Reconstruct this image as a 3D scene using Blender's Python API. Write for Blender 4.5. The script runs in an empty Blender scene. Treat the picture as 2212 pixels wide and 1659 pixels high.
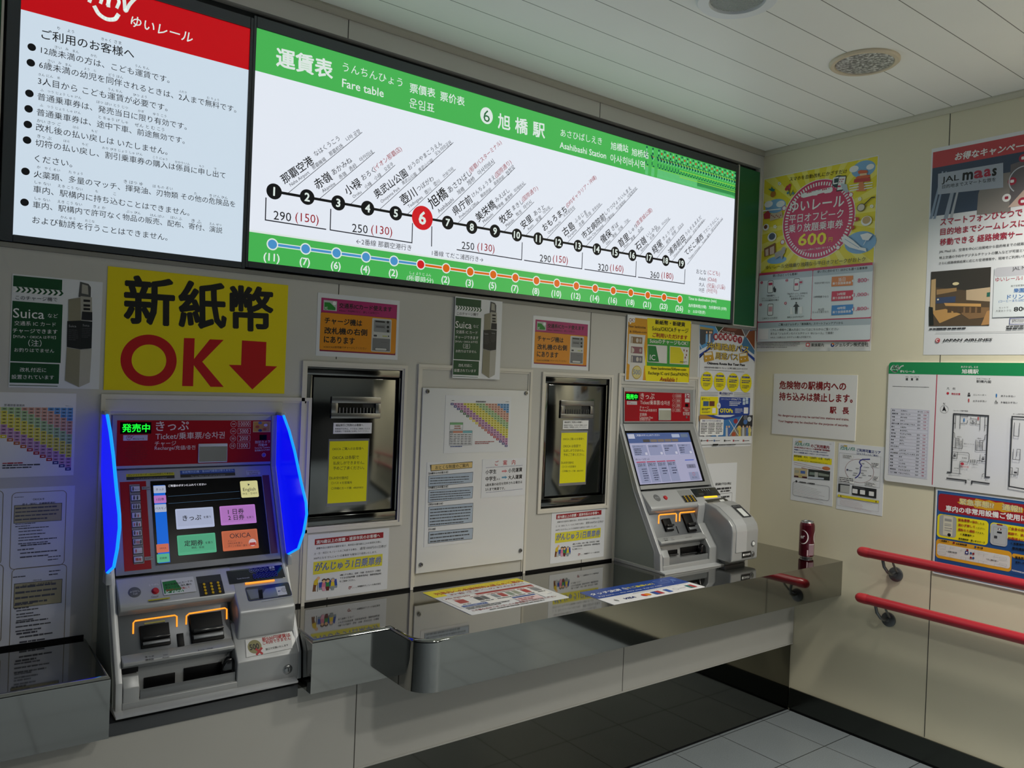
# Station ticket corner: fare table light boxes, two ticket machines, steel counter and posters.
import bpy, bmesh, math, random
from mathutils import Vector, Matrix

# ------------------------------------------------------------------ camera, world, lamps, exposure
SC = bpy.context.scene
COL = SC.collection
FPX, W2, H2 = 1723.36, 1106.0, 829.5            # focal length and image centre (2212 x 1659 frame)
CAM = Vector((-3.36507, -2.43843, 1.50629))     # world: corner of the two walls at x=0,y=0, floor z=0
PITCH, ROLL, YAW = math.radians(-.28634), math.radians(2.23478), math.radians(-37.14785)
_r = Vector((math.cos(YAW), math.sin(YAW), 0)); _f = Vector((-math.sin(YAW), math.cos(YAW), 0)); _u = Vector((0, 0, 1))
_f2 = _f*math.cos(PITCH) + _u*math.sin(PITCH); _u2 = _u*math.cos(PITCH) - _f*math.sin(PITCH)
RIGHT = _r*math.cos(ROLL) + _u2*math.sin(ROLL); UP = _u2*math.cos(ROLL) - _r*math.sin(ROLL); FWD = _f2
cd = bpy.data.cameras.new('camera'); cam = bpy.data.objects.new('camera', cd); COL.objects.link(cam)
cd.sensor_width = 36; cd.lens = FPX*36/2212; cd.clip_start = .02; cd.clip_end = 60
cam.matrix_world = Matrix(((RIGHT.x, UP.x, -FWD.x, CAM.x), (RIGHT.y, UP.y, -FWD.y, CAM.y), (RIGHT.z, UP.z, -FWD.z, CAM.z), (0, 0, 0, 1)))
SC.camera = cam
SC.view_settings.view_transform = 'Standard'; SC.view_settings.look = 'None'
SC.view_settings.gamma = 1; SC.view_settings.use_curve_mapping = False
SC.view_settings.exposure = 0.0
wd = bpy.data.worlds.new('world'); SC.world = wd; wd.use_nodes = True
wd.node_tree.nodes['Background'].inputs[0].default_value = (.55, .62, .70, 1)
wd.node_tree.nodes['Background'].inputs[1].default_value = .03
HC = 2.686                                      # ceiling height
LAMPS = [  # x, y, watts, size, colour, beam spread: recessed ceiling lights of the concourse
    (-.50, -1.65, 20, .24, (1, .96, .86), 130), (-2.0, -2.5, 15, .24, (1, .97, .90), 120), (-.55, -3.2, 42, .26, (1, .96, .88), 140),
    (-4.9, -3.9, 24, .26, (.86, .91, 1), 110), (-2.8, -4.4, 44, .26, (.96, .98, 1), 120), (-.7, -4.9, 70, .26, (1, .97, .9), 140),
]
def make_lamp(i, x, y, w, s, c, sp):
    ld = bpy.data.lights.new('ceiling_lamp', 'AREA'); ld.shape = 'DISK'; ld.size = s; ld.energy = w; ld.color = c; ld.spread = math.radians(sp)
    o = bpy.data.objects.new('lamp_glow', ld); o.location = (x, y, HC-.012); COL.objects.link(o)
    return o
LAMP_OBJS = [make_lamp(i, *l) for i, l in enumerate(LAMPS)]
random.seed(7)

# ------------------------------------------------------------------ materials
def lin(h):
    h = h.lstrip('#'); o = []
    for i in (0, 2, 4):
        c = int(h[i:i+2], 16)/255
        o.append(c/12.92 if c <= .04045 else ((c+.055)/1.055)**2.4)
    return (*o, 1)
_mc = {}
def M(hexc, rough=.55, metal=0.0, emit=0.0, noise=0.0, nscale=8.0, coat=0.0, alpha=1.0, bump=0.0, spec=.5):
    key = (hexc, rough, metal, emit, noise, nscale, coat, alpha, bump, spec)
    if key in _mc: return _mc[key]
    m = bpy.data.materials.new('mat_%03d' % len(_mc)); m.use_nodes = True
    nt = m.node_tree; b = nt.nodes['Principled BSDF']; c = lin(hexc)
    b.inputs['Base Color'].default_value = c; b.inputs['Roughness'].default_value = rough
    b.inputs['Metallic'].default_value = metal; b.inputs['Specular IOR Level'].default_value = spec
    b.inputs['Coat Weight'].default_value = coat; b.inputs['Coat Roughness'].default_value = .08
    if alpha < 1: b.inputs['Alpha'].default_value = alpha
    if emit:
        b.inputs['Base Color'].default_value = (c[0]*.25, c[1]*.25, c[2]*.25, 1)
        b.inputs['Emission Color'].default_value = c; b.inputs['Emission Strength'].default_value = emit
    if noise or bump:
        tc = nt.nodes.new('ShaderNodeTexCoord'); n = nt.nodes.new('ShaderNodeTexNoise')
        n.inputs['Scale'].default_value = nscale; n.inputs['Detail'].default_value = 6
        nt.links.new(tc.outputs['Object'], n.inputs['Vector'])
        if noise:
            mx = nt.nodes.new('ShaderNodeMix'); mx.data_type = 'RGBA'
            mx.inputs['A'].default_value = (*[v*(1-noise) for v in c[:3]], 1); mx.inputs['B'].default_value = (*[min(1, v*(1+noise)) for v in c[:3]], 1)
            nt.links.new(n.outputs['Fac'], mx.inputs['Factor']); nt.links.new(mx.outputs['Result'], b.inputs['Base Color'])
        if bump:
            bp = nt.nodes.new('ShaderNodeBump'); bp.inputs['Strength'].default_value = bump; bp.inputs['Distance'].default_value = .004
            nt.links.new(n.outputs['Fac'], bp.inputs['Height']); nt.links.new(bp.outputs['Normal'], b.inputs['Normal'])
    _mc[key] = m
    return m
def grid_material(base, line, axes, width, rough, noise=.06, nscale=14.0, lineoff=(0, 0), tint=None, speck=0):
    """Procedural panels: thin joints every axes[i] metres along object axis i."""
    m = bpy.data.materials.new('mat_grid'); m.use_nodes = True; nt = m.node_tree; L = nt.links.new
    b = nt.nodes['Principled BSDF']; b.inputs['Roughness'].default_value = rough
    tc = nt.nodes.new('ShaderNodeTexCoord'); sp = nt.nodes.new('ShaderNodeSeparateXYZ'); L(tc.outputs['Object'], sp.inputs[0])
    def math_(op, a, v):
        n = nt.nodes.new('ShaderNodeMath'); n.operation = op
        for i, q in enumerate((a, v)):
            if q is None: continue
            if isinstance(q, (int, float)): n.inputs[i].default_value = q
            else: L(q, n.inputs[i])
        return n.outputs[0]
    fac = None
    for k, (ax, step) in enumerate(axes):
        t = math_('ADD', sp.outputs[ax], -lineoff[k]); t = math_('DIVIDE', t, step); t = math_('FRACT', t, None)
        t = math_('SUBTRACT', t, .5); t = math_('ABSOLUTE', t, None); t = math_('GREATER_THAN', t, .5 - width/step/2)
        fac = t if fac is None else math_('MAXIMUM', fac, t)
    n = nt.nodes.new('ShaderNodeTexNoise'); n.inputs['Scale'].default_value = nscale; n.inputs['Detail'].default_value = 8
    L(tc.outputs['Object'], n.inputs['Vector'])
    c = lin(base); mx = nt.nodes.new('ShaderNodeMix'); mx.data_type = 'RGBA'
    mx.inputs['A'].default_value = (*[v*(1-noise) for v in c[:3]], 1); mx.inputs['B'].default_value = (*[v*(1+noise) for v in c[:3]], 1)
    L(n.outputs['Fac'], mx.inputs['Factor']); src = mx.outputs['Result']
    if speck:
        n2 = nt.nodes.new('ShaderNodeTexNoise'); n2.inputs['Scale'].default_value = 260; n2.inputs['Detail'].default_value = 2
        L(tc.outputs['Object'], n2.inputs['Vector'])
        g = math_('SUBTRACT', n2.outputs['Fac'], .5); g = math_('MULTIPLY', g, speck); g = math_('ADD', g, 1.0)
        vm = nt.nodes.new('ShaderNodeVectorMath'); vm.operation = 'SCALE'; L(src, vm.inputs[0]); L(g, vm.inputs['Scale']); src = vm.outputs[0]
    m2 = nt.nodes.new('ShaderNodeMix'); m2.data_type = 'RGBA'; L(fac, m2.inputs['Factor']); L(src, m2.inputs['A']); m2.inputs['B'].default_value = lin(line)
    L(m2.outputs['Result'], b.inputs['Base Color'])
    return m

# ------------------------------------------------------------------ mesh building
class MB:
    def __init__(s): s.v = []; s.f = []; s.mi = []; s.sm = []; s.mats = []
    def slot(s, m):
        if m not in s.mats: s.mats.append(m)
        return s.mats.index(m)
    def add(s, vs, fs, m, smooth=False):
        o = len(s.v); k = s.slot(m); s.v += [tuple(p) for p in vs]
        for f in fs: s.f.append([i+o for i in f]); s.mi.append(k); s.sm.append(smooth)
        return s
    def bm(s, b, m, smooth=False):
        b.verts.index_update()
        s.add([v.co.copy() for v in b.verts], [[v.index for v in f.verts] for f in b.faces], m, smooth); b.free(); return s
    def box(s, a, b, m, bev=0, seg=2):
        a, b = Vector(a), Vector(b)
        lo = Vector((min(a.x, b.x), min(a.y, b.y), min(a.z, b.z))); hi = Vector((max(a.x, b.x), max(a.y, b.y), max(a.z, b.z)))
        return s.prism([(lo.x, lo.y, lo.z), (hi.x, lo.y, lo.z), (hi.x, hi.y, lo.z), (lo.x, hi.y, lo.z)], (0, 0, hi.z-lo.z), m, bev, seg)
    def prism(s, pts, vec, m, bev=0, seg=2, smooth=None):
        b = bmesh.new(); vec = Vector(vec)
        p0 = [b.verts.new(Vector(p)) for p in pts]; p1 = [b.verts.new(Vector(p)+vec) for p in pts]; n = len(pts)
        b.faces.new(p0[::-1]); b.faces.new(p1)
        for i in range(n): b.faces.new((p0[i], p0[(i+1) % n], p1[(i+1) % n], p1[i]))
        bmesh.ops.recalc_face_normals(b, faces=b.faces[:])
        if bev: bmesh.ops.bevel(b, geom=b.edges[:], offset=bev, segments=seg, affect='EDGES', profile=.5)
        return s.bm(b, m, bool(bev) if smooth is None else smooth)
    def poly(s, pts, m): return s.add(pts, [list(range(len(pts)))], m)
    def tube(s, pts, r, m, n=16, caps=True):
        pts = [Vector(p) for p in pts]; vs = []; fs = []; k = len(pts)
        rs = r if isinstance(r, (list, tuple)) else [r]*k
        ref = None
        for i, p in enumerate(pts):
            t = (pts[min(i+1, k-1)]-pts[max(i-1, 0)]).normalized()
            if ref is None: ref = t.orthogonal().normalized()
            ref = (ref - t*ref.dot(t)).normalized(); q = t.cross(ref)
            for j in range(n):
                a = 2*math.pi*j/n; vs.append(p + (ref*math.cos(a)+q*math.sin(a))*rs[i])
        for i in range(k-1):
            for j in range(n): fs.append([i*n+j, i*n+(j+1) % n, (i+1)*n+(j+1) % n, (i+1)*n+j])
        s.add(vs, fs, m, True)
        if caps: s.add(vs[:n], [list(range(n))[::-1]], m); s.add(vs[-n:], [list(range(n))], m)
        return s
    def lathe(s, o, ax, prof, m, n=40, smooth=True):
        """prof: list of (radius, distance along axis)"""
        o = Vector(o); ax = Vector(ax).normalized(); e = ax.orthogonal().normalized(); g = ax.cross(e); vs = []; fs = []
        for r, d in prof:
            for j in range(n):
                a = 2*math.pi*j/n; vs.append(o+ax*d+(e*math.cos(a)+g*math.sin(a))*max(r, 1e-5))
        for i in range(len(prof)-1):
            for j in range(n): fs.append([i*n+j, i*n+(j+1) % n, (i+1)*n+(j+1) % n, (i+1)*n+j])
        return s.add(vs, fs, m, smooth)
    def build(s, name, loc=(0, 0, 0), parent=None):
        loc = Vector(loc); me = bpy.data.meshes.new(name)
        me.from_pydata([tuple(Vector(p)-loc) for p in s.v], [], s.f)
        for m in s.mats: me.materials.append(m)
        me.polygons.foreach_set('material_index', s.mi); me.polygons.foreach_set('use_smooth', s.sm)
        me.update()
        if any(s.sm) and hasattr(me, 'set_sharp_from_angle'): me.set_sharp_from_angle(angle=math.radians(38))
        o = bpy.data.objects.new(name, me); COL.objects.link(o)
        if parent is not None: o.parent = parent
        else: o.location = loc
        return o
def tag(o, label, cat, group=None):
    o['label'] = label; o['category'] = cat
    if group: o['group'] = group
    return o
class Thing:
    """A top-level thing: an Empty at its base that parents its parts (all authored in world metres)."""
    def __init__(s, name, label, cat, loc, group=None):
        s.loc = Vector(loc); s.o = bpy.data.objects.new(name, None); s.o.location = loc; s.o.empty_display_size = .05
        COL.objects.link(s.o); tag(s.o, label, cat, group)
    def part(s, name, mb, parent=None, label=None):
        o = mb.build(name, s.loc, parent or s.o)
        if label: o['label'] = label
        return o
def structure(name, mb, loc=(0, 0, 0), parent=None):
    o = mb.build(name, loc, parent)
    if parent is None: o['kind'] = 'structure'
    return o

# ------------------------------------------------------------------ surveyed planes: where a sight line of the photo meets a real surface
class Plane:
    def __init__(s, o, U, V): s.o = Vector(o); s.U = Vector(U).normalized(); s.V = Vector(V).normalized(); s.N = s.U.cross(s.V).normalized()
    def px(s, p):
        d = RIGHT*((p[0]-W2)/FPX) - UP*((p[1]-H2)/FPX) + FWD
        t = (s.o-CAM).dot(s.N)/d.dot(s.N); q = CAM+d*t-s.o
        return Vector((q.dot(s.U), q.dot(s.V)))
    def pt(s, a, lift=0): return s.o+s.U*a[0]+s.V*a[1]+s.N*lift
    def world(s, p): return s.pt(s.px(p))
    def moved(s, d): return Plane(s.o+s.N*d, s.U, s.V)
ZC = .7527
BACK = Plane((0, 0, 0), (1, 0, 0), (0, 0, 1))
SIDE = Plane((0, 0, 0), (0, -1, 0), (0, 0, 1))
TOP = Plane((0, 0, ZC), (1, 0, 0), (0, 1, 0))

_tx = {}
def glyphs(t, bold, res):
    k = (t, bold, res)
    if k not in _tx:
        c = bpy.data.curves.new('t', 'FONT'); c.body = t; c.size = 1; c.resolution_u = res
        o = bpy.data.objects.new('t', c); me = o.to_mesh()
        v0 = [(v.co.x, v.co.y) for v in me.vertices]; f0 = [list(p.vertices) for p in me.polygons]; vs, fs = [], []
        nd = 0 if not bold else (4 if bold < .016 else 8)          # heavier strokes: the face set again slightly shifted
        for i in range(max(nd, 1)):
            dx, dy = (bold*math.cos(2*math.pi*(i+.5)/nd), bold*math.sin(2*math.pi*(i+.5)/nd)) if nd else (0, 0)
            fs += [[q+len(vs) for q in f] for f in f0]; vs += [(x+dx, y+dy) for x, y in v0]
        _tx[k] = (vs, fs)
        o.to_mesh_clear(); bpy.data.objects.remove(o); bpy.data.curves.remove(c)
    return _tx[k]
class Art:
    """Printed matter on a plane. Points: tuples are photo pixels sighted onto the plane, Vectors are metres on it."""
    def __init__(s, plane, root=None, loc=None, z=.0003):
        s.pl = plane; s.z = z; s.g = {}; s.root = root; s.loc = Vector(loc) if loc is not None else None; s.default = None
    @classmethod
    def sheet(c, name, label, cat, plane, TL, BR, m, thick=.0012, lift=0.0, r=0, group=None, z0=None):
        s = c(plane); a, b = s.P(TL), s.P(BR); mb = MB()
        pts = s.rrpts(a, b, r) if r else [(a.x, b.y), (b.x, b.y), (b.x, a.y), (a.x, a.y)]
        mb.prism([plane.pt(q, lift) for q in pts], plane.N*thick, m)
        s.loc = plane.pt(((a.x+b.x)/2, min(a.y, b.y)), lift); s.root = tag(mb.build(name, s.loc), label, cat, group)
        s.z = lift+thick+.0002; s.tl, s.br = a, b
        return s
    def P(s, p): return p if isinstance(p, Vector) else s.pl.px(p)
    def mb(s, part): return s.g.setdefault(part, MB())
    def face(s, pts, m, part='artwork', z=None):
        if z is None: s.z += .00006; z = s.z
        s.mb(part).poly([s.pl.pt(q, z) for q in pts], m); return s
    def rrpts(s, a, b, r, n=5):
        x0, x1, y0, y1 = min(a.x, b.x), max(a.x, b.x), min(a.y, b.y), max(a.y, b.y); o = []
        r = min(r, (x1-x0)/2, (y1-y0)/2)
        for cx, cy, a0 in ((x1-r, y0+r, -90), (x1-r, y1-r, 0), (x0+r, y1-r, 90), (x0+r, y0+r, 180)):
            for i in range(n+1):
                t = math.radians(a0+90*i/n); o.append(Vector((cx+r*math.cos(t), cy+r*math.sin(t))))
        return o
    def rect(s, TL, BR, m, part='artwork', r=0, z=None):
        a, b = s.P(TL), s.P(BR)
        return s.face(s.rrpts(a, b, r) if r else [Vector((a.x, b.y)), Vector((b.x, b.y)), Vector((b.x, a.y)), Vector((a.x, a.y))], m, part, z)
    def frame(s, TL, BR, w, m, part='artwork', r=0, z=None):
        a, b = s.P(TL), s.P(BR)
        if z is None: s.z += .00006; z = s.z
        x0, x1, y0, y1 = min(a.x, b.x), max(a.x, b.x), min(a.y, b.y), max(a.y, b.y)
        if r:
            A = s.rrpts(a, b, r); B = s.rrpts(Vector((x0+w, y0+w)), Vector((x1-w, y1-w)), max(r-w, .0005)); n = len(A)
        else:
            A = [Vector(q) for q in ((x0, y0), (x1, y0), (x1, y1), (x0, y1))]; B = [Vector(q) for q in ((x0+w, y0+w), (x1-w, y0+w), (x1-w, y1-w), (x0+w, y1-w))]; n = 4
        s.mb(part).add([s.pl.pt(q, z) for q in A+B], [[i, (i+1) % n, n+(i+1) % n, n+i] for i in range(n)], m); return s
    def poly(s, pts, m, part='artwork', z=None): return s.face([s.P(p) for p in pts], m, part, z)
    def radius(s, c, r): return abs(s.pl.px((c[0], c[1]-r)).y - s.pl.px((c[0], c[1]+r)).y)/2 if not isinstance(c, Vector) else r
    def circ(s, c, r, m, part='artwork', sx=1.0, n=28, z=None, tooth=0):
        R = s.radius(c, r); c = s.P(c)
        return s.face([c+Vector((sx*R*math.cos(2*math.pi*i/n), R*math.sin(2*math.pi*i/n)))*(1-tooth*(i % 2)) for i in range(n)], m, part, z)
    def ring(s, c, r, w, m, part='artwork', sx=1.0, n=28, a0=0, a1=360, z=None):
        R = s.radius(c, r); c = s.P(c)
        if z is None: s.z += .00006; z = s.z
        q = [[s.pl.pt(c+Vector((sx*k*math.cos(t), k*math.sin(t))), z) for k in (R, R-w)] for t in [math.radians(a0+(a1-a0)*i/n) for i in range(n+1)]]
        s.mb(part).add([p for a in q for p in a], [[2*i, 2*i+2, 2*i+3, 2*i+1] for i in range(n)], m); return s
    def line(s, pts, w, m, part='artwork', z=None):
        P = [s.P(p) for p in pts]
        if z is None: s.z += .00006; z = s.z
        for i, (a, b) in enumerate(zip(P, P[1:])):
            d = (b-a); zi = z + 7e-6*(i % 3)
            if d.length < 1e-7: continue
            d.normalize(); n = Vector((-d.y, d.x))*w/2; e = d*w*.45
            s.mb(part).poly([s.pl.pt(q, zi) for q in (a-n-e, b-n+e, b+n+e, a+n-e)], m)
        return s
    def text(s, t, pL, pR=None, h=None, m=None, bold=0.0, part='lettering', res=2, shear=0.0, z=None, mid=False):
        vs, fs = glyphs(t, bold, res)
        if not vs: return s
        x0 = min(v[0] for v in vs); x1 = max(v[0] for v in vs); y0 = min(v[1] for v in vs); y1 = max(v[1] for v in vs)
        a = s.P(pL); H = None
        if h is not None: H = h if isinstance(pL, Vector) else 2*s.radius(pL, h/2)
        if pR is not None:
            b = s.P(pR); d = b-a; sx = d.length/(x1-x0); d.normalize()
        else:
            sx = H/(y1-y0); d = Vector((1, 0))
            if mid: a = a - d*sx*(x1-x0)/2
        sy = H/(y1-y0) if H else sx
        up = Vector((-d.y, d.x)); yc = (y0+y1)/2; zz = (s.z+.00006) if z is None else z
        nv = len(glyphs(t, 0, res)[0])                        # each heavier copy sits a hair above the last
        s.mb(part).add([s.pl.pt(a + d*((v[0]-x0)*sx + shear*(v[1]-yc)*sy) + up*((v[1]-yc)*sy), zz + 8e-6*(i//nv)) for i, v in enumerate(vs)], fs, m)
        return s
    def greek(s, TL, BR, n, m, part='small_print', fill=.55, last=.7, slant=0.0, dash=(1.5, 4.0)):
        """Rows of print too small to read."""
        a, b = s.P(TL), s.P(BR); H = max((a.y-b.y)/n, .0025); zz = s.z+.00006; mb = s.mb(part); L = b.x-a.x
        for i in range(n):
            y = a.y-H*(i+.5); h = H*fill/2; x = a.x; xe = a.x+L*(last if i == n-1 and n > 1 else random.uniform(.88, 1))
            while x < xe-h:
                w = min(h*2*random.uniform(*dash), xe-x); k = h*random.uniform(.7, 1)
                dy = slant*(x-a.x)
                mb.poly([s.pl.pt(q, zz) for q in ((x, y-k+dy), (x+w, y-k+dy+slant*w), (x+w, y+k+dy+slant*w), (x, y+k+dy))], m)
                x += w+h*random.uniform(.3, .9)
        return s
    def done(s):
        for k, mb in s.g.items():
            if mb.v: mb.build(k, s.loc, s.root)
        return s.root

def dup(root, delta, label, group=None):
    """A copy of a thing with copies of its parts and sub-parts."""
    def cp(o, par):
        c = o.copy(); COL.objects.link(c); c.parent = par
        for ch in list(o.children): cp(ch, c)
        return c
    c = cp(root, None); c.location = root.location + Vector(delta); c['label'] = label
    if group: c['group'] = group
    return c
# ------------------------------------------------------------------ common finishes
WALLM = M('#c9c7c0', .42, noise=.05, nscale=3.5)
WALLR = M('#e0d9bf', .45, noise=.06, nscale=3.0)
TRIMW = M('#dcd7cb', .35)
DARK = M('#15161a', .6); BLACK = M('#060608', .45, spec=.2); SEAM = M('#3a3833', .7)
STEEL = M('#9c9c98', .05, 1.0, bump=.006, nscale=4); STEELD = M('#6d6e6c', .09, 1.0, bump=.015, nscale=3)
BRUSH = M('#8a8a88', .28, 1.0); ALU = M('#6f7274', .35, .85)
PAPER = M('#e9e8e6', .38); PAPERG = M('#e4e6ea', .22)
XL, YF, XR_FAR, YR_END = -8.0, -6.5, 4.5, -2.7     # the right wall ends and the concourse opens behind it
# ------------------------------------------------------------------ room shell
zt, zb_ = BACK.px((554, 60)).y, BACK.px((538, 568.4)).y
sx0, sx1 = BACK.px((48.6, -84.4)).x-.21, BACK.px((1635, 560)).x       # the sign opening runs past the left of the frame
SGT, SGB = zt+.055, zb_-.020
WIN = []                                                          # openings of the two steel hatches
for tl, br in (((660, 786), (868, 1125)), ((1176, 808), (1311, 1090))):
    a, b = BACK.px(tl), BACK.px(br); WIN.append((a.x, b.x, b.y, a.y))
def holed_wall(x0, x1, z0, z1, holes, depth, m):
    xs = sorted({x0, x1, *[h[0] for h in holes], *[h[1] for h in holes]}); zs = sorted({z0, z1, *[h[2] for h in holes], *[h[3] for h in holes]})
    mb = MB()
    for xa, xb in zip(xs, xs[1:]):
        for za, zb2 in zip(zs, zs[1:]):
            cx, cz = (xa+xb)/2, (za+zb2)/2
            hole = any(h[0] < cx < h[1] and h[2] < cz < h[3] for h in holes)
            y = depth if hole else 0
            mb.add([(xa, y, za), (xb, y, za), (xb, y, zb2), (xa, y, zb2)], [[0, 1, 2, 3]], m)
    for h in holes:
        xa, xb, za, zb2 = h
        for q in ([(xa, 0, za), (xa, depth, za), (xa, depth, zb2), (xa, 0, zb2)], [(xb, 0, za), (xb, 0, zb2), (xb, depth, zb2), (xb, depth, za)],
                  [(xa, 0, zb2), (xa, depth, zb2), (xb, depth, zb2), (xb, 0, zb2)], [(xa, 0, za), (xb, 0, za), (xb, depth, za), (xa, depth, za)]):
            mb.add(q, [[0, 1, 2, 3]], m)
    mb.box((x0, .12, z0), (x1, .16, z1), m)
    return mb
wall_back = structure('wall_back', holed_wall(XL, 0, .55, HC, [(sx0, sx1, SGB, SGT)]+WIN, .06, WALLM))
mb = MB()
for x, za, zb2 in ((-2.2465, SGT, HC-.02), (-1.1175, SGT, HC-.02), (-2.2455, ZC, SGB), (-1.122, ZC, SGB), (-3.37, SGT, HC-.02)):
    for hx in WIN:                                                # joints stop at the hatch surrounds
        if hx[0]-.03 < x < hx[1]+.03 and za < hx[3] < zb2:
            mb.box((x-.0014, -.0006, hx[3]+.02), (x+.0014, .002, zb2), SEAM); zb2 = hx[2]-.02
    mb.box((x-.0014, -.0006, za), (x+.0014, .002, zb2), SEAM)
structure('panel_joint', mb, parent=wall_back)
mb = MB().box((0, .16, 0), (.12, YR_END, HC), WALLR)
wall_right = structure('wall_right', mb)
structure('panel_joint', MB().box((-.0006, -.8915, .11), (.001, -.8885, HC-.02), SEAM), parent=wall_right)
structure('wall_left', MB().box((XL-.12, .16, 0), (XL, YF, HC), M('#34373c', .6, noise=.1)))
structure('wall_front', MB().box((XL-.12, YF-.12, 0), (XR_FAR+.12, YF, HC), M('#3c3e40', .6, noise=.1)))
CEIL = grid_material('#f1f2ec', '#7b7c74', [(1, .1505)], .0032, .45, noise=.03, nscale=4, lineoff=(.0,))
structure('ceiling', MB().box((XL-.12, YF-.12, HC), (XR_FAR+.12, .16, HC+.1), CEIL))
FLOOR = grid_material('#70777b', '#2c2e2f', [(0, .302), (1, .302)], .004, .30, noise=.10, nscale=5, lineoff=(-.512, -.5755), speck=.9)
structure('floor', MB().box((XL-.12, YF-.12, -.1), (XR_FAR+.12, .16, 0), FLOOR))
structure('wall_far_right', MB().box((XR_FAR, YR_END, 0), (XR_FAR+.12, YF, HC), M('#303236', .6, noise=.1)))
structure('wall_return', MB().box((.12, YR_END, 0), (XR_FAR+.12, YR_END+.12, HC), M('#77756c', .6, noise=.05)))
# ceiling trims
structure('trim_1', MB().prism([(XL, 0, HC), (XL, -.020, HC), (XL, -.020, HC-.008), (XL, -.007, HC-.022), (XL, 0, HC-.022)], (-XL, 0, 0), M('#a9a698', .5), .001))
structure('trim_2', MB().prism([(0, 0, HC), (-.020, 0, HC), (-.020, 0, HC-.008), (-.007, 0, HC-.022), (0, 0, HC-.022)], (0, YR_END, 0), M('#c9c5b2', .5), .001))
# lower wall under the counter, its kick plate and the skirting
DL, ZB = -.2705, .3176
APRON = M('#b4b3ad', .40, noise=.04, nscale=4)
wl = structure('wall_lower', MB().box((XL, DL, ZB), (-.002, -.05, .5985), APRON))
mb = MB()
for x in (-1.131, -2.263, -3.395): mb.box((x-.0013, DL-.0006, ZB+.004), (x+.0013, DL+.001, .597), SEAM)
mb.box((XL, DL-.003, ZB-.002), (-.004, DL, ZB+.004), APRON)
structure('panel_joint', mb, parent=wl)
KICK = M('#66665f', .05, 1.0, bump=.006, nscale=3)
mb = MB().box((XL, DL+.008, .012), (-.006, -.1, ZB-.004), KICK); mb.box((XL, DL+.012, 0), (0, -.1, .012), BLACK)
structure('baseboard_back', mb)
mb = MB().box((-.008, DL+.006, .012), (.001, YR_END, .106), M('#4b4e4a', .18, .9)); mb.box((-.006, DL, 0), (.001, YR_END, .012), BLACK)
structure('baseboard_right', mb)
structure('trim_3', MB().box((XL, -.004, ZC-.02), (-2.96, .002, ZC+.009), BLACK).box((-2.40, -.004, ZC-.02), (-.95, .002, ZC+.009), BLACK).box((-.445, -.004, ZC-.02), (0, .002, ZC+.010), BLACK))
# raised surrounds on the wall: round the machines, the hatches and the notice board
def surround(n, TL, BR, w=.011, top=True, bottom=True, right=True, left=True, d=.007):
    a, b = BACK.px(TL), BACK.px(BR); mb = MB()
    for q0, q1, dd in ((0, w, d), (w, w*1.6, d*.45)):
        if top: mb.box((a.x+q0, -dd, a.y-q1), (b.x-q0, .001, a.y-q0), TRIMW)
        if bottom: mb.box((a.x+q0, -dd, b.y+q0), (b.x-q0, .001, b.y+q1), TRIMW)
        zl, zh = b.y+(q1 if bottom else 0), a.y-(q1 if top else 0)
        if left: mb.box((a.x+q0, -dd, zl), (a.x+q1, .001, zh), TRIMW)
        if right: mb.box((b.x-q1, -dd, zl), (b.x-q0, .001, zh), TRIMW)
    structure('trim_%d' % n, mb)
surround(4, (218, 851), (655, 1318), bottom=False)
surround(5, (903, 786), (1132, 1238), bottom=False)
surround(6, (1336, 806), (1494, 1190), bottom=False)
surround(7, (653, 779), (866, 1133)); surround(8, (1171, 803), (1312, 1096))
# blank panels between the surrounds and the machine tops
mb = MB()
for tl, br in (((226, 862), (609, 892)), ((1341, 815), (1499, 836))):
    a, b = BACK.px(tl), BACK.px(br); mb.box((a.x, -.004, b.y), (b.x, .001, a.y), WALLM, .001, 1)
structure('trim_9', mb)

# ------------------------------------------------------------------ recessed lamps seen overhead (unlit), and the lit ones behind
def round_fixture(name, label, x, y, r, ringm, facem, drop, inner):
    t = Thing(name, label, 'ceiling light', (x, y, HC))
    t.part('rim', MB().lathe((x, y, HC), (0, 0, -1), [(r, 0), (r, drop*.5), (r-.006, drop), (inner+.004, drop), (inner, drop*.3), (inner, 0)], ringm, 64))
    return t
t = round_fixture('downlight', 'round ceiling light with beige rim and speckled grey diffuser, unlit', -.687, -.902, .117, M('#d3c6ac', .4), None, .010, .095)
mt = bpy.data.materials.new('prismatic'); mt.use_nodes = True; nt = mt.node_tree; b = nt.nodes['Principled BSDF']
tc = nt.nodes.new('ShaderNodeTexCoord'); vo = nt.nodes.new('ShaderNodeTexNoise'); vo.inputs['Scale'].default_value = 95; cr = nt.nodes.new('ShaderNodeValToRGB')
nt.links.new(tc.outputs['Object'], vo.inputs['Vector']); nt.links.new(vo.outputs['Fac'], cr.inputs['Fac']); nt.links.new(cr.outputs['Color'], b.inputs['Base Color'])
cr.color_ramp.elements[0].position = .42; cr.color_ramp.elements[0].color = lin('#747672'); cr.color_ramp.elements[1].position = .68; cr.color_ramp.elements[1].color = lin('#d9dbd6')
b.inputs['Roughness'].default_value = .35
t.part('diffuser', MB().lathe((-.687, -.902, HC), (0, 0, -1), [(.0955, .0), (.0955, .006), (.06, .0085), (0, .0095)], mt, 64))
t = round_fixture('downlight', 'round white ceiling light with a fine mesh louvre, at the top edge of the view', -1.405, -.900, .122, M('#e6e9ea', .4), None, .014, .080)
t.part('reflector', MB().lathe((-1.405, -.9, HC), (0, 0, -1), [(.0805, .0), (.0805, .0015), (0, .0015)], M('#8f948f', .3), 48))
mb = MB(); n = 26; R = .079
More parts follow.
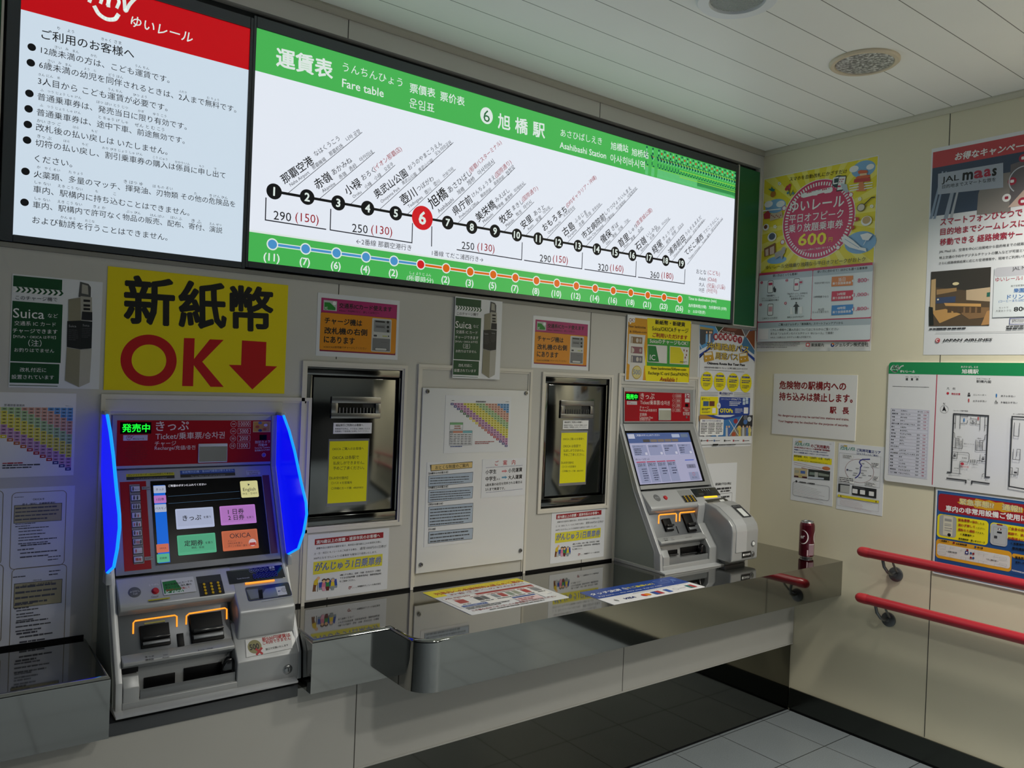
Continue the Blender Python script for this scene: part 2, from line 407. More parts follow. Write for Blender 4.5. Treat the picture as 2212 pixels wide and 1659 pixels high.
for i in range(-n//2, n//2+1):
    d = i*2*R/n; h = math.sqrt(max(R*R-d*d, 0))
    if h < .004: continue
    mb.box((-1.405+d-.0007, -.9-h, HC-.008), (-1.405+d+.0007, -.9+h, HC-.003), M('#c9cec9', .35)); mb.box((-1.405-h, -.9+d-.0007, HC-.008), (-1.405+h, -.9+d+.0007, HC-.003), M('#c9cec9', .35))
t.part('louvre', mb)
for i, (x, y, w, s, c, sp) in enumerate(LAMPS):
    t = Thing('downlight', 'lit round ceiling light over the concourse behind the viewer', 'ceiling light', (x, y, HC), 'lit concourse lights')
    t.part('rim', MB().lathe((x, y, HC), (0, 0, -1), [(s/2+.03, 0), (s/2+.03, .006), (s/2+.01, .010), (s/2+.005, .010), (s/2+.005, 0)], M('#dedede', .4), 48))
    LAMP_OBJS[i].parent = t.o; LAMP_OBJS[i].location = (0, 0, -.012)

# ------------------------------------------------------------------ stainless counters
def counter(name, label, outline, loc):
    """outline: plan polygon, front edge rolled over"""
    t = Thing(name, label, 'counter', loc); b = bmesh.new(); T = .153
    lo = [b.verts.new((x, y, ZC-T)) for x, y in outline]; hi = [b.verts.new((x, y, ZC)) for x, y in outline]; n = len(outline)
    b.faces.new(lo[::-1]); top = b.faces.new(hi); ed = []
    for i in range(n):
        b.faces.new((lo[i], lo[(i+1) % n], hi[(i+1) % n], hi[i]))
        y0, y1 = outline[i][1], outline[(i+1) % n][1]
        if not (y0 > -.03 and y1 > -.03) and max(outline[i][0], outline[(i+1) % n][0]) < -.0015: ed.append(b.edges.get((hi[i], hi[(i+1) % n])))
    bmesh.ops.recalc_face_normals(b, faces=b.faces[:])
    bmesh.ops.bevel(b, geom=ed, offset=.011, segments=5, affect='EDGES', profile=.5)
    mb = MB().bm(b, STEEL, True); o = t.part('worktop', mb); wn = o.modifiers.new('even_shading', 'WEIGHTED_NORMAL'); wn.keep_sharp = True; wn.weight = 100
    return t
def arc(cx, cy, r, a0, a1, n=10): return [(cx+r*math.cos(math.radians(a0+(a1-a0)*i/n)), cy+r*math.sin(math.radians(a0+(a1-a0)*i/n))) for i in range(n+1)]
YR, R_ = -.503, .075
counter('steel_counter', 'long mirror steel counter with rounded corner running to the right wall', [(-2.4365, -.004), (-2.4365, -.330), (-2.192, -.330)] + arc(-2.192+R_, YR+R_, R_, 180, 270) + [(-.001, YR), (-.001, -.004)], (-1.2, -.25, ZC-.153))
counter('steel_counter', 'shallow steel counter left of the blue lit ticket machine', [(XL+.01, -.004), (XL+.01, -.330), (-2.952, -.330), (-2.952, -.004)], (-3.4, -.17, ZC-.153))
t = Thing('apron_bracket', 'grey channel closing the gap under the blue lit ticket machine', 'bracket', (-2.69, -.28, .595))
t.part('channel', MB().box((-2.955, DL-.004, .578), (-2.45, -.15, .612), M('#5d5f61', .45, .6), .002))

# ------------------------------------------------------------------ handrails
RED = M('#a3222e', .30, coat=.3); REDCAP = M('#b02832', .30, coat=.3); GREYM = M('#6e7173', .35, .8)
def handrail(label, z, by):
    t = Thing('handrail', label, 'handrail', (-.08, -1.2, z-.09), 'red handrails on the right wall')
    y0 = -.634; R = .0205
    t.part('rail', MB().tube([(-.08, y0-.02, z), (-.08, -2.5, z)], R, RED, 24))
    t.part('end_cap', MB().lathe((-.08, y0-.024, z), (0, 1, 0), [(R*1.04, -.012), (R*1.07, .0), (R*1.07, .004), (R*1.03, .020)]+[(R*1.03*math.cos(a), .020+.024*math.sin(a)) for a in [math.radians(d) for d in (15, 30, 45, 60, 75, 90)]], REDCAP, 24))
    for y in (by, by-.8, by-1.6):
        mb = MB().lathe((0, y, z-.083), (-1, 0, 0), [(0, .010), (.022, .010), (.030, .006), (.031, 0)], GREYM, 32)
        mb.lathe((-.010, y, z-.083), (-1, 0, 0), [(.009, 0), (.009, .003), (0, .003)], M('#8a8d90', .3, .8), 16)
        mb.tube([(-.008, y, z-.078), (-.035, y, z-.080), (-.062, y+.004, z-.068), (-.078, y+.012, z-.045), (-.08, y+.018, z-.018)], .0065, GREYM, 12)
        mb.tube([(-.012, y-.012, z-.07), (-.04, y-.02, z-.058), (-.07, y-.024, z-.03), (-.08, y-.024, z-.016)], .0045, GREYM, 10)
        t.part('bracket', mb)
    return t
handrail('upper red handrail with rounded end on the beige right wall', .829, -.745)
handrail('lower red handrail with rounded end, below the other rail on the right wall', .631, -.722)
# ------------------------------------------------------------------ illuminated signs
def ZM(ox, oy, s): return lambda x, y: (ox+x/s, oy+y/s)
LW = M('#e2e8f2', .25, emit=.95); LWL = M('#d6e6f4', .25, emit=.84); LGRN = M('#46b152', .25, emit=.92); LRED = M('#c8000f', .25, emit=.78)
LTXT = M('#e6f2ec', .25, emit=.82); LPINK = M('#f2e6e8', .25, emit=.8)
INK = M('#23232b', .4); INK2 = M('#34343e', .4); LREDT = M('#b8202e', .3, emit=.55); LBLUE = M('#4f9bd6', .25, emit=.78); LORG = M('#e06a10', .25, emit=.8); LRD = M('#d81c24', .25, emit=.8)
FRM = M('#5b5f62', .32, .8); FRMD = M('#303335', .5, .4)

def logo(art, TL, BR, w, m, part='emblem_print', eyes=True):
    """two arches running into a rising stroke, with a smile under them"""
    a, b = art.P(TL), art.P(BR); W, H = b.x-a.x, b.y-a.y
    q = lambda x, y: Vector((a.x+W*x, b.y + (a.y-b.y)*y))
    def curve(pts, n=7):
        o = []
        for i in range(len(pts)-1):
            p0, p1, p2, p3 = pts[max(i-1, 0)], pts[i], pts[i+1], pts[min(i+2, len(pts)-1)]
            for k in range(n):
                t = k/n; o.append(q(*[.5*((2*p1[j])+(-p0[j]+p2[j])*t+(2*p0[j]-5*p1[j]+4*p2[j]-p3[j])*t*t+(-p0[j]+3*p1[j]-3*p2[j]+p3[j])*t**3) for j in (0, 1)]))
        return o+[q(*pts[-1])]
    z = art.z+.00006; art.z = z
    art.line(curve([(0, .40), (.06, .72), (.18, .97), (.30, .93), (.33, .70), (.34, .42)]), w, m, part, z)
    art.line(curve([(.33, .45), (.38, .75), (.50, .97), (.61, .92), (.63, .68), (.66, .42), (.74, .66), (.86, .90), (1.0, .98)]), w, m, part, z)
    art.line(curve([(.10, .26), (.18, .10), (.32, .02), (.46, .08), (.52, .22)]), w*1.15, m, part, z)
    if eyes: art.line(curve([(.20, .45), (.22, .60), (.21, .68)]), w*.9, m, part, z); art.line(curve([(.50, .45), (.53, .60), (.52, .68)]), w*.9, m, part, z)

def light_box(label, TLpx, BRpx, panelm, lw, rw, tw=.034, bw=.019, name='light_box_sign'):
    a, b = BACK.px(TLpx), BACK.px(BRpx); t = Thing(name, label, 'sign', ((a.x+b.x)/2, 0, b.y))
    mb = MB(); d0, d1 = -.005, .05
    x0, x1, z0, z1 = a.x-lw, b.x+rw, b.y-bw, a.y+tw
    for q in (((x0, d0, z0), (a.x, d1, z1)), ((b.x, d0, z0), (x1, d1, z1)), ((a.x, d0, z0), (b.x, d1, b.y)), ((a.x, d0, a.y), (b.x, d1, z1))): mb.box(*q, FRM, .0012, 1)
    t.part('frame', mb)
    pm = MB().box((a.x, .0, b.y), (b.x, .045, a.y), panelm); t.part('diffuser_panel', pm)
    art = Art(BACK, t.o, t.loc, .0002)
    return t, art, a, b

# ---- fare table
t, F, fa, fb = light_box('long backlit white and green railway fare table with numbered station line', (554, 60), (1576.5, 690.5), LW, .0095, .0165)
A = ZM(540, 40, 3.95); B = ZM(540, 260, 3.95); C = ZM(1000, 200, 3.191)
gt = BACK.px((550.7, 152)).y; gb = BACK.px((540, 500.5)).y
F.rect(Vector((fa.x, fa.y)), Vector((fb.x, gt)), LGRN, 'band_print'); F.rect(Vector((fa.x, gb)), Vector((fb.x, fb.y)), LGRN, 'band_print')
F.rect(Vector((fa.x, gb+.006)), Vector((fb.x, gb)), LTXT, 'band_print')
# woven pattern at the right end of the band
xw0, xw1 = BACK.px(C(1230, 400)).x, fb.x; hb = fa.y-gt; PR = M('#c8402a', .3, emit=.7); PD = M('#04504e', .3, emit=.7); PY = M('#8fd84a', .3, emit=.8); PT = M('#7ad69a', .3, emit=.8)
zp = F.z+.00006
def motif(x, y, w, h, m, sl=0): F.face([Vector((x, y)), Vector((x+w, y)), Vector((x+w+sl, y+h)), Vector((x+sl, y+h))], m, 'woven_pattern', zp)
for k in range(34):
    u = (k+.5)/34; x = xw0+(xw1-xw0)*u; s = (xw1-xw0)/34
    if random.random() > u*2.2+.12: continue
    for r in range(3):
        y = fa.y-.012-r*.011
        if (k+r) % 2: motif(x, y, s*.48, .008, PR if r % 2 else PD)
        else: motif(x, y, s*.42, .008, PT)
    motif(x, fa.y-hb*.42, s*.55, .018, PD, -s*.5); motif(x+s*.2, fa.y-hb*.46, s*.25, .015, PT, s*.45); motif(x, fa.y-hb*.34, s*.9, .0025, PR if k % 3 == 0 else PY, -s*.2)
    motif(x, fa.y-hb*.62, s*.22, .014, PD); motif(x+s*.4, fa.y-hb*.66, s*.5, .005, PD); motif(x, fa.y-hb*.70, s*.9, .002, PY)
    for j in range(4): motif(x+s*.25*j, fa.y-hb*.93, s*.12, .030, PD if u > .55 else PT, s*.06); motif(x+s*.25*j, fa.y-hb*.985, s*.12, .012, PT)
for v in (.31, .52, .74): F.rect(Vector((xw0+.25, fa.y-hb*v)), Vector((xw1, fa.y-hb*v-.004)), PY, 'woven_pattern')
F.z += .0004
for s, x0, y0, x1, y1, bo in (('運賃表', 222, 325, 706, 442, .028), ('うんちんひょう', 790, 412, 1300, 552, 0), ('Fare table', 785, 548, 1140, 640, .012), ('票價表', 1362, 590, 1580, 640, .012), ('票价表', 1622, 660, 1830, 712, .012), ('운임표', 1358, 715, 1572, 768, .005)):
    F.text(s, A(x0, y0), A(x1, y1), m=LTXT, bold=bo, part='heading_lettering')
F.circ(C(162, 160), 18, LTXT, 'heading_lettering', sx=.93); F.text('6', C(140, 158), C(184, 166), h=26, m=M('#2c7d46', .3, emit=.6), part='heading_lettering', z=F.z+.0001)
for s, x0, y0, x1, y1, bo in (('旭', 240, 193, 326, 213, .02), ('橋', 358, 222, 446, 240, .02), ('駅', 480, 250, 564, 268, .02), ('あさひばしえき', 672, 275, 957, 337, 0), ('Asahibashi Station', 666, 360, 986, 437, .012), ('旭橋站', 1018, 365, 1138, 388, .01), ('旭桥站', 1162, 408, 1278, 432, .01), ('아사히바시역', 1015, 450, 1252, 502, .006)):
    F.text(s, C(x0, y0), C(x1, y1), m=LTXT, bold=bo, part='heading_lettering')
# route line with the numbered stations
sts = [B(205, 607), B(487, 655), B(752, 705), B(1003, 750), B(1243, 793), B(1470, 833), B(1686, 873), C(60, 928), C(220, 955), C(371, 982), C(518, 1007), C(657, 1033), C(793, 1057), C(922, 1080), C(1048, 1102), C(1167, 1122), C(1283, 1140), C(1397, 1158), C(1505, 1178)]
pa, pb = BACK.px(sts[0]), BACK.px(sts[-1]); RS = F.radius(sts[0], 17.2)
F.line([pa, pb], .0085, INK, 'route_marking')
for i, p in enumerate(sts):
    c = BACK.px(p); red = i == 5; R = RS*(1.72 if red else 1.0)
    F.circ(c, R, LRD if red else INK, 'station_marking', z=F.z+.0001)
    F.text(str(i+1), c, h=R*1.12, m=LTXT, bold=.03, part='number_lettering', mid=True, z=F.z+.0002)
F.z += .0003
def names(fn, rows):
    for r in rows:
        u = r[0]; F.line([fn(u[0], u[1]), fn(u[2], u[3])], .0016, INK2, 'rule_marking', z=F.z+.00005)
        for j, (s, x0, y0, x1, y1) in enumerate(r[1:]):
            red = s[0] == '('; F.text(s, fn(x0, y0), fn(x1, y1), m=LREDT if red else (INK if j == 0 else INK2), bold=.012 if j == 0 else 0, part='name_lettering' if j == 0 else 'reading_lettering', z=F.z+.0001)
names(B, [
 ((325, 620, 955, 103), ('那覇空港', 272, 512, 528, 332), ('なはくうこう', 548, 292, 758, 150), ('Naha Airport', 342, 558, 503, 445), ('那霸機場', 530, 408, 642, 328), ('那霸机场', 676, 292, 788, 212), ('나하 공항', 820, 166, 936, 88)),
 ((598, 665, 1062, 273), ('赤嶺', 553, 558, 685, 468), ('あかみね', 700, 450, 862, 332), ('Akamine', 615, 607, 722, 535), ('赤嶺', 758, 490, 818, 450), ('赤岭', 846, 420, 905, 378), ('아카미네', 935, 340, 1042, 268)),
 ((858, 715, 1236, 383), ('小禄', 812, 610, 938, 522), ('おろく', 952, 495, 1060, 420), ('(イオン那覇店)', 1058, 415, 1288, 240), ('Oroku', 876, 655, 946, 608), ('小祿', 978, 572, 1034, 535), ('小禄', 1060, 500, 1116, 462), ('오로쿠', 1146, 425, 1218, 370)),
 ((1103, 762, 1733, 190), ('奥武山公園', 1062, 640, 1332, 440), ('おうのやまこうえん', 1350, 410, 1630, 190), ('Onoyama Park', 1118, 700, 1276, 578), ('奧武山公園', 1296, 540, 1416, 455), ('奥武山公园', 1438, 430, 1556, 338), ('오노야마공원', 1578, 290, 1712, 185)),
 ((1340, 803, 1752, 418), ('壺川', 1288, 690, 1410, 602), ('つぼがわ', 1425, 590, 1560, 490), ('Tsubogawa', 1350, 742, 1470, 655), ('壺川', 1490, 620, 1540, 585), ('壶川', 1566, 550, 1616, 515), ('쓰보가와', 1645, 480, 1732, 408)),
 ((1583, 850, 2088, 362), ('旭橋', 1530, 720, 1670, 605), ('あさひばし', 1690, 600, 1880, 440), ('(那覇バスターミナル)', 1872, 440, 2140, 185), ('Asahibashi', 1602, 780, 1732, 670), ('旭橋', 1768, 620, 1824, 580), ('旭桥', 1854, 540, 1914, 492), ('아사히바시', 1944, 455, 2076, 345)),
 ((1770, 880, 2259, 407), ('県庁前', 1732, 785, 1885, 662), ('けんちょうまえ', 1895, 645, 2085, 480), ('(国際通り)', 2092, 481, 2223, 351), ('Prefectural Office', 1786, 830, 1945, 692), ('縣政府前', 1968, 650, 2055, 585), ('县政府前', 2080, 545, 2164, 478), ('현청앞', 2186, 460, 2250, 390)),
])
names(C, [
 ((130, 935, 432, 628), ('美栄橋', 92, 870, 215, 760), ('みえばし', 222, 745, 315, 668), ('Miebashi', 138, 893, 204, 835), ('美榮橋', 226, 800, 276, 760), ('美荣桥', 290, 745, 340, 700), ('미에바시', 354, 680, 418, 625)),
 ((286, 955, 488, 755), ('牧志', 255, 888, 332, 820), ('まきし', 340, 800, 410, 748), ('(国際通り)', 408, 745, 512, 655), ('Makishi', 295, 920, 348, 875), ('牧志', 366, 845, 402, 815), ('마키시', 418, 795, 468, 750)),
 ((432, 985, 618, 792), ('安里', 402, 922, 472, 858), ('あさと', 488, 838, 560, 785), ('Asato', 445, 945, 482, 910), ('安里', 502, 885, 538, 855), ('아사토', 552, 830, 598, 788)),
 ((576, 1010, 772, 800), ('おもろまち', 550, 938, 708, 797), ('(DFSギャラリア・沖縄)', 712, 785, 915, 580), ('Omoromachi', 585, 970, 670, 890), ('오모로마치', 690, 850, 765, 790)),
 ((715, 1040, 958, 768), ('古島', 688, 970, 762, 908), ('ふるじま', 770, 890, 848, 820), ('Furujima', 725, 1000, 780, 945), ('古島', 798, 915, 832, 885), ('古岛', 846, 855, 880, 828), ('후루지마', 892, 815, 945, 768)),
 ((846, 1060, 1202, 662), ('市立病院前', 822, 993, 975, 848), ('しりつびょういんまえ', 978, 835, 1155, 655), ('Naha City Hospital', 857, 1020, 965, 915), ('市立醫院前', 974, 890, 1040, 835), ('市立医院前', 1054, 805, 1118, 745), ('시립병원앞', 1132, 720, 1194, 658)),
 ((975, 1080, 1152, 880), ('儀保', 950, 1022, 1018, 958), ('ぎぼ', 1024, 940, 1068, 905), ('Gibo', 985, 1045, 1013, 1018), ('儀保', 1028, 995, 1056, 970), ('仪保', 1070, 950, 1098, 922), ('기보', 1112, 900, 1140, 876)),
 ((1098, 1100, 1245, 935), ('首里', 1073, 1047, 1140, 985), ('しゅり', 1145, 965, 1195, 918), ('(首里城公園)', 1192, 915, 1300, 805), ('Shuri', 1107, 1065, 1138, 1037), ('首里', 1156, 1015, 1184, 988), ('슈리', 1205, 960, 1235, 932)),
 ((1216, 1125, 1428, 870), ('石嶺', 1190, 1070, 1258, 1008), ('いしみね', 1265, 990, 1335, 920), ('Ishimine', 1226, 1090, 1275, 1040), ('石嶺', 1288, 1008, 1316, 980), ('石岭', 1330, 955, 1358, 925), ('이시미네', 1370, 910, 1418, 868)),
 ((1333, 1145, 1520, 910), ('経塚', 1306, 1092, 1368, 1030), ('きょうづか', 1376, 1010, 1455, 925), ('Kyozuka', 1342, 1105, 1386, 1055), ('經塚', 1400, 1035, 1428, 1005), ('经冢', 1440, 980, 1466, 955), ('교즈카', 1480, 940, 1516, 905)),
 ((1442, 1160, 1668, 873), ('浦添前田', 1418, 1108, 1525, 995), ('うらそえまえだ', 1533, 980, 1640, 855), ('Urasoe-Maeda', 1452, 1130, 1518, 1055), ('浦添前田', 1528, 1040, 1572, 990), ('우라소에마에다', 1585, 965, 1660, 880)),
 ((1545, 1185, 1790, 868), ('てだこ浦西', 1530, 1112, 1650, 985), ('てだこうらにし', 1658, 970, 1758, 860), ('Tedako-Uranishi', 1556, 1150, 1632, 1060), ('Tedako浦西', 1648, 1040, 1700, 975), ('데다코우라니시', 1710, 955, 1786, 870)),
])
# fare brackets and prices
BL = M('#2a2a48', .4)
for fn, pts in ((B, [(135, 663), (130, 850), (645, 930)]), (B, [(688, 760), (683, 935), (1380, 1045), (1385, 880)]), (B, [(1550, 908), (1547, 1073)]),
                (C, [(407, 1035), (403, 1153), (-42, 1083)]), (C, [(422, 1156), (818, 1215), (822, 1105)]), (C, [(838, 1218), (1190, 1270), (1193, 1165)]), (C, [(1207, 1272), (1525, 1318), (1530, 1220)])):
    F.line([fn(*p) for p in pts], .0034, BL, 'bracket_marking', z=F.z+.00005)
for fn, s, x0, y0, x1, y1 in ((B, '290', 200, 808, 350, 828), (B, '(150)', 385, 832, 585, 858), (B, '250', 870, 917, 1003, 932), (B, '(130)', 1032, 937, 1212, 960), (B, '250', 1805, 1065, 1912, 1078), (B, '(130)', 1938, 1083, 2085, 1105),
                           (C, '290', 528, 1140, 605, 1149), (C, '(150)', 618, 1150, 722, 1163), (C, '320', 930, 1202, 1000, 1210), (C, '(160)', 1012, 1211, 1105, 1223), (C, '360', 1290, 1254, 1352, 1261), (C, '(180)', 1366, 1263, 1448, 1274)):
    F.text(s, fn(x0, y0), fn(x1, y1), m=LREDT if s[0] == '(' else INK2, part='fare_lettering')
F.text('←2番線 那覇空港行き', B(905, 1030), B(1375, 1090), m=INK2, part='platform_lettering'); F.text('1番線 てだこ浦西行き→', B(1552, 1130), B(1988, 1190), m=INK2, part='platform_lettering')
# minutes line in the lower band
tms = [(B(190, 1058), 11), (B(473, 1097), 7), (B(737, 1133), 6), (B(988, 1167), 4), (B(1227, 1200), 2), (B(1455, 1230), 0), (B(1672, 1262), 2), (B(1877, 1292), 3), (C(207, 1255), 5), (C(360, 1276), 7), (C(505, 1297), 8), (C(646, 1315), 10), (C(780, 1333), 12), (C(910, 1350), 14), (C(1034, 1366), 16), (C(1155, 1380), 18), (C(1272, 1397), 21), (C(1385, 1411), 23), (C(1493, 1425), 26)]
rw_ = F.radius(tms[0][0], 12.9); pts = [BACK.px(p) for p, _ in tms]
F.line(pts[:6], rw_*.72, LTXT, 'minutes_marking'); F.line(pts[:6], rw_*.42, LBLUE, 'minutes_marking'); F.line(pts[5:], rw_*.72, LTXT, 'minutes_marking'); F.line(pts[5:], rw_*.42, LORG, 'minutes_marking')
for i, (c, (p, mnt)) in enumerate(zip(pts, tms)):
    F.circ(c, rw_, LTXT, 'stop_marking', z=F.z+.0001); F.circ(c, rw_*.78, LRD if i == 5 else (LBLUE if i < 5 else LORG), 'stop_marking', z=F.z+.0002)
    if i != 5: F.text('(%d)' % mnt, c+Vector((-.001, -.044)), h=rw_*1.72, m=LTXT, bold=.022, part='minutes_lettering', mid=True)
F.z += .0003
F.text('(所要時分)', B(1335, 1348), B(1562, 1375), m=LTXT, part='minutes_lettering'); F.text('しょ よう じ ふん', B(1362, 1300), B(1543, 1322), m=LTXT, part='minutes_lettering')
for s, x0, y0, x1, y1 in (('Time to destination (min)', 1552, 1421, 1745, 1441), ('為所需時間(分鐘)　为所需时间 (分钟)', 1552, 1468, 1815, 1493), ('는　소요시분(분)', 1550, 1508, 1668, 1517)): F.text(s, C(x0, y0), C(x1, y1), m=LTXT, bold=.01, part='legend_lettering')
for s, x0, y0, x1, y1 in (('おとな', 1607, 1232, 1675, 1240), ('(こども)', 1685, 1241, 1768, 1251), ('Adult', 1625, 1281, 1672, 1287), ('(Child)', 1685, 1289, 1746, 1297), ('大人', 1625, 1321, 1664, 1326), ('(兒童) (儿童)', 1680, 1330, 1805, 1344), ('어른', 1625, 1360, 1662, 1364), ('(어린이)', 1678, 1366, 1750, 1374)):
    F.text(s, C(x0, y0), C(x1, y1), m=LREDT if s[0] == '(' else INK2, part='legend_lettering')
F.done()

# ---- notice to passengers
t, N, na, nb = light_box('tall backlit white notice with red header, left of the fare table', Vector((a1.x, fa.y)) and (48.2, -86.5), (521, 566), LWL, .030, .0100) if False else (None,)*4 if False else light_box('tall backlit white notice with red header, left of the fare table', (48.6, -84.4), (521.3, 566), LWL, .030, .0100)
D = ZM(0, 0, 2.9625)
zr = BACK.px(D(145, 62)).y
N.rect(Vector((na.x, na.y)), Vector((nb.x, zr)), LRED, 'header_print')
N.text('ゆいレール', D(838, 132), D(1235, 246), h=24, m=LTXT, bold=.012, part='header_lettering', shear=.12)
logo(N, D(578, -125), D(915, 190), .009, LTXT, 'emblem_print', eyes=True)
for s, x0, y0, x1, y1 in (('ご利用のお客様へ', 265, 215, 858, 347), ):
    N.text(s, D(x0, y0), D(x1, y1), m=INK, bold=.008, part='heading_lettering')
for s, x0, y0, x1, y1 in (('12歳未満の方は、こども運賃です。', 262, 318, 1085, 512), ('6歳未満の幼児を同伴されるときは、2人まで無料です。', 250, 412, 1512, 702), ('3人目から こども運賃が必要です。', 243, 515, 1072, 692), ('普通乗車券は、発売当日に限り有効です。', 240, 615, 1195, 812), ('普通乗車券は、途中下車、前途無効です。', 235, 715, 1182, 902), ('改札後の払い戻しは いたしません。', 230, 812, 1072, 972), ('切符の払い戻し、割引乗車券の購入は係員に申し出て', 226, 912, 1442, 1124), ('ください。', 222, 1012, 462, 1050), ('火薬類、多量のマッチ、揮発油、刃物類 その他の危険品を', 216, 1112, 1505, 1308), ('車内、駅構内に持ち込むことはできません。', 213, 1208, 1212, 1362), ('車内、駅構内で許可なく物品の販売、配布、寄付、演説', 210, 1308, 1422, 1475), ('および勧誘を行うことはできません。', 207, 1405, 1072, 1520)):
    N.text(s, D(x0, y0), D(x1, y1), m=INK2, part='body_lettering')
for s, x0, y0, x1, y1 in (('り', 368, 180, 385, 183), ('よう', 430, 195, 475, 206), ('きゃく', 648, 248, 710, 262), ('さま', 730, 266, 777, 277), ('さい', 350, 300, 395, 309), ('み', 418, 313, 438, 317), ('まん', 465, 325, 505, 335), ('かた', 580, 352, 620, 362), ('うん ちん', 865, 420, 955, 441), ('さい', 305, 388, 350, 397), ('み', 372, 402, 392, 406), ('まん', 418, 412, 458, 420), ('よう　じ', 538, 438, 615, 455), ('どう はん', 695, 477, 788, 497), ('ふたり', 1145, 582, 1195, 594), ('む りょう', 1325, 625, 1402, 642), ('さん にん　め', 245, 475, 385, 500), ('うん ちん', 692, 570, 783, 589), ('ひつ よう', 852, 606, 940, 623), ('ふ　つう じょう しゃ けん', 258, 575, 520, 628), ('はつ ばい とう じつ', 618, 650, 820, 692), ('かぎ', 883, 708, 922, 716), ('ゆう こう', 980, 728, 1065, 746), ('ふ　つう じょう しゃ けん', 255, 672, 517, 725), ('と ちゅう げ しゃ', 630, 748, 820, 785), ('ぜん と む こう', 862, 797, 1052, 832), ('かい さつ ご', 237, 770, 390, 798), ('はら', 467, 812, 505, 820), ('もど', 585, 836, 625, 844), ('きっ ぷ', 238, 870, 330, 887), ('はら', 407, 900, 446, 907), ('もど', 525, 920, 565, 928), ('わり びき じょう しゃ けん', 655, 945, 912, 990), ('こう にゅう', 978, 1005, 1072, 1022), ('かかりいん', 1120, 1035, 1215, 1051), ('もう', 1275, 1062, 1305, 1067), ('で', 1368, 1080, 1385, 1083), ('か　やく るい', 237, 1068, 385, 1092), ('た りょう', 440, 1100, 530, 1114), ('き はつ ゆ', 792, 1160, 915, 1179), ('は もの るい', 977, 1190, 1105, 1209), ('た', 1243, 1237, 1260, 1240), ('き けん ひん', 1340, 1250, 1457, 1268), ('しゃ ない', 222, 1165, 325, 1182), ('えき こう ない', 370, 1188, 530, 1213), ('も', 610, 1223, 627, 1226), ('こ', 725, 1240, 742, 1243), ('しゃ ない', 222, 1268, 320, 1284), ('えき こう ない', 368, 1288, 525, 1310), ('きょ か', 597, 1320, 675, 1332), ('ぶっ ぴん', 808, 1352, 900, 1366), ('はん ばい', 962, 1375, 1050, 1388), ('はい ふ', 1092, 1390, 1165, 1402), ('き ふ', 1225, 1412, 1288, 1421), ('えん ぜつ', 1340, 1430, 1418, 1442), ('かん ゆう', 388, 1388, 483, 1402), ('おこな', 545, 1410, 605, 1419)):
    N.text(s, D(x0, y0), D(x1, y1), m=INK2, part='reading_lettering', res=1)
for x, y in ((203, 302), (197, 402), (188, 598), (183, 697), (178, 797), (173, 897), (163, 1097), (157, 1295)): N.circ(D(x, y), 8, INK, 'bullet_marking')
N.done()
# plain green end panels of the sign run
GRN = M('#1f6a3c', .42, noise=.06, nscale=30)
for lab, xa, xb in (('blank dark green end panel between the fare table and the right wall', fb.x+.022, -.012), ('blank dark green end panel at the far left of the lit signs', na.x-.20, na.x-.036)):
    t = Thing('end_panel', lab, 'panel', ((xa+xb)/2, 0, SGB))
    t.part('board', MB().box((xa+.006, .002, SGB+.006), (xb-.006, .05, fa.y+.034), GRN)); mb = MB()
    for q in (((xa, -.003, SGB+.003), (xa+.006, .05, fa.y+.04)), ((xb-.006, -.003, SGB+.003), (xb, .05, fa.y+.04)), ((xa, -.003, SGB), (xb, .05, SGB+.006))): mb.box(*q, TRIMW, .0008, 1)
    t.part('edging', mb)
structure('trim_10', MB().box((sx0, .03, SGB), (sx1, .058, SGT), FRMD).box((sx0, -.004, SGB-.014), (sx1+.02, .001, SGB-.001), M('#8f8d86', .4), .001, 1))
# ------------------------------------------------------------------ posters and notices on the back wall
K = M('#121214', .4); KG = M('#3c3c40', .4); RD = M('#b0121c', .4); WT = M('#eeeeee', .4); YL = M('#f2e200', .35); DG = M('#0c4a26', .35); NAVY = M('#1c2a78', .4); GREY = M('#9a9a9c', .4)
SKIN = M('#e8b98e', .5); HAIRB = M('#3a2418', .5); BLUE = M('#2348a8', .4); MAG = M('#b0246c', .38); ORA = M('#e09010', .38); GRN2 = M('#3c9a38', .4); PINK = M('#d87a96', .4)
E_ = ZM(0, 560, 3.456)
# yellow new-banknote sign
P = Art.sheet('sign', 'large yellow sign with black characters and red OK arrow over the left machine', 'sign', BACK, (233, 575), (613.5, 850.5), M('#f0dc00', .35), thick=.002)
YRED = M('#c00a12', .35)
P.text('新', E_(922, 300), E_(1305, 322), h=108, m=K, bold=.028); P.text('紙', E_(1330, 335), E_(1690, 350), h=105, m=K, bold=.028); P.text('幣', E_(1712, 362), E_(2040, 378), h=100, m=K, bold=.028)
P.ring(E_(1112, 755), 55.5, .028, YRED, 'lettering', sx=1.02, n=56)
zK = P.z+.00006; kx = lambda x, y: P.P(E_(x, y))
for q in ([(1372, 588), (1452, 590), (1440, 948), (1358, 946)], [(1446, 745), (1565, 598), (1668, 602), (1508, 765), (1668, 953), (1570, 952), (1445, 790)]): P.poly([E_(*p) for p in q], YRED, 'lettering', zK)
P.poly([E_(*p) for p in ((1805, 606), (1987, 618), (1982, 796), (2068, 800), (1882, 972), (1706, 788), (1798, 790))], YRED, 'arrow_print')
P.done()

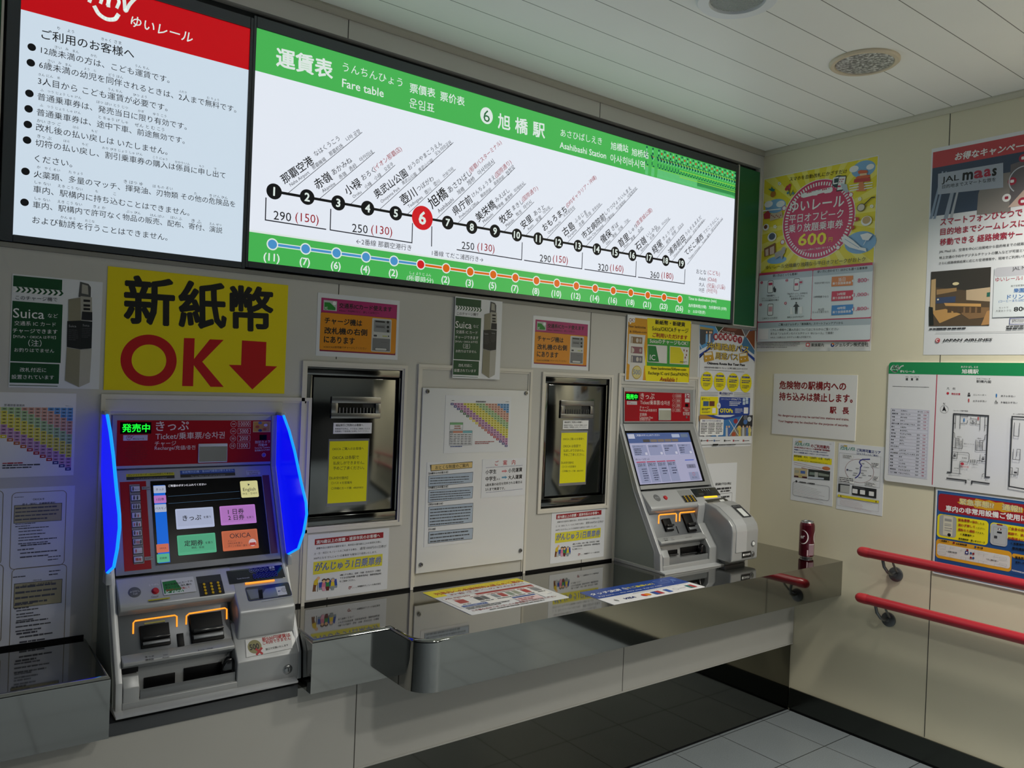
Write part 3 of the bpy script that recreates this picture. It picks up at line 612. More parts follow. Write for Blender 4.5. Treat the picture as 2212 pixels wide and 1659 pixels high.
# green and white charge-machine notice (twice on the wall)
def charge_notice():
    P = Art.sheet('notice', 'green and white notice with a grey charging kiosk, beside the yellow sign', 'notice', BACK, E_(93, 108), E_(738, 970), PAPERG, thick=.001, group=None)
    P.rect(E_(100, 120), E_(462, 233), DG); P.rect(E_(93, 310), E_(452, 775), DG); P.rect(E_(76, 770), E_(438, 930), DG); P.rect(E_(70, 937), E_(430, 950), DG)
    for i in range(9):
        x = 98+i*40; y = 203+i*3.6
        P.poly([E_(*p) for p in ((x, y), (x+20, y), (x+38, y+22), (x+16, y+42), (x-4, y+40), (x+16, y+20))], WT, z=P.z+.0002)
        P.poly([E_(*p) for p in ((x+20, y+2), (x+38, y+2), (x+56, y+24), (x+36, y+42), (x+16, y+42), (x+38, y+22))], DG, z=P.z+.00015)
    P.z += .0003
    P.text('このチャージ機で', E_(115, 285), E_(428, 302), m=KG)
    for s, x0, y0, x1, y1, bo in (('Suica', 97, 400, 330, 412, .006), ('など', 356, 420, 432, 424, 0), ('交通系 IC カード', 106, 476, 416, 488, 0), ('チャージできます', 94, 532, 428, 543, .006), ('【PiTaPa・OKICA は不可】', 100, 576, 416, 585, 0), ('（注）', 210, 625, 310, 628, 0), ('お釣りはでません', 106, 676, 404, 684, 0), ('改札付近に', 148, 824, 344, 828, 0), ('設置されています', 86, 877, 402, 882, 0)):
        P.text(s, E_(x0, y0), E_(x1, y1), m=WT, bold=bo)
    KB, KD, KL = M('#8d8873', .4), M('#4f5050', .4), M('#a8a59a', .4); kp = 'kiosk_picture'
    P.poly([E_(*p) for p in ((598, 168), (660, 185), (678, 210), (676, 300), (585, 280))], KD, kp); P.poly([E_(*p) for p in ((612, 185), (655, 198), (660, 265), (608, 255))], KL, kp)
    P.poly([E_(*p) for p in ((510, 300), (600, 285), (605, 460), (508, 462))], KB, kp); P.poly([E_(*p) for p in ((600, 275), (685, 285), (688, 460), (603, 458))], KL, kp)
    for y in (300, 335, 362): P.poly([E_(*p) for p in ((622, y), (672, y+4), (672, y+20), (622, y+18))], K, kp)
    P.poly([E_(*p) for p in ((612, 390), (688, 395), (688, 458), (606, 452))], M('#1d1d22', .4), kp)
    P.poly([E_(*p) for p in ((502, 462), (602, 458), (598, 672), (498, 655))], M('#14171a', .4), kp); P.poly([E_(*p) for p in ((602, 458), (688, 466), (682, 665), (598, 672))], M('#121a1c', .4), kp)
    P.text('Suica', E_(512, 498), E_(568, 500), m=GREY, part=kp); P.text('Suica', E_(616, 492), E_(666, 496), m=GREY, part=kp)
    P.greek(E_(512, 520), E_(585, 610), 6, KG, kp); P.greek(E_(612, 510), E_(675, 590), 6, KG, kp)
    P.poly([E_(*p) for p in ((498, 660), (598, 675), (588, 955), (484, 905))], KB, kp); P.poly([E_(*p) for p in ((598, 675), (684, 668), (668, 920), (588, 955))], M('#b3b0a6', .4), kp)
    return P.done()
cn = charge_notice()
d = BACK.px((981, 640.5))-BACK.px(E_(93, 108))
dup(cn, (d.x, -.0078, d.y), 'green and white notice with a grey charging kiosk, high above the white pinboard')

# coloured triangular fare chart (left wall)
FC = {'b': '#5a9ad0', 'o': '#d8a088', 'g': '#a9c88a', 'y': '#e4d84a', 'p': '#c08ab4', 'P': '#a878a8'}
FC = {k: M(v, .4) for k, v in FC.items()}
DIAG = [M(h, .4) for h in ('#1e2c7c', '#1e2c7c', '#1e2c7c', '#1f5a2c', '#1f5a2c', '#1f5a2c', '#e0c81a', '#e0c81a', '#e0c81a', '#b85a2c', '#b85a2c', '#b85a2c', '#b01e30', '#b01e30', '#b01e30', '#b01e30', '#2c2c78', '#2c2c78', '#2c2c78')]
def fare_triangle(P, x0, y1, cw, ch, n=19, mark=True):
    """upper-right triangle of coloured fare cells, top-left at plane point (x0,y1)"""
    z = P.z+.00006; zt_ = z+.00008
    for r in range(n):
        for c in range(r, n):
            d = c-r; x, y = x0+c*cw, y1-r*ch
            m = DIAG[r] if d == 0 else FC['p' if d <= 3 else 'y' if d <= 7 else 'g' if d <= 10 else 'o' if d <= 14 else 'b']
            if d == 0 and c: pass
            P.rect(Vector((x+cw*.04, y-ch*.04)), Vector((x+cw*.96, y-ch*.96)), m, 'chart_print', z=z)
            P.rect(Vector((x+cw*.28, y-ch*.38)), Vector((x+cw*.74, y-ch*.62)), WT if d == 0 else KG, 'figure_print', z=zt_)
    P.z += .0004
P = Art.sheet('fare_chart', 'white sheet with a coloured stepped fare triangle, left of the blue lit machine', 'chart', BACK, (-105, 845), E_(548, 1612), PAPER, thick=.001)
P.text('普通旅客運賃表', E_(30, 1088), E_(185, 1092), m=KG)
xr_, yt_ = P.P(E_(547, 1110)).x, P.P(E_(547, 1108)).y; yb_ = P.P(E_(525, 1577)).y; cw = P.P(E_(547, 1200)).x-P.P(E_(500, 1200)).x; ch = (yt_-yb_)/19
fare_triangle(P, xr_-cw*19, yt_, cw, ch)
P.text('沖縄都市モノレール', E_(485, 1094), E_(542, 1097), m=KG, res=1)
P.greek(E_(18, 1515), E_(190, 1528), 1, RD); P.greek(E_(18, 1530), E_(325, 1558), 2, KG)
P.done()
# card refund notices
OK_ = ZM(0, 1030, 4.2535)
P = Art.sheet('notice', 'laminated sheet of framed notices with tan boxes, above the left counter', 'notice', BACK, (-150, 1062), OK_(637, 1498), PAPERG, thick=.001)
GP = M('#55555c', .4); TAN = M('#b8ae84', .4)
def refund(y0, y1, box0, box1, xs=0, heads=(), rows=()):
    P.frame(OK_(108+xs, y0), OK_(590+xs, y1), .0016, M('#8a7f66', .4), 'border_print', r=.012)
    P.rect(OK_(130+xs, box0), OK_(565+xs, box1), KG, 'tan_print'); P.rect(Vector(P.P(OK_(130+xs, box0)))+Vector((.0012, -.0012)), Vector(P.P(OK_(565+xs, box1)))+Vector((-.0012, .0012)), TAN, 'tan_print')
    for s, x0, ya, x1, yb in heads: P.text(s, OK_(x0+xs, ya), OK_(x1+xs, yb), m=KG, bold=.01)
    P.greek(OK_(142+xs, box0+12), OK_(555+xs, box1-14), 4, GP, fill=.4)
    for x0, ya, x1, yb, n in rows: P.greek(OK_(x0+xs, ya), OK_(x1+xs, yb), n, GP, fill=.36)
hd1 = (('OKICA卡', 302, 206, 408, 202), ('退卡（解約）手續變更通知', 203, 254, 505, 236)); hd2 = (('OKICA卡', 302, 950, 382, 944), ('返却（解約）手続变更事项', 203, 1000, 480, 968))
rw1 = ((130, 180, 220, 192, 1), (140, 425, 335, 455, 2), (170, 462, 480, 495, 2), (170, 520, 445, 555, 2), (168, 572, 550, 600, 2), (190, 612, 480, 628, 1), (160, 655, 320, 675, 1), (185, 685, 555, 725, 2), (440, 722, 570, 764, 2))
rw2 = ((118, 908, 240, 925, 1), (450, 852, 565, 902, 2), (132, 1165, 320, 1205, 2), (150, 1215, 370, 1255, 2), (150, 1275, 375, 1310, 2), (145, 1320, 475, 1395, 3), (150, 1420, 360, 1440, 1), (180, 1450, 520, 1495, 2))
for xs in (0, -580):
    refund(145, 808, 262, 400, xs, hd1, rw1); refund(845, 1525, 982, 1155, xs, hd2, rw2)
P.done()

# magenta and orange card sign (twice)
G_ = ZM(680, 630, 10.37)
def card_sign():
    P = Art.sheet('notice', 'magenta and orange card notice in a clear sleeve, above the left steel hatch', 'notice', BACK, G_(72, 18), G_(1850, 1530), PAPERG, thick=.001)
    P.rect(G_(147, 132), G_(1800, 1425), M('#8c1c40', .38)); P.rect(G_(150, 135), G_(1825, 600), MAG); P.rect(G_(130, 462), G_(1798, 1395), ORA, r=.006)
    P.rect(G_(197, 185), G_(488, 440), M('#b9c0bd', .4)); P.poly([G_(*p) for p in ((212, 235), (335, 245), (460, 365), (455, 418), (208, 402))], M('#1c8a2c', .4)); P.circ(G_(436, 262), 4.2, WT)
    P.text('IC', G_(226, 365), G_(285, 368), m=WT, bold=.02)
    P.text('交通系ICカード使えます', G_(540, 308), G_(1722, 400), m=K, bold=.022); P.text('※Suica・PASMOなど、詳しくは窓口へ', G_(540, 418), G_(1440, 488), m=K)
    for s, x0, y0, x1, y1 in (('チャージ機は', 215, 640, 1055, 712), ('改札機の右側', 210, 868, 1172, 918), ('にあります', 200, 1065, 890, 1110)): P.text(s, G_(x0, y0), G_(x1, y1), h=15, m=K, bold=.026)
    P.text('※OKICAは券売機でチャージしてください', G_(190, 1235), G_(1155, 1275), m=K)
    kp = 'kiosk_picture'; LG = M('#c9c9c5', .4); MG = M('#77787a', .4)
    P.rect(G_(1283, 590), G_(1690, 1365), LG, kp, r=.004); P.rect(G_(1322, 628), G_(1688, 925), M('#8d8f90', .4), kp, r=.004); P.rect(G_(1352, 650), G_(1566, 698), K, kp); P.rect(G_(1350, 740), G_(1566, 835), MG, kp); P.rect(G_(1372, 780), G_(1550, 805), K, kp); P.rect(G_(1372, 812), G_(1550, 828), LG, kp)
    for y in (685, 795, 885): P.circ(G_(1632, y), 2.9, K, kp)
    P.rect(G_(1312, 962), G_(1385, 1008), KG, kp, r=.002); P.rect(G_(1510, 985), G_(1615, 1012), M('#b8bd55', .4), kp); P.circ(G_(1644, 1000), 1.6, KG, kp); P.rect(G_(1290, 1035), G_(1672, 1340), MG, kp); P.rect(G_(1478, 1128), G_(1615, 1140), K, kp); P.rect(G_(1335, 1252), G_(1610, 1335), KG, kp, r=.008); P.rect(G_(1345, 1260), G_(1600, 1325), LG, kp, r=.008)
    return P.done()
cs = card_sign()
d = BACK.px((1156.5, 690))-BACK.px(G_(147, 132))
dup(cs, (d.x, 0, d.y), 'magenta and orange card notice in a clear sleeve, above the right steel hatch')

# one-day ticket notice for elderly residents (twice)
J_ = ZM(650, 1130, 9.219)
def elder_notice():
    P = Art.sheet('notice', 'white notice with red title and seated elderly figures, below the left steel hatch', 'notice', BACK, J_(140, 240), J_(1712, 1310), PAPERG, thick=.001)
    P.poly([J_(*p) for p in ((275, 320), (1640, 178), (1638, 290), (270, 437))], M('#9c1420', .4), 'title_print')
    P.text('満70歳以上の那覇・浦添市民のお客様へ', J_(303, 380), J_(1572, 242), m=WT, bold=.018)
    for s, x0, y0, x1, y1 in (('那覇市及び浦添市の補助を受け、両市民の満70歳以上のお客様を対象に', 305, 505, 1600, 368), ('土・日・祝日にモノレールをご利用する場合、', 258, 610, 1118, 515), ('通常1000円の1日券が', 1172, 505, 1700, 455), ('300円となる“がんじゅう1日乗車券”を駅窓口で発売いたします。', 252, 705, 1512, 570)): P.text(s, J_(x0, y0), J_(x1, y1), m=KG)
    P.poly([J_(*p) for p in ((248, 775), (1625, 610), (1612, 845), (238, 1028))], M('#e2d83a', .4), 'title_print')
    a, b = J_(275, 875), J_(1598, 735)
    P.text('がんじゅう1日乗車券', (a[0]+.6, a[1]+.5), (b[0]+.6, b[1]+.5), h=19, m=NAVY, bold=.022, shear=.12); P.z += .0001
    P.text('がんじゅう1日乗車券', a, b, h=19, m=M('#8c9cc8', .4), shear=.12)
    for s, x0, y0, x1, y1 in (('※購入する際は、住所・年齢（生年月日）が確認', 772, 1035, 1585, 940), ('できる公的証明書（自動車免許証・健康保険証等）', 770, 1095, 1602, 1000), ('をご持参ください。', 768, 1160, 1082, 1128), ('沖縄都市モノレール株式会社', 1122, 1262, 1590, 1200)): P.text(s, J_(x0, y0), J_(x1, y1), m=KG, bold=.008)
    logo(P, J_(945, 1262), J_(1015, 1305), .0014, RD, 'emblem_print', eyes=False); P.text('ゆいレール', J_(1012, 1288), J_(1105, 1276), m=KG)
    fp = 'figures_picture'; poly = lambda pts, m: P.poly([J_(*p) for p in pts], m, fp)
    poly([(355, 1185), (705, 1105), (722, 1240), (352, 1300)], BLUE); poly([(352, 1285), (722, 1235), (718, 1280), (355, 1330)], M('#8a9aa8', .4))
    poly([(250, 1200), (310, 1215), (290, 1300), (292, 1360), (265, 1360), (262, 1300), (256, 1362), (228, 1365)], M('#7a4a22', .4)); poly([(262, 1150), (322, 1090), (345, 1120), (322, 1235), (248, 1225)], M('#e0c02c', .4)); P.circ(J_(345, 1095), 3.6, SKIN, fp); poly([(330, 1185), (337, 1185), (332, 1362), (322, 1362)], K)
    for x, cm, lm, hm in ((452, PINK, M('#e0a0b8', .4), HAIRB), (528, M('#2c8a4a', .4), M('#6a1f22', .4), HAIRB), (628, M('#e0c82c', .4), M('#8f9a9c', .4), GREY)):
        o = (x-452)*-.10
        poly([(x-32, 1185+o), (x+30, 1178+o), (x+42, 1290+o), (x-48, 1295+o)], cm); poly([(x-42, 1270+o), (x+36, 1262+o), (x+24, 1345+o), (x-28, 1350+o)], lm); P.circ(J_(x+2, 1148+o), 4.2, SKIN, fp); P.ring(J_(x+2, 1146+o), 4.8, .0042, hm, fp, a0=0, a1=180)
    return P.done()
en = elder_notice()
P_ = Art(BACK); d = BACK.px((1192, 1104.5))-BACK.px(J_(140, 240))
dup(en, (d.x, 0, d.y), 'white notice with red title and seated elderly figures, below the right steel hatch')

# new banknotes poster
Q_ = ZM(1340, 670, 9.759)
P = Art.sheet('poster', 'yellow and green banknote poster taped over the right ticket machine', 'poster', BACK, Q_(122, 92), Q_(1415, 1545), PAPERG, thick=.001, lift=.0078)
P.rect(Q_(140, 145), Q_(1415, 1520), M('#d89a10', .38)); P.poly([Q_(*p) for p in ((535, 165), (1455, 235), (1405, 1525), (508, 1490), (480, 1180), (545, 600))], YL); P.poly([Q_(*p) for p in ((540, 590), (1440, 655), (1415, 1210), (525, 1170))], GRN2)
P.rect(Q_(140, 130), Q_(275, 265), M('#f0f0ee', .4), r=.006); P.poly([Q_(*p) for p in ((160, 258), (205, 268), (172, 300))], M('#f0f0ee', .4)); P.text('OK!', Q_(152, 205), Q_(265, 212), h=8, m=M('#7a1424', .4), bold=.01)
P.text('New banknotes', Q_(140, 335), Q_(505, 368), h=6, m=M('#5a3408', .4), bold=.02); P.text('& 500yen-coin', Q_(165, 455), Q_(525, 478), h=6, m=M('#5a3408', .4), bold=.02)
P.poly([Q_(*p) for p in ((150, 500), (498, 530), (465, 780), (495, 1170), (470, 1165), (440, 1478), (145, 1462), (165, 1150), (118, 1120))], M('#d8d6d0', .4))
for y, h1 in ((632, '#8a6e4a'), (840, '#8a5a62'), (1030, '#6c6c74')):
    P.rect(Q_(195, y-78), Q_(428, y+82), M(h1, .4), 'banknote_picture'); P.circ(Q_(325 if h1 != '#8a5a62' else 232, y+5), 5, M('#c8c0b4', .4), 'banknote_picture', sx=.8); P.circ(Q_(388, y+8), 4.2, M('#b4a79c', .4), 'banknote_picture', sx=.8); P.rect(Q_(205, y-60), Q_(222, y+66), M('#c8c0b4', .4), 'banknote_picture')
P.circ(Q_(312, 1310), 14.6, M('#b89a3a', .4), 'coin_picture'); P.circ(Q_(312, 1310), 13, M('#d8cc88', .4), 'coin_picture'); P.text('500', Q_(232, 1300), Q_(385, 1312), h=11, m=M('#7c8ca4', .4), bold=.02, part='coin_picture')
for s, x0, y0, x1, y1, h, m, bo in (('新紙幣・新硬貨', 702, 250, 1330, 305, 10, K, .02), ('Suica/OKICAチャージ', 635, 382, 1398, 440, 11, K, .006), ('ご利用いただけます', 645, 520, 1378, 580, 10, M('#a01818', .4), .022), ('SuicaのチャージもOK！', 585, 645, 1390, 706, 10, WT, .015), ('New banknotes/500yen-coin', 612, 1228, 1350, 1262, 8, M('#4a4410', .4), .015), ('Recharge IC card (Suica/PASMO)', 556, 1330, 1392, 1368, 9, M('#4a4410', .4), .012)): P.text(s, Q_(x0, y0), Q_(x1, y1), h=h, m=m, bold=bo)
P.text('Available !', Q_(800, 1450), Q_(1160, 1470), h=9.5, m=M('#a01818', .4), bold=.02, shear=.2)
P.poly([Q_(*p) for p in ((540, 725), (952, 752), (946, 1125), (532, 1092))], M('#d9d8d4', .4), 'card_picture'); P.poly([Q_(*p) for p in ((545, 745), (715, 758), (780, 1092), (545, 1082))], M('#1f7a36', .4), 'card_picture'); P.text('IC', Q_(585, 992), Q_(700, 1000), h=11.5, m=WT, part='card_picture', bold=.006)
P.poly([Q_(*p) for p in ((1005, 755), (1415, 785), (1398, 1152), (1000, 1128))], M('#d9d8d4', .4), 'card_picture'); P.poly([Q_(*p) for p in ((1015, 768), (1225, 785), (1300, 930), (1290, 1130), (1008, 1118))], M('#d8cc1c', .4), 'card_picture')
for x, y in ((1305, 845), (1365, 860), (1355, 945), (1330, 1000)): P.circ(Q_(x, y), 2.6, M('#8a4a30', .4), 'card_picture', sx=.7)
P.greek(Q_(1218, 1072), Q_(1372, 1115), 2, KG)
P.done()

# bus pass poster
U_ = ZM(1500, 690, 5.925)
P = Art.sheet('poster', 'narrow blue and yellow bus pass poster beside the right ticket machine', 'poster', BACK, U_(65, 35), U_(715, 1620), PAPERG, thick=.001)
BL2 = M('#1c3f98', .4); SKY = M('#5a9cd0', .4); DGN = M('#2c4a2c', .4); BRN = M('#6a3a2a', .4)
pic = lambda pts, m, part='photo_print': P.poly([U_(*p) for p in pts], m, part)
pic([(65, 35), (245, 55), (300, 165), (245, 290), (65, 395)], SKY); pic([(68, 120), (240, 125), (235, 255), (90, 330), (66, 300)], M('#4a4c50', .4)); pic([(70, 90), (240, 120), (240, 140), (70, 125)], M('#b09a52', .4))
for x, c in ((155, '#7ab0e0'), (195, '#e0e0dc'), (215, '#5a6a90')): pic([(x-12, 190), (x+12, 185), (x+16, 290), (x-16, 300)], M(c, .4)); P.circ(U_(x, 165), 2.6, SKIN, 'photo_print')
pic([(245, 55), (395, 70), (300, 165)], DGN); pic([(395, 70), (585, 85), (640, 215), (300, 165)], BRN); pic([(430, 95), (580, 95), (520, 150), (400, 140)], M('#8a5040', .4)); pic([(585, 85), (725, 98), (655, 220)], M('#7c7c80', .4)); pic([(725, 98), (772, 102), (765, 400), (655, 220)], M('#8a4a24', .4)); pic([(725, 98), (772, 102), (770, 140), (700, 150)], M('#3a6ab8', .4)); pic([(640, 215), (655, 220), (765, 400), (760, 450), (600, 330)], M('#4a7aa0', .4))
for x0, y0, x1, y1 in ((245, 55, 305, 170), (395, 70, 290, 185), (585, 85, 640, 200), (725, 98, 650, 225), (668, 240, 768, 395), (65, 320, 95, 380)): P.line([U_(x0, y0), U_(x1, y1)], .003, WT, 'photo_print')
P.poly([Vector(q) for q in [P.P(U_(62, 500))] + [P.P(U_(60+705*i/16, 500-215*math.sin(math.pi*(.08+.84*i/16))+i*3)) for i in range(17)] + [P.P(U_(765, 550))] + [P.P(U_(760-700*i/16, 545-205*math.sin(math.pi*(.02+.96*i/16))-i*3)) for i in range(17)]], BL2, 'arc_print')
pic([(62, 520), (765, 560), (735, 1220), (50, 1215)], PAPERG, 'arc_print'); P.circ(U_(412, 545), 44, PAPERG, 'arc_print', sx=1.25)
for i, s in enumerate('観光客限定！'):
    x, y = 268+62*i, 228-18*math.sin(math.pi*(i+.6)/5.6)+i*7; P.circ(U_(x, y), 7.6, M('#a81c2c', .4), 'title_print')
for i, s in enumerate('観光客限定！'):
    x, y = 268+62*i, 228-18*math.sin(math.pi*(i+.6)/5.6)+i*7; P.text(s, U_(x, y), h=8.6, m=WT, bold=.02, mid=True)
P.text('Tourists only', U_(345, 155), U_(510, 180), h=5, m=WT)
P.z += .0002
for s, x0, y0, x1, y1, h in (('沖縄路線バス', 150, 335, 690, 385, 17), ('周遊バス', 258, 462, 556, 485, 17)):
    P.text(s, U_(x0, y0), U_(x1, y1), h=h, m=M('#16246c', .4), bold=.07); P.z += .0001; P.text(s, U_(x0, y0), U_(x1, y1), h=h, m=M('#e0c23a', .4), bold=.014); P.z += .0001
for x0, x1, yo in ((112, 245, 0), (562, 690, 12)): pic([(x0, 425+yo), (x1-22, 408+yo), (x1, 520+yo), (x0+8, 548+yo)], M('#c89a2c', .4), 'bus_print'); pic([(x0+8, 430+yo), (x1-34, 418+yo), (x1-28, 452+yo), (x0+12, 462+yo)], M('#e6e2d0', .4), 'bus_print'); P.circ(U_(x0+30, 498+yo), 1.6, WT, 'bus_print'); P.circ(U_(x1-50, 490+yo), 1.6, WT, 'bus_print')
P.text('Okinawa Route Bus Tour Pass', U_(155, 558), U_(638, 583), h=5.4, m=M('#26242c', .4), bold=.04)
P.text('沖縄本島内対象の路線バス・モノレールが乗り放題になるサービスです！', U_(118, 612), U_(672, 636), h=4, m=KG, bold=.01); P.greek(U_(118, 640), U_(672, 652), 1, KG, slant=-.0)
for x in (150, 318, 485, 648):
    o = (x-150)*.055; P.circ(U_(x, 788+o), 20.5, YL, 'badge_print', sx=1.02, n=44, tooth=.05); P.rect(U_(x-46, 700+o), U_(x+48, 728+o), NAVY, 'badge_print', r=.006); P.text('ポイント', U_(x-34, 714+o), U_(x+34, 716+o), m=WT)
    P.greek(U_(x-52, 745+o), U_(x+54, 795+o), 2, NAVY, fill=.6, last=.9); P.greek(U_(x-48, 808+o), U_(x+48, 860+o), 3, KG)
for dy in (0, 20, 40): P.line([U_(72, 932+dy), U_(292, 934+dy)], .0012, KG); P.line([U_(495, 938+dy), U_(702, 945+dy)], .0012, KG)
P.text('購入方法はコチラ', U_(312, 943), U_(478, 950), m=NAVY, bold=.03); P.greek(U_(330, 966), U_(455, 976), 1, KG)
P.rect(U_(70, 985), U_(285, 1220), YL, r=.004); P.text('紙チケット', U_(84, 1016), U_(192, 1020), m=K, bold=.01); P.rect(U_(102, 1045), U_(172, 1110), M('#3a5a8a', .4)); P.rect(U_(182, 1045), U_(246, 1110), BRN); P.greek(U_(84, 1130), U_(195, 1165), 2, KG, fill=.7); P.greek(U_(84, 1175), U_(200, 1200), 3, KG); P.rect(U_(218, 1132), U_(260, 1200), WT)
P.rect(U_(312, 992), U_(694, 1222), BL2, r=.005); P.text('スマートフォンで', U_(330, 1018), U_(450, 1022), m=WT); P.text('OTOPaアプリ', U_(460, 1020), U_(585, 1024), m=WT, bold=.02); P.text('OTOPa', U_(316, 1165), U_(482, 1168), h=9.5, m=YL, bold=.05); P.greek(U_(438, 1045), U_(586, 1110), 3, WT); P.greek(U_(510, 1135), U_(612, 1200), 4, WT, fill=.4); P.rect(U_(622, 1125), U_(675, 1205), WT, r=.003)
for x, y in ((608, 1008), (646, 998), (608, 1052), (646, 1040)): P.rect(U_(x, y), U_(x+30, y+40), M('#c8d8e8', .4), r=.001)
P.circ(U_(299, 1103), 6.6, PAPERG); P.text('OR', U_(288, 1103), U_(311, 1104), m=NAVY)
pic([(50, 1225), (245, 1228), (360, 1290), (50, 1300)], M('#b8843c', .4)); pic([(140, 1226), (690, 1226), (600, 1262), (520, 1282), (420, 1290), (320, 1280), (220, 1255)], BL2, 'arc_print'); pic([(230, 1224), (510, 1222), (450, 1246), (370, 1252), (300, 1244)], PAPERG, 'arc_print')
pic([(355, 1290), (600, 1235), (735, 1225), (720, 1500), (200, 1500)], M('#3a7ab8', .4)); pic([(600, 1235), (735, 1225), (728, 1370), (520, 1380)], M('#2a2c34', .4)); pic([(495, 1390), (725, 1370), (720, 1500), (430, 1500)], M('#8a8578', .4))
for x, y, c in ((640, 1310, '#4a74b4'), (690, 1275, '#c8ccd4'), (640, 1255, '#6a6e78'), (515, 1300, '#a03038'), (560, 1390, '#d8c060'), (690, 1420, '#d8ccb0'), (490, 1470, '#b05030')): P.circ(U_(x, y), 5.4, M(c, .4), 'photo_print', sx=1.3)
for x, c in ((400, '#c8ccd0'), (430, '#4a6ab0'), (565, '#d8c050'), (610, '#c0c4c8'), (660, '#5a78b8'), (690, '#d8cc60')): pic([(x-12, 1385), (x+12, 1385), (x+14, 1495), (x-14, 1495)], M(c, .4)); P.circ(U_(x, 1372), 2.4, SKIN, 'photo_print')
P.line([U_(430, 1290), U_(545, 1480)], .003, WT, 'photo_print'); P.line([U_(600, 1230), U_(435, 1480)], .003, WT, 'photo_print')
P.rect(U_(58, 1275), U_(352, 1480), WT, r=.006); P.text('路線バスで行ける主な観光地', U_(84, 1296), U_(322, 1298), m=NAVY, bold=.01)
for x in (70, 165, 262): P.greek(U_(x, 1318), U_(x+80, 1462), 7, KG, last=.6)
P.rect(U_(45, 1502), U_(715, 1585), PAPERG); pic([(100, 1478), (140, 1478), (118, 1502)], WT); pic([(255, 1478), (295, 1478), (275, 1502)], WT)
for x, c in ((65, '#5a5a5a'), (142, '#b03030'), (230, '#4a6a9a'), (362, '#2a2a2a'), (475, '#a83a4a'), (602, '#b04a4a')): P.rect(U_(x, 1538), U_(x+18, 1562), M(c, .4)); P.greek(U_(x+22, 1542), U_(x+85, 1558), 1, KG)
P.rect(U_(218, 1592), U_(288, 1612), K); P.greek(U_(296, 1596), U_(520, 1610), 1, K)
P.done()
# taped note half hidden by the right machine
P = Art.sheet('notice', 'plain white note on the wall half hidden behind the right ticket machine', 'notice', BACK, (1510, 1003), (1588, 1098), PAPERG, thick=.001)
P.text('駅係員が不在の時は', (1545, 1046), (1579, 1044), m=K, bold=.03); P.greek((1548, 1052), (1580, 1058), 1, KG); P.greek((1556, 1058), (1578, 1063), 1, KG); P.frame((1545, 1067), (1580, 1094), .0015, KG, 'border_print', r=.003); P.greek((1556, 1070), (1577, 1084), 2, KG)
P.done()

# white acrylic pinboard with three sheets
V_ = ZM(880, 830, 4.046)
pb_ = Art.sheet('pinboard', 'white acrylic pinboard held by four bolts between the steel hatches', 'pinboard', BACK, V_(125, 30), V_(995, 1478+50), M('#e3e4e4', .12, coat=.3), thick=.006, lift=.004)
BOLT = M('#8a8a88', .25, 1.0)
for x, y in ((162, 62), (1022, 77), (972, 1448), (104, 1571)):
    w = BACK.world(V_(x, y)); mb = MB().lathe(w+Vector((0, -.001, 0)), (0, -1, 0), [(.0075, 0), (.0075, .013), (.006, .015), (.003, .015), (.003, .012), (0, .012)], BOLT, 24); mb.build('bolt', pb_.loc, pb_.root)
LIFT = .0102
P = Art.sheet('fare_chart', 'laminated sheet with a coloured stepped fare triangle at the top of the pinboard', 'chart', BACK, V_(322, 95), V_(875, 585), PAPERG, thick=.0008, lift=LIFT)
xa_, xb2, ya_, yb_ = P.P(V_(363, 160)).x, P.P(V_(875, 165)).x, P.P(V_(363, 161)).y, P.P(V_(865, 546)).y
fare_triangle(P, xa_, ya_, (xb2-xa_)/19, (ya_-yb_)/19); P.text('普通旅客運賃表', V_(583, 151), V_(672, 152), m=K, bold=.01)
P.greek(V_(372, 138), V_(398, 146), 1, KG); P.greek(V_(842, 148), V_(874, 156), 1, KG)
P.rect(V_(357, 332), V_(470, 352), M('#7ab07c', .4)); P.frame(V_(357, 332), V_(469, 395), .0008, KG, 'border_print'); P.greek(V_(395, 355), V_(455, 392), 2, M('#a06a5a', .4), last=1)
P.rect(V_(354, 405), V_(382, 428), GREY); P.rect(V_(384, 405), V_(468, 424), M('#d0907a', .4)); P.rect(V_(470, 403), V_(550, 424), M('#7ab4bc', .4)); P.frame(V_(354, 405), V_(548, 528), .0008, KG, 'border_print')
for i in range(6): P.greek(V_(357+32*i, 430), V_(380+32*i, 525), 6, KG, last=1, fill=.4)
P.greek(V_(360, 535), V_(465, 548), 1, M('#3a4a8a', .4)); P.greek(V_(575, 495), V_(750, 520), 2, M('#a04a4a', .4)); P.done()
P = Art.sheet('notice', 'laminated sheet of blue-grey boxes under a tan scroll title on the pinboard', 'notice', BACK, V_(158, 680), V_(545, 1375), PAPERG, thick=.0008, lift=LIFT)
P.poly([V_(*p) for p in ((183, 702), (555, 672), (552, 728), (190, 758))], M('#3c3a34', .4), 'title_print'); P.poly([V_(*p) for p in ((196, 703), (552, 678), (550, 724), (194, 752))], M('#dcbf7c', .4), 'title_print'); P.text('おとくな制度のご案内', V_(230, 726), V_(520, 704), m=K, bold=.012)
BG = M('#aebccd', .4)
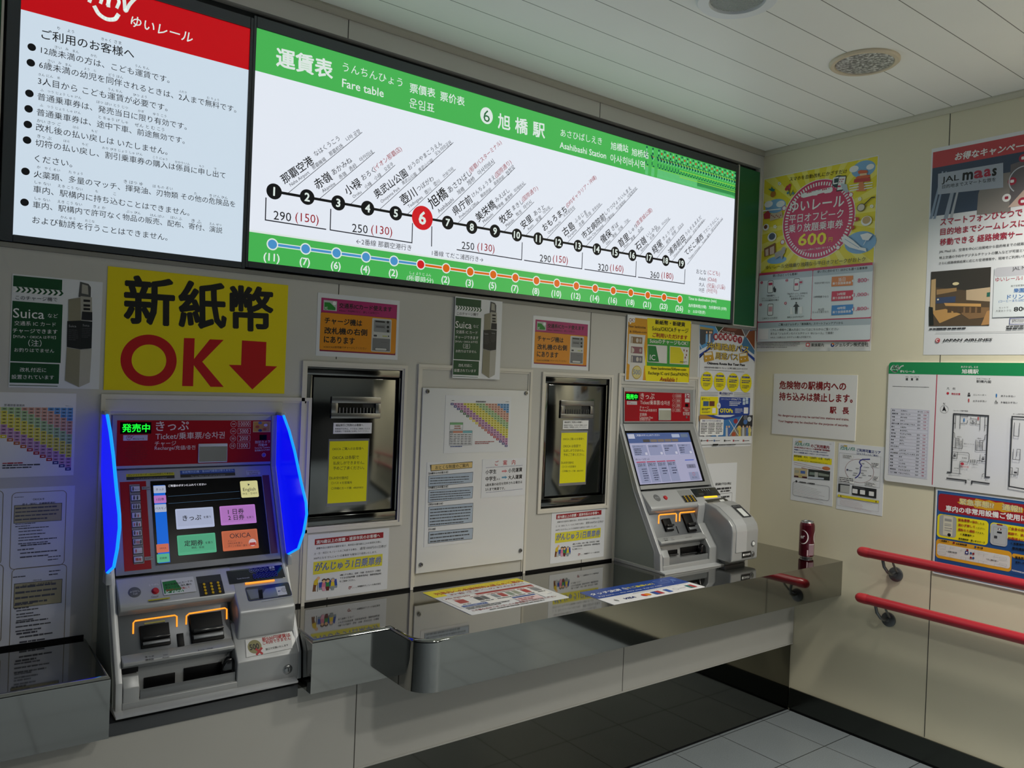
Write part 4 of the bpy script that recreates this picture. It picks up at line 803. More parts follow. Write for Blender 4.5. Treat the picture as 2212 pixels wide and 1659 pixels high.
for (y0, y1, hd, nrow) in ((785, 882, '【65歳以上のお客さま】', 3), (910, 1018, '【70歳以上のお客さま】', 4), (1055, 1230, '【学生のお客さま】', 6), (1272, 1374, '【その他】', 3)):
    P.poly([V_(*p) for p in ((170, y0+12), (560, y0-22), (553, y1-26), (166, y1+14))], KG, 'box_print'); P.poly([V_(*p) for p in ((173, y0+15), (557, y0-18), (550, y1-29), (169, y1+10))], BG, 'box_print')
    wd_ = 58 if len(hd) < 6 else (122 if len(hd) < 11 else 168); P.text(hd, V_(172, y0-8), V_(172+wd_, y0-8-wd_*.075), m=K, bold=.02)
    a, b = P.P(V_(185, y0+24)), P.P(V_(545, y1-26)); P.greek(a, Vector((b.x, b.y)), nrow, KG, fill=.36, last=.8)
P.done()
P = Art.sheet('notice', 'laminated child and adult fare guide with arrows, right side of the pinboard', 'notice', BACK, V_(642, 655), V_(1008, 965), PAPERG, thick=.0008, lift=LIFT)
for s, x0, y0, x1, y1, m, bo in (('ご　案　内', 750, 688, 928, 678, M('#c02c34', .4), .012), ('小学生', 668, 765, 763, 758, K, .022), ('小児運賃', 866, 752, 988, 742, K, .022), ('中学生', 668, 825, 763, 818, K, .022), ('以上', 766, 826, 796, 824, K, .01), ('大人運賃', 864, 812, 988, 803, K, .022), ('6歳未満の幼児を同伴される場合は', 666, 878, 988, 850, K, .015), ('2人まで無賃です。', 666, 916, 838, 906, K, .015)): P.text(s, V_(x0, y0), V_(x1, y1), m=m, bold=bo)
for y0, y1 in ((727, 706), (944, 912)):
    for i in range(32): P.circ(V_(676+i*10, y0+(y1-y0)*i/31), .75, NAVY, 'dot_print', z=P.z+.00005)
for y, c in ((758, '#d88a90'), (812, '#6aa0c0')): P.poly([V_(*p) for p in ((810, y-7), (838, y-9), (838, y-16), (858, y-2), (838, y+12), (838, y+5), (810, y+7))], M(c, .4), 'arrow_print')
P.done(); pb_.done()

# ------------------------------------------------------------------ steel hatches set into the wall
X_ = ZM(650, 770, 4.484)
def hatch():
    a, b = BACK.px(X_(48, 52)), BACK.px(X_(945, 1618)); wn = WIN[0]; x0, x1, z0, z1 = wn
    t = Thing('steel_hatch', 'closed steel service hatch with a blind, left of the pinboard', 'hatch', ((x0+x1)/2, 0, z0))
    mb = MB(); w = .028
    mb.box((x0+.004, .004, z1-.034), (x1-.004, .05, z1-.005), STEELD, .002); mb.box((x0+.004, .002, z0+.004), (x1-.004, .05, z0+.036), STEELD, .002)
    mb.box((x0+.004, .006, z0+.036), (x0+w, .05, z1-.034), STEELD, .002); mb.box((x1-w, .006, z0+.036), (x1-.004, .05, z1-.034), STEELD, .002)
    t.part('frame', mb)
    t.part('gasket', MB().box((x0+w, .030, z0+.03), (x1-w, .055, z1-.03), BLACK))
    t.part('door_leaf', MB().box((x0+w+.007, .012, z0+.043), (x1-w-.007, .034, z1-.041), STEELD, .0015))
    pl = BACK.moved(-.012); c0, c1 = pl.px(X_(290, 385)), pl.px(X_(760, 600)); s0, s1 = pl.px(X_(352, 450)), pl.px(X_(712, 550))
    y = .012; mb = MB()
    for q in (((c0.x, y-.008, s0.y), (c1.x, y, c0.y)), ((c0.x, y-.008, c1.y), (c1.x, y, s1.y)), ((c0.x, y-.008, s1.y), (s0.x, y, s0.y)), ((s1.x, y-.008, s1.y), (c1.x, y, s0.y))): mb.box(*q, BRUSH, .002)
    gp = t.part('speaking_grille', mb); mb = MB().box((s0.x, y-.0006, s1.y), (s1.x, y+.0005, s0.y), DARK); n = 11
    for i in range(n): mb.tube([(s0.x+(s1.x-s0.x)*(i+.5)/n, y-.003, s1.y), (s0.x+(s1.x-s0.x)*(i+.5)/n, y-.003, s0.y-(s0.y-s1.y)*.45)], .0035, STEEL, 8)
    t.part('grille_bar', mb, gp)
    t.part('grille_shutter', MB().box((s0.x, y-.004, s1.y), (s0.x+(s1.x-s0.x)*.66, y-.002, s0.y-(s0.y-s1.y)*.0), M('#54544f', .2, 1.0)), gp)
    return t, pl
t, pl = hatch(); hatch_o = t.o
P = Art.sheet('label', 'small white label stuck under the grille of the left hatch', 'label', pl, X_(316, 643), X_(683, 745), WT, thick=.0008, lift=.0)
P.text('福祉割引ご利用のお客様へ', X_(336, 666), X_(602, 664), m=K, bold=.012); P.text('駅係員不在時は、そのままご乗車いただき', X_(330, 701), X_(666, 699), m=KG); P.text('降車駅にて駅係員にお申しつけください。', X_(330, 726), X_(660, 722), m=KG); lab = P.done()
P = Art.sheet('notice', 'yellow notice in a clear sleeve on the door of the left hatch', 'notice', pl, X_(270, 800), X_(640, 1430), M('#8f9090', .15, .3), thick=.0008)
P.rect(X_(278, 822), X_(630, 1400), M('#f0e800', .35), 'yellow_sheet')
for s, x0, y0, x1, y1 in (('OKICA ご購入のお客様へ', 302, 896, 608, 890), ('OKICA は各駅で', 304, 980, 560, 975), ('払戻しができません。', 312, 1033, 612, 1026), ('予めご了承ください。', 310, 1083, 612, 1076), ('【払戻受付箇所】', 276, 1178, 455, 1175), ('〇バス 4 社営業所', 292, 1226, 494, 1220), ('〇沖縄ICカード㈱', 292, 1278, 488, 1272), ('※郵送手続き', 504, 1272, 602, 1268)): P.text(s, X_(x0, y0), X_(x1, y1), m=M('#3a3a12', .4), bold=.006)
note = P.done()
dx = WIN[1][0]-WIN[0][0]; dz = WIN[1][3]-WIN[0][3]
h2 = dup(hatch_o, (dx, 0, dz), 'closed steel service hatch with a blind, right of the pinboard')
pl2 = BACK.moved(-.012); dl = pl2.px((1216, 908))-pl2.px(X_(316, 643)); dup(lab, (dl.x, 0, dl.y), 'small white label stuck under the grille of the right hatch')
dn = pl2.px((1212.5, 935))-pl2.px(X_(278, 822)); dup(note, (dn.x, 0, dn.y), 'yellow notice in a clear sleeve on the door of the right hatch')
# ------------------------------------------------------------------ posters on the right wall
R_M = ZM(1620, 330, 3.687)
P = Art.sheet('poster', 'tall yellow and pink day ticket poster in the corner of the beige wall', 'poster', SIDE, R_M(112, 208), (1881, 758), PAPER, thick=.001)
ROSE = M('#d0426c', .4); ROSE2 = M('#c23a5c', .4); SKYB = M('#86b4dc', .4); YEL2 = M('#ead83a', .38); LG2 = M('#dde4e8', .4); OUT = M('#4a3a30', .4)
pp = lambda pts, m, part='drawing_print': P.poly([R_M(*p) for p in pts], m, part)
tx = lambda s, x0, y0, x1, y1, m, bo=0, h=None, part='lettering': P.text(s, R_M(x0, y0), R_M(x1, y1), m=m, bold=bo, h=h, part=part)
a = P.tl; b = P.br; yb = P.P(R_M(80, 962)).y
P.rect(Vector((a.x+.004, a.y-.004)), Vector((b.x-.004, yb)), YEL2, 'background_print')
cx = P.P(R_M(540, 535))
z = P.z+.00006
for i in range(24):
    t0 = 2*math.pi*i/24; t1 = t0+.11
    q = []
    for t in (t0, t1):
        dx, dy = math.cos(t), math.sin(t); k = min([abs(v) for v in (((b.x-.004-cx.x)/dx if dx > 0 else (a.x+.004-cx.x)/dx) if abs(dx) > 1e-4 else 9, ((a.y-.004-cx.y)/dy if dy > 0 else (yb-cx.y)/dy) if abs(dy) > 1e-4 else 9)]); q.append(cx+Vector((dx, dy))*k)
    P.face([cx, q[0], q[1]], M('#f2e672', .38), 'background_print', z)
P.z += .0001
for x, y, r, sx in ((205, 425, 15, 1.7), (905, 130, 18, 1.5), (880, 715, 24, 1.5), (215, 855, 8, 3.0)): P.circ(R_M(x, y), r, SKYB, 'drawing_print', sx=sx)
for x, y, r in ((150, 410, 7), (245, 408, 7), (830, 130, 7), (960, 112, 6)): P.circ(R_M(x, y), r, WT, 'drawing_print', sx=1.5)
P.circ(R_M(540, 532), 86, WT, 'badge_print', n=64); P.circ(R_M(540, 532), 84.5, ROSE, 'badge_print', n=64); rr = P.radius(R_M(540, 532), 80); z = P.z+.00006
for i in range(76):
    t = 2*math.pi*i/76; u = Vector((math.cos(t), math.sin(t))); n = Vector((-u.y, u.x))*.0034
    P.face([cx0+k for cx0, k in ((P.P(R_M(540, 532))+u*rr, n), (P.P(R_M(540, 532))+u*rr, -n), (P.P(R_M(540, 532))+u*(rr-.026), -n), (P.P(R_M(540, 532))+u*(rr-.026), n))], WT, 'badge_print', z)
P.z += .0001; P.circ(R_M(540, 532), 72.5, ROSE, 'badge_print', n=64)
for x, y in ((805, 335), (275, 442), (262, 712), (703, 755)): P.circ(R_M(x, y), 5.4, ROSE, 'badge_print'); P.circ(R_M(x, y), 4.2, WT, 'badge_print')
tx('スマホを自動改札にかざすだけ', 318, 212, 776, 145, M('#4a3520', .4), .004)
pp([(408, 335), (415, 325), (655, 272), (662, 285), (660, 305), (645, 318), (600, 325), (590, 318), (545, 330), (535, 340), (500, 342), (430, 360), (410, 355)], WT, 'train_print')
for i in range(3): pp([(455+i*14, 316-i*3), (465+i*14, 313-i*3), (465+i*14, 322-i*3), (455+i*14, 326-i*3)], ROSE2, 'train_print'); pp([(577+i*14, 292-i*3), (588+i*14, 289-i*3), (588+i*14, 298-i*3), (577+i*14, 302-i*3)], ROSE2, 'train_print')
for x, y in ((425, 326), (505, 308), (520, 305), (548, 298), (560, 297), (632, 285)): P.circ(R_M(x, y), 1.2, GREY, 'train_print')
tx('ゆいレール', 322, 435, 755, 383, WT, .02, 24); tx('平日オフピーク', 315, 532, 748, 482, WT, .012, 18); tx('乗り放題乗車券', 312, 608, 745, 565, WT, .012, 18); tx('600', 388, 695, 612, 682, M('#f4e43a', .4), .024, 26); tx('円', 630, 692, 660, 690, M('#f4e43a', .4), .01); tx('※平日10〜16時のご利用に限ります。', 388, 782, 652, 750, WT)
# phone on the gate reader
P.circ(R_M(705, 230), 13, M('#3a4c52', .4), 'drawing_print', sx=1.1); P.frame(R_M(665, 200), R_M(715, 245), .006, WT, 'drawing_print', r=.006)
pp([(712, 185), (772, 182), (755, 300), (690, 310)], M('#2a2c30', .4)); pp([(716, 192), (766, 190), (750, 292), (696, 300)], WT); pp([(728, 245), (775, 252), (788, 315), (770, 322), (735, 285)], M('#b8c4cc', .4)); pp([(702, 262), (728, 262), (726, 275), (700, 275)], ROSE2)
for x, y in ((722, 215), (738, 213), (718, 232), (735, 230), (750, 212)): P.circ(R_M(x, y), 1.3, ROSE2, 'drawing_print')
# small drawings round the disc (generic shapes)
pp([(862, 150), (880, 140), (935, 140), (945, 155), (930, 165), (870, 170)], M('#d86a4a', .4)); pp([(880, 168), (935, 162), (935, 188), (878, 192)], M('#e8c8a0', .4)); pp([(845, 200), (862, 188), (955, 175), (962, 190), (945, 200), (850, 212)], M('#d86a4a', .4)); pp([(835, 212), (960, 198), (962, 228), (830, 240)], M('#c04a4a', .4)); pp([(875, 235), (905, 232), (930, 305), (850, 310)], M('#dc8a5a', .4))
for y in (252, 272, 292): P.line([R_M(800, y+12), R_M(868, y)], .004, WT, 'drawing_print'); P.line([R_M(915, y-4), R_M(978, y-14)], .004, WT, 'drawing_print')
P.circ(R_M(188, 332), 6.4, M('#b87838', .4), 'drawing_print'); pp([(175, 308), (150, 290), (172, 288), (178, 270), (188, 288), (205, 292), (195, 310)], M('#3a7a7a', .4))
for x, y in ((240, 247), (880, 370), (205, 590), (975, 428)): [P.circ(R_M(x+9*math.cos(k*1.257), y+9*math.sin(k*1.257)), 1.7, WT, 'drawing_print', n=10) for k in range(5)]; P.circ(R_M(x, y), 1.1, YL, 'drawing_print', n=10)
for x, y in ((305, 275), (322, 262), (296, 290), (316, 290)): P.circ(R_M(x, y), 3.6, M('#c04050', .4), 'drawing_print')
P.line([R_M(312, 290), R_M(328, 345), R_M(350, 300)], .003, M('#4a6a40', .4), 'drawing_print'); P.circ(R_M(350, 325), 2.8, M('#5a8aa0', .4), 'drawing_print'); P.circ(R_M(308, 322), 2.8, M('#5a8aa0', .4), 'drawing_print')
pp([(110, 460), (250, 445), (255, 452), (112, 470)], WT); pp([(115, 490), (150, 462), (172, 490), (168, 525), (118, 530)], M('#b03a44', .4)); pp([(170, 490), (262, 470), (268, 515), (165, 545)], M('#c8b49a', .4)); [P.circ(R_M(180+12*i, 500+8*(i % 3)), 1.6, M('#a05a50', .4), 'drawing_print', n=8) for i in range(7)]
P.circ(R_M(135, 595), 7, WT, 'drawing_print', sx=1.1); P.circ(R_M(132, 592), 4.4, M('#7a4a30', .4), 'drawing_print'); P.circ(R_M(182, 672), 9.6, WT, 'drawing_print', sx=1.15); P.circ(R_M(183, 668), 7.2, M('#5a6478', .4), 'drawing_print', sx=1.1)
pp([(120, 765), (208, 718), (212, 800), (122, 830)], M('#8a5c44', .4)); pp([(130, 775), (155, 764), (155, 818), (132, 824)], M('#d8c0b0', .4)); pp([(165, 758), (200, 742), (200, 806), (166, 814)], M('#d8c0b0', .4)); pp([(205, 800), (262, 775), (290, 790), (272, 815), (265, 845), (255, 845), (250, 822), (215, 845), (206, 845)], M('#b0aca8', .4)); P.circ(R_M(275, 770), 5, M('#b0aca8', .4), 'drawing_print')
P.line([R_M(890, 440), R_M(975, 360), R_M(1000, 355)], .0045, OUT, 'drawing_print'); P.circ(R_M(892, 438), 8.4, OUT, 'drawing_print', sx=1.1); P.circ(R_M(892, 438), 7.2, M('#d8cfc0', .4), 'drawing_print', sx=1.1)
P.circ(R_M(935, 545), 10.5, WT, 'drawing_print', sx=1.15); P.circ(R_M(935, 538), 8, M('#c8a878', .4), 'drawing_print', sx=1.15)
for x, y in ((850, 532), (815, 598)): P.circ(R_M(x, y), 4.6, M('#c04848', .4), 'drawing_print', sx=1.6); P.circ(R_M(x-6, y), 3, WT, 'drawing_print', sx=.5)
pp([(735, 675), (770, 658), (830, 700), (890, 755), (930, 762), (935, 790), (910, 782), (870, 775), (800, 755), (745, 715)], WT); pp([(885, 655), (945, 640), (985, 655), (950, 700), (905, 695)], WT); P.line([R_M(935, 695), R_M(912, 735)], .002, WT, 'drawing_print'); P.line([R_M(765, 690), R_M(875, 758)], .0025, M('#9ab8d0', .4), 'drawing_print')
tx('ゆいレール全線乗り放題なら平日オフピークがおトク', 135, 915, 928, 848, M('#3a3228', .4), .008)
# lower part: panels
pp([(82, 962), (985, 880), (962, 1502), (62, 1502)], ROSE2, 'panel_print')
a2 = P.P(R_M(62, 1500)); P.rect(Vector((a.x+.004, P.P(R_M(80, 962)).y)), Vector((b.x-.004, P.P(R_M(62, 1500)).y)), ROSE2, 'panel_print')
for TL, BR, hd, s, x0, y0, x1, y1 in ((R_M(84, 980), R_M(492, 1330), R_M(492, 990), '使い方はとっても簡単！', 190, 982, 388, 966), (R_M(512, 940), R_M(972, 1310), R_M(972, 945), '使い方に合わせて！ほかにも選べる乗車券', 545, 950, 945, 918), (R_M(72, 1355), R_M(965, 1490), R_M(965, 1372), 'ご購入はジョルダン「乗換案内」スマートフォンアプリから', 238, 1370, 750, 1356)):
    P.rect(TL, BR, LG2, 'panel_print', r=.008); A1, B1 = P.P(TL), P.P(BR); P.rect(Vector((A1.x, A1.y)), Vector((B1.x, A1.y-.028)), M('#b4c0c8', .4), 'panel_print', r=.006); tx(s, x0, y0, x1, y1, K, .018)
ph = lambda x, y, w, h: (P.rect(R_M(x, y), R_M(x+w, y+h), KG, 'phone_print', r=.006), P.rect(R_M(x+3, y+4), R_M(x+w-3, y+h-4), WT, 'phone_print', r=.004))
ph(152, 1022, 40, 95); ph(360, 1004, 42, 95); ph(152, 1205, 40, 92)
P.rect(R_M(158, 1038), R_M(188, 1055), ROSE2, 'phone_print'); P.rect(R_M(366, 1042), R_M(392, 1058), ROSE2, 'phone_print'); P.circ(R_M(414, 1032), 5.6, M('#c8d0d4', .4), 'phone_print'); P.rect(R_M(404, 1026), R_M(426, 1040), ROSE2, 'phone_print'); P.rect(R_M(158, 1228), R_M(186, 1265), M('#d8a0a8', .4), 'phone_print')
pp([(195, 1080), (205, 1062), (210, 1080), (218, 1085), (215, 1112), (198, 1112)], KG); P.circ(R_M(378, 1197), 2, KG, 'drawing_print'); pp([(352, 1230), (370, 1206), (386, 1206), (405, 1228), (390, 1228), (386, 1285), (380, 1285), (378, 1250), (374, 1285), (368, 1285), (368, 1228)], KG); pp([(330, 1232), (345, 1230), (352, 1288), (328, 1288)], WT); pp([(402, 1228), (428, 1226), (428, 1284), (402, 1286)], WT)
for x, y, s in ((103, 1036, '1'), (303, 1018, '2'), (95, 1212, '3'), (293, 1200, '4')): P.circ(R_M(x, y), 3.1, ROSE2, 'number_print', n=16); P.text(s, P.P(R_M(x, y)), h=.010, m=WT, mid=True)
for s, x0, y0, x1, y1 in (('「乗換案内」', 142, 1142, 210, 1137), ('スマートフォンアプリで', 103, 1162, 242, 1155), ('デジタル乗車券を購入', 105, 1180, 240, 1173), ('「Myチケット」の中から', 308, 1128, 468, 1120), ('購入したデジタル', 325, 1146, 445, 1140), ('乗車券を選ぶ', 335, 1166, 428, 1161), ('二次元コードを表示', 106, 1322, 228, 1316), ('改札にかざすだけ！', 306, 1312, 438, 1306), ('今日だけ使うなら', 522, 1042, 645, 1034), ('24時間使うなら', 517, 1150, 636, 1146), ('丸2日', 552, 1250, 598, 1248), ('たっぷり使うなら', 508, 1272, 636, 1266)): tx(s, x0, y0, x1, y1, KG)
for y, c, s1, s2, pr, x0 in ((1022, '#e08a50', '当日', '乗り放題乗車券', '800', 868), (1138, '#d0425a', '24時間', '乗り放題乗車券', '1,000', 838), (1250, '#4a8ccc', '48時間', '乗り放題乗車券', '1,800', 834)):
    P.poly([R_M(*p) for p in ((662, y-32), (832, y-42), (828, y+36), (658, y+46))], M(c, .4), 'ticket_print'); P.circ(R_M(830, y), 2.6, LG2, 'ticket_print'); tx(s1, 715 if s1 == '当日' else 704, y-10, 770, y-14, WT, .01); tx(s2, 668, y+22, 816, y+14, WT, .012); tx(pr, x0, y-2, 940, y-8, ROSE, 0, 9); tx('円', 942, y-6, 956, y-6, ROSE)
for s, x0, y0, x1, y1 in (('くわしい情報やご購入方法についてはこちらからご覧ください', 175, 1412, 718, 1405), ('または「ジョルダンモバイルチケット ゆいレール」で検索！', 175, 1442, 676, 1436), ('※大人（12歳以上）のチケット購入が可能です。', 175, 1472, 500, 1468)): tx(s, x0, y0, x1, y1, KG)
P.rect(R_M(86, 1405), R_M(155, 1485), WT, 'panel_print'); P.greek(R_M(66, 1512), R_M(415, 1555), 4, KG, fill=.4); P.rect(R_M(456, 1515), R_M(485, 1545), M('#c8303c', .4), 'emblem_print', r=.004); P.rect(R_M(462, 1522), R_M(479, 1538), WT, 'emblem_print'); tx('乗換案内', 498, 1532, 598, 1532, K, .02); P.ring(R_M(668, 1532), 4.3, .006, NAVY, 'emblem_print'); P.ring(R_M(668, 1532), 4.3, .006, M('#e07a20', .4), 'emblem_print', a0=10, a1=120); tx('ジョルダン株式会社', 690, 1530, 955, 1528, K, .022, 9)
P.done()

S_ = ZM(1960, 260, 3.13)
P = Art.sheet('poster', 'white and red airline travel poster with a cafe photo, high on the beige wall', 'poster', SIDE, (2013, 322), (2338, 766), PAPERG, thick=.001)
tx = lambda s, x0, y0, x1, y1, m, bo=0, h=None, sh=0, part='lettering': P.text(s, S_(x0, y0), S_(x1, y1), m=m, bold=bo, h=h, shear=sh, part=part)
JR = M('#c04a50', .4); JD = M('#a82c44', .4)
a, b = P.tl, P.br; w = b.x-a.x
yA, yB, yC = P.P(S_(170, 218)).y, P.P(S_(168, 325)).y, P.P(S_(155, 652)).y
P.rect(Vector((a.x+.006, yC)), Vector((b.x-.006, yB)), M('#3c4a60', .4), 'photo_print'); P.rect(Vector((a.x+.006, yA)), Vector((b.x-.006, yB)), JR, 'header_print')
for x0, x1, c in ((235, 245, '#8a9ab0'), (260, 268, '#8a9ab0'), (330, 350, '#9aa4b4'), (370, 380, '#b0b4bc')): P.poly([S_(*p) for p in ((x0, 345), (x1, 345), (x1-75, 665), (x0-85, 668))], M(c, .4), 'photo_print')
P.poly([S_(*p) for p in ((520, 380), (700, 350), (700, 620), (470, 640), (480, 500))], M('#8a8480', .4), 'photo_print'); P.poly([S_(*p) for p in ((700, 300), (789, 270), (800, 480), (690, 600))], M('#6a6468', .4), 'photo_print'); P.poly([S_(*p) for p in ((789, 470), (830, 440), (830, 570), (680, 590))], M('#c8b0a4', .4), 'photo_print')
for x, y, m in ((785, 255, JD), (710, 412, JD), (672, 524, WT), (780, 548, JD)): P.circ(S_(x, y), 8.6, m, 'icon_print'); P.rect(S_(x-12, y-8), S_(x+12, y+8), JD if m is WT else WT, 'icon_print', r=.003)
P.ring(S_(790, 400), 30, .004, M('#c8ccd4', .4), 'icon_print', a0=80, a1=230); P.poly([S_(*p) for p in ((210, 362), (650, 287), (650, 455), (207, 502))], M('#a8b0be', .3), 'photo_print')
tx('お得なキャンペーン', 325, 248, 855, 160, WT, .03, 17, .12)
tx('JAL', 235, 410, 352, 390, K, .012, 16); tx('m', 375, 382, 446, 372, K, .035, 17); tx('a', 452, 370, 515, 360, JD, .035, 17); tx('a', 520, 358, 568, 350, JD, .035, 17); tx('s', 575, 352, 606, 348, K, .035, 17); tx('目的地までスマートな旅を', 238, 450, 600, 398, K, .01)
for s, x0, y0, x1, y1 in (('スマートフォンひとつで', 225, 690, 780, 622), ('目的地までシームレスに', 225, 755, 800, 692), ('移動できる 経路検索サービス', 222, 825, 890, 757)): tx(s, x0, y0, x1, y1, JD, .02, 15)
for s, x0, y0, x1, y1 in (('JAL MaaS は、空港を中心に出発地から目的地までの経路検索', 217, 890, 840, 830), ('地上交通の予約やデジタルチケットの購入などが可能となる', 217, 930, 830, 874), ('さらに経路検索結果に応じた空港情報や、現地でご利用いただ', 215, 968, 825, 915)): tx(s, x0, y0, x1, y1, KG, .006)
cf = lambda pts, c: P.poly([S_(*p) for p in pts], M(c, .4), 'cafe_photo_print')
cf([(162, 1025), (568, 992), (555, 1388), (148, 1392)], '#5a4a38'); cf([(162, 1025), (568, 992), (562, 1130), (400, 1150), (190, 1130), (160, 1080)], '#3a3630'); cf([(165, 1078), (195, 1072), (190, 1290), (155, 1300)], '#c8a878'); cf([(400, 1148), (562, 1128), (560, 1225), (400, 1215)], '#c8b090'); cf([(200, 1145), (335, 1132), (335, 1155), (200, 1180)], '#a8865a'); cf([(195, 1200), (330, 1190), (325, 1230), (195, 1240)], '#3c4a6a'); cf([(250, 1235), (500, 1240), (500, 1260), (260, 1255)], '#d0a060'); cf([(165, 1290), (260, 1275), (365, 1310), (220, 1372)], '#c89a5c'); cf([(540, 1165), (562, 1162), (560, 1192), (538, 1194)], '#2c6a5c'); cf([(370, 1262), (555, 1265), (555, 1330), (420, 1345), (368, 1310)], '#8a6a48'); cf([(148, 1260), (175, 1265), (180, 1385), (148, 1388)], '#1e221c'); cf([(540, 1290), (558, 1285), (555, 1380), (500, 1386)], '#b88a58')
for i in range(6): P.rect(S_(275+40*i, 1262), S_(300+40*i, 1300), M('#5c4630', .4), 'cafe_photo_print')
P.circ(S_(330, 1105), 3.4, M('#e8d8a8', .4), 'cafe_photo_print', sx=2); P.circ(S_(210, 1212), 2, M('#f0e8c8', .4), 'cafe_photo_print')
P.rect(S_(592, 1000), S_(1010, 1318), LG2, 'panel_print'); P.rect(S_(594, 998), S_(1010, 1032), M('#c4c4cc', .4), 'panel_print', r=.012)
for s, x0, y0, x1, y1, m, bo, h in (('JAL MaaS', 712, 1008, 850, 995, KG, .01, None), ('ゆいレール1日券', 598, 1078, 860, 1060, JD, .012, 10), ('県庁前駅直結', 702, 1122, 800, 1114, KG, 0, None), ('樂園CAFE', 722, 1152, 880, 1145, M('#2a6ab0', .4), .02, 10), ('ドリンク', 678, 1195, 830, 1188, M('#2a6ab0', .4), .02, 10), ('(コーヒーまたは紅茶)', 620, 1226, 820, 1216, M('#2a6ab0', .4), .01, None), ('セットで', 622, 1268, 685, 1266, KG, 0, None), ('大変おトクな', 600, 1290, 706, 1286, KG, 0, None), ('800円', 722, 1278, 880, 1268, K, .02, 12)): tx(s, x0, y0, x1, y1, m, bo, h)
P.frame(S_(694, 1338), S_(900, 1376), .002, NAVY, 'panel_print'); tx('JALmaas', 710, 1356, 792, 1354, KG); P.greek(S_(672, 1385), S_(1000, 1410), 2, KG); P.greek(S_(152, 1400), S_(438, 1416), 1, KG); P.line([S_(195, 1438), S_(1000, 1424)], .0015, GREY)
P.circ(S_(208, 1488), 5, JR, 'emblem_print'); P.ring(S_(208, 1488), 3.4, .003, WT, 'emblem_print', a0=40, a1=280); tx('JAPAN AIRLINES', 243, 1488, 576, 1484, K, .03, 6.6, .25)
P.done()

T_ = ZM(1640, 770, 3.867)
P = Art.sheet('sign', 'white dangerous goods sign with dark red characters beside the corner', 'sign', SIDE, T_(128, 143), T_(802, 706), PAPER, thick=.003)
CR = M('#8a1420', .4)
for s, x0, y0, x1, y1, bo, h in (('危険物の駅構内への', 172, 238, 730, 250, .03, 18), ('持ち込みは禁止します。', 170, 332, 785, 352, .03, 18), ('駅', 592, 448, 648, 450, .03, 15), ('長', 697, 453, 754, 455, .03, 15), ('No dangerous goods may be carried into stations and trains.', 162, 492, 753, 530, .02, 6), ('Your baggage may be checked for the purpose of security.', 162, 540, 750, 580, .02, 6)): P.text(s, T_(x0, y0), T_(x1, y1), m=CR, bold=bo, h=h)
P.done()
Y_ = ZM(1700, 930, 8.73)
def bus_title(P, x, y):
    P.text('バス', Y_(x, y-30), Y_(x+62, y-24), m=K, h=4, bold=.02); P.rect(Y_(x+66, y-48), Y_(x+128, y-10), M('#c8b060', .4), 'title_print')
    P.text('バスモノパス', Y_(x-5, y+12), Y_(x+278, y+28), m=M('#5a9a88', .4), h=7.5, bold=.07)
P = Art.sheet('notice', 'white bus pass guide with a yellow price band, left of two small wall notices', 'notice', SIDE, Y_(115, 138), Y_(855, 1432), PAPERG, thick=.001)
bus_title(P, 155, 240)
for s, x0, y0, x1, y1, m, bo, h in (('のご利用案内', 452, 286, 800, 320, CR, .03, 7.5), ('2024年2月8日よりゆいレール駅発売機で販売開始！', 138, 312, 818, 382, CR, .03, None), ('券売機メニューの「バスモノパス」からご購入いただけます！', 138, 358, 760, 422, NAVY, .03, None), ('ゆいレール改札機にQRコードをピッ！とタッチするだけです', 135, 405, 788, 475, NAVY, .03, None)): P.text(s, Y_(x0, y0), Y_(x1, y1), m=m, bold=bo, h=h)
P.rect(Y_(130, 455), Y_(845, 650), YL, 'band_print'); P.text('発売価格　大人　1,500円　小児　750円', Y_(135, 478), Y_(808, 548), m=K, bold=.025, h=5); P.text('（障がい者割引もあります（運転免許返納者の割引もございます）', Y_(200, 552), Y_(768, 628), m=K, bold=.01)
for y in (592, 628, 690): P.greek(Y_(135 if y < 690 else 275, y), Y_(780 if y < 690 else 590, y+62), 1, M('#a04a4a', .4), slant=-.09)
P.circ(Y_(742, 715), 4.1, M('#d07a48', .4), 'badge_print', sx=2.3); q = lambda pts, c: P.poly([Y_(*p) for p in pts], M(c, .4), 'photo_print')
q([(145, 700), (388, 728), (382, 905), (135, 878)], '#c8b890'); q([(260, 755), (348, 765), (345, 818), (258, 808)], '#4a6ab0'); q([(140, 845), (382, 872), (382, 905), (135, 878)], '#4a1c20'); q([(155, 745), (230, 752), (228, 800), (152, 795)], '#a8a894'); q([(222, 832), (290, 840), (288, 890), (220, 882)], '#c0b070')
q([(410, 725), (818, 772), (808, 942), (402, 912)], '#2c322e'); q([(430, 780), (590, 800), (585, 850), (425, 832)], '#7a8a80'); q([(525, 782), (592, 790), (588, 900), (525, 892)], '#b0b4b0'); q([(600, 795), (800, 835), (795, 870), (600, 850)], '#8a9488'); q([(405, 862), (700, 895), (698, 925), (402, 905)], '#c0c8d4')
P.circ(Y_(182, 958), 2.4, K, 'badge_print'); P.text('ご利用方法・ご注意事項', Y_(228, 968), Y_(525, 1008), m=K, bold=.05); P.frame(Y_(118, 955), Y_(800, 1332), .0012, KG, 'border_print', r=.012)
for i in range(8): P.greek(Y_(122, 985+i*30), Y_(720 if i % 2 else 620, 1060+i*30), 1, M('#8a3a3a', .4) if i in (4, 6) else K, slant=-.12, fill=.26)
P.text('2024.1', Y_(805, 254), Y_(846, 258), m=KG); P.done()
P = Art.sheet('notice', 'white bus area notice with an oval route map, right of two small wall notices', 'notice', SIDE, Y_(978, 233), Y_(1797, 1615), PAPERG, thick=.001)
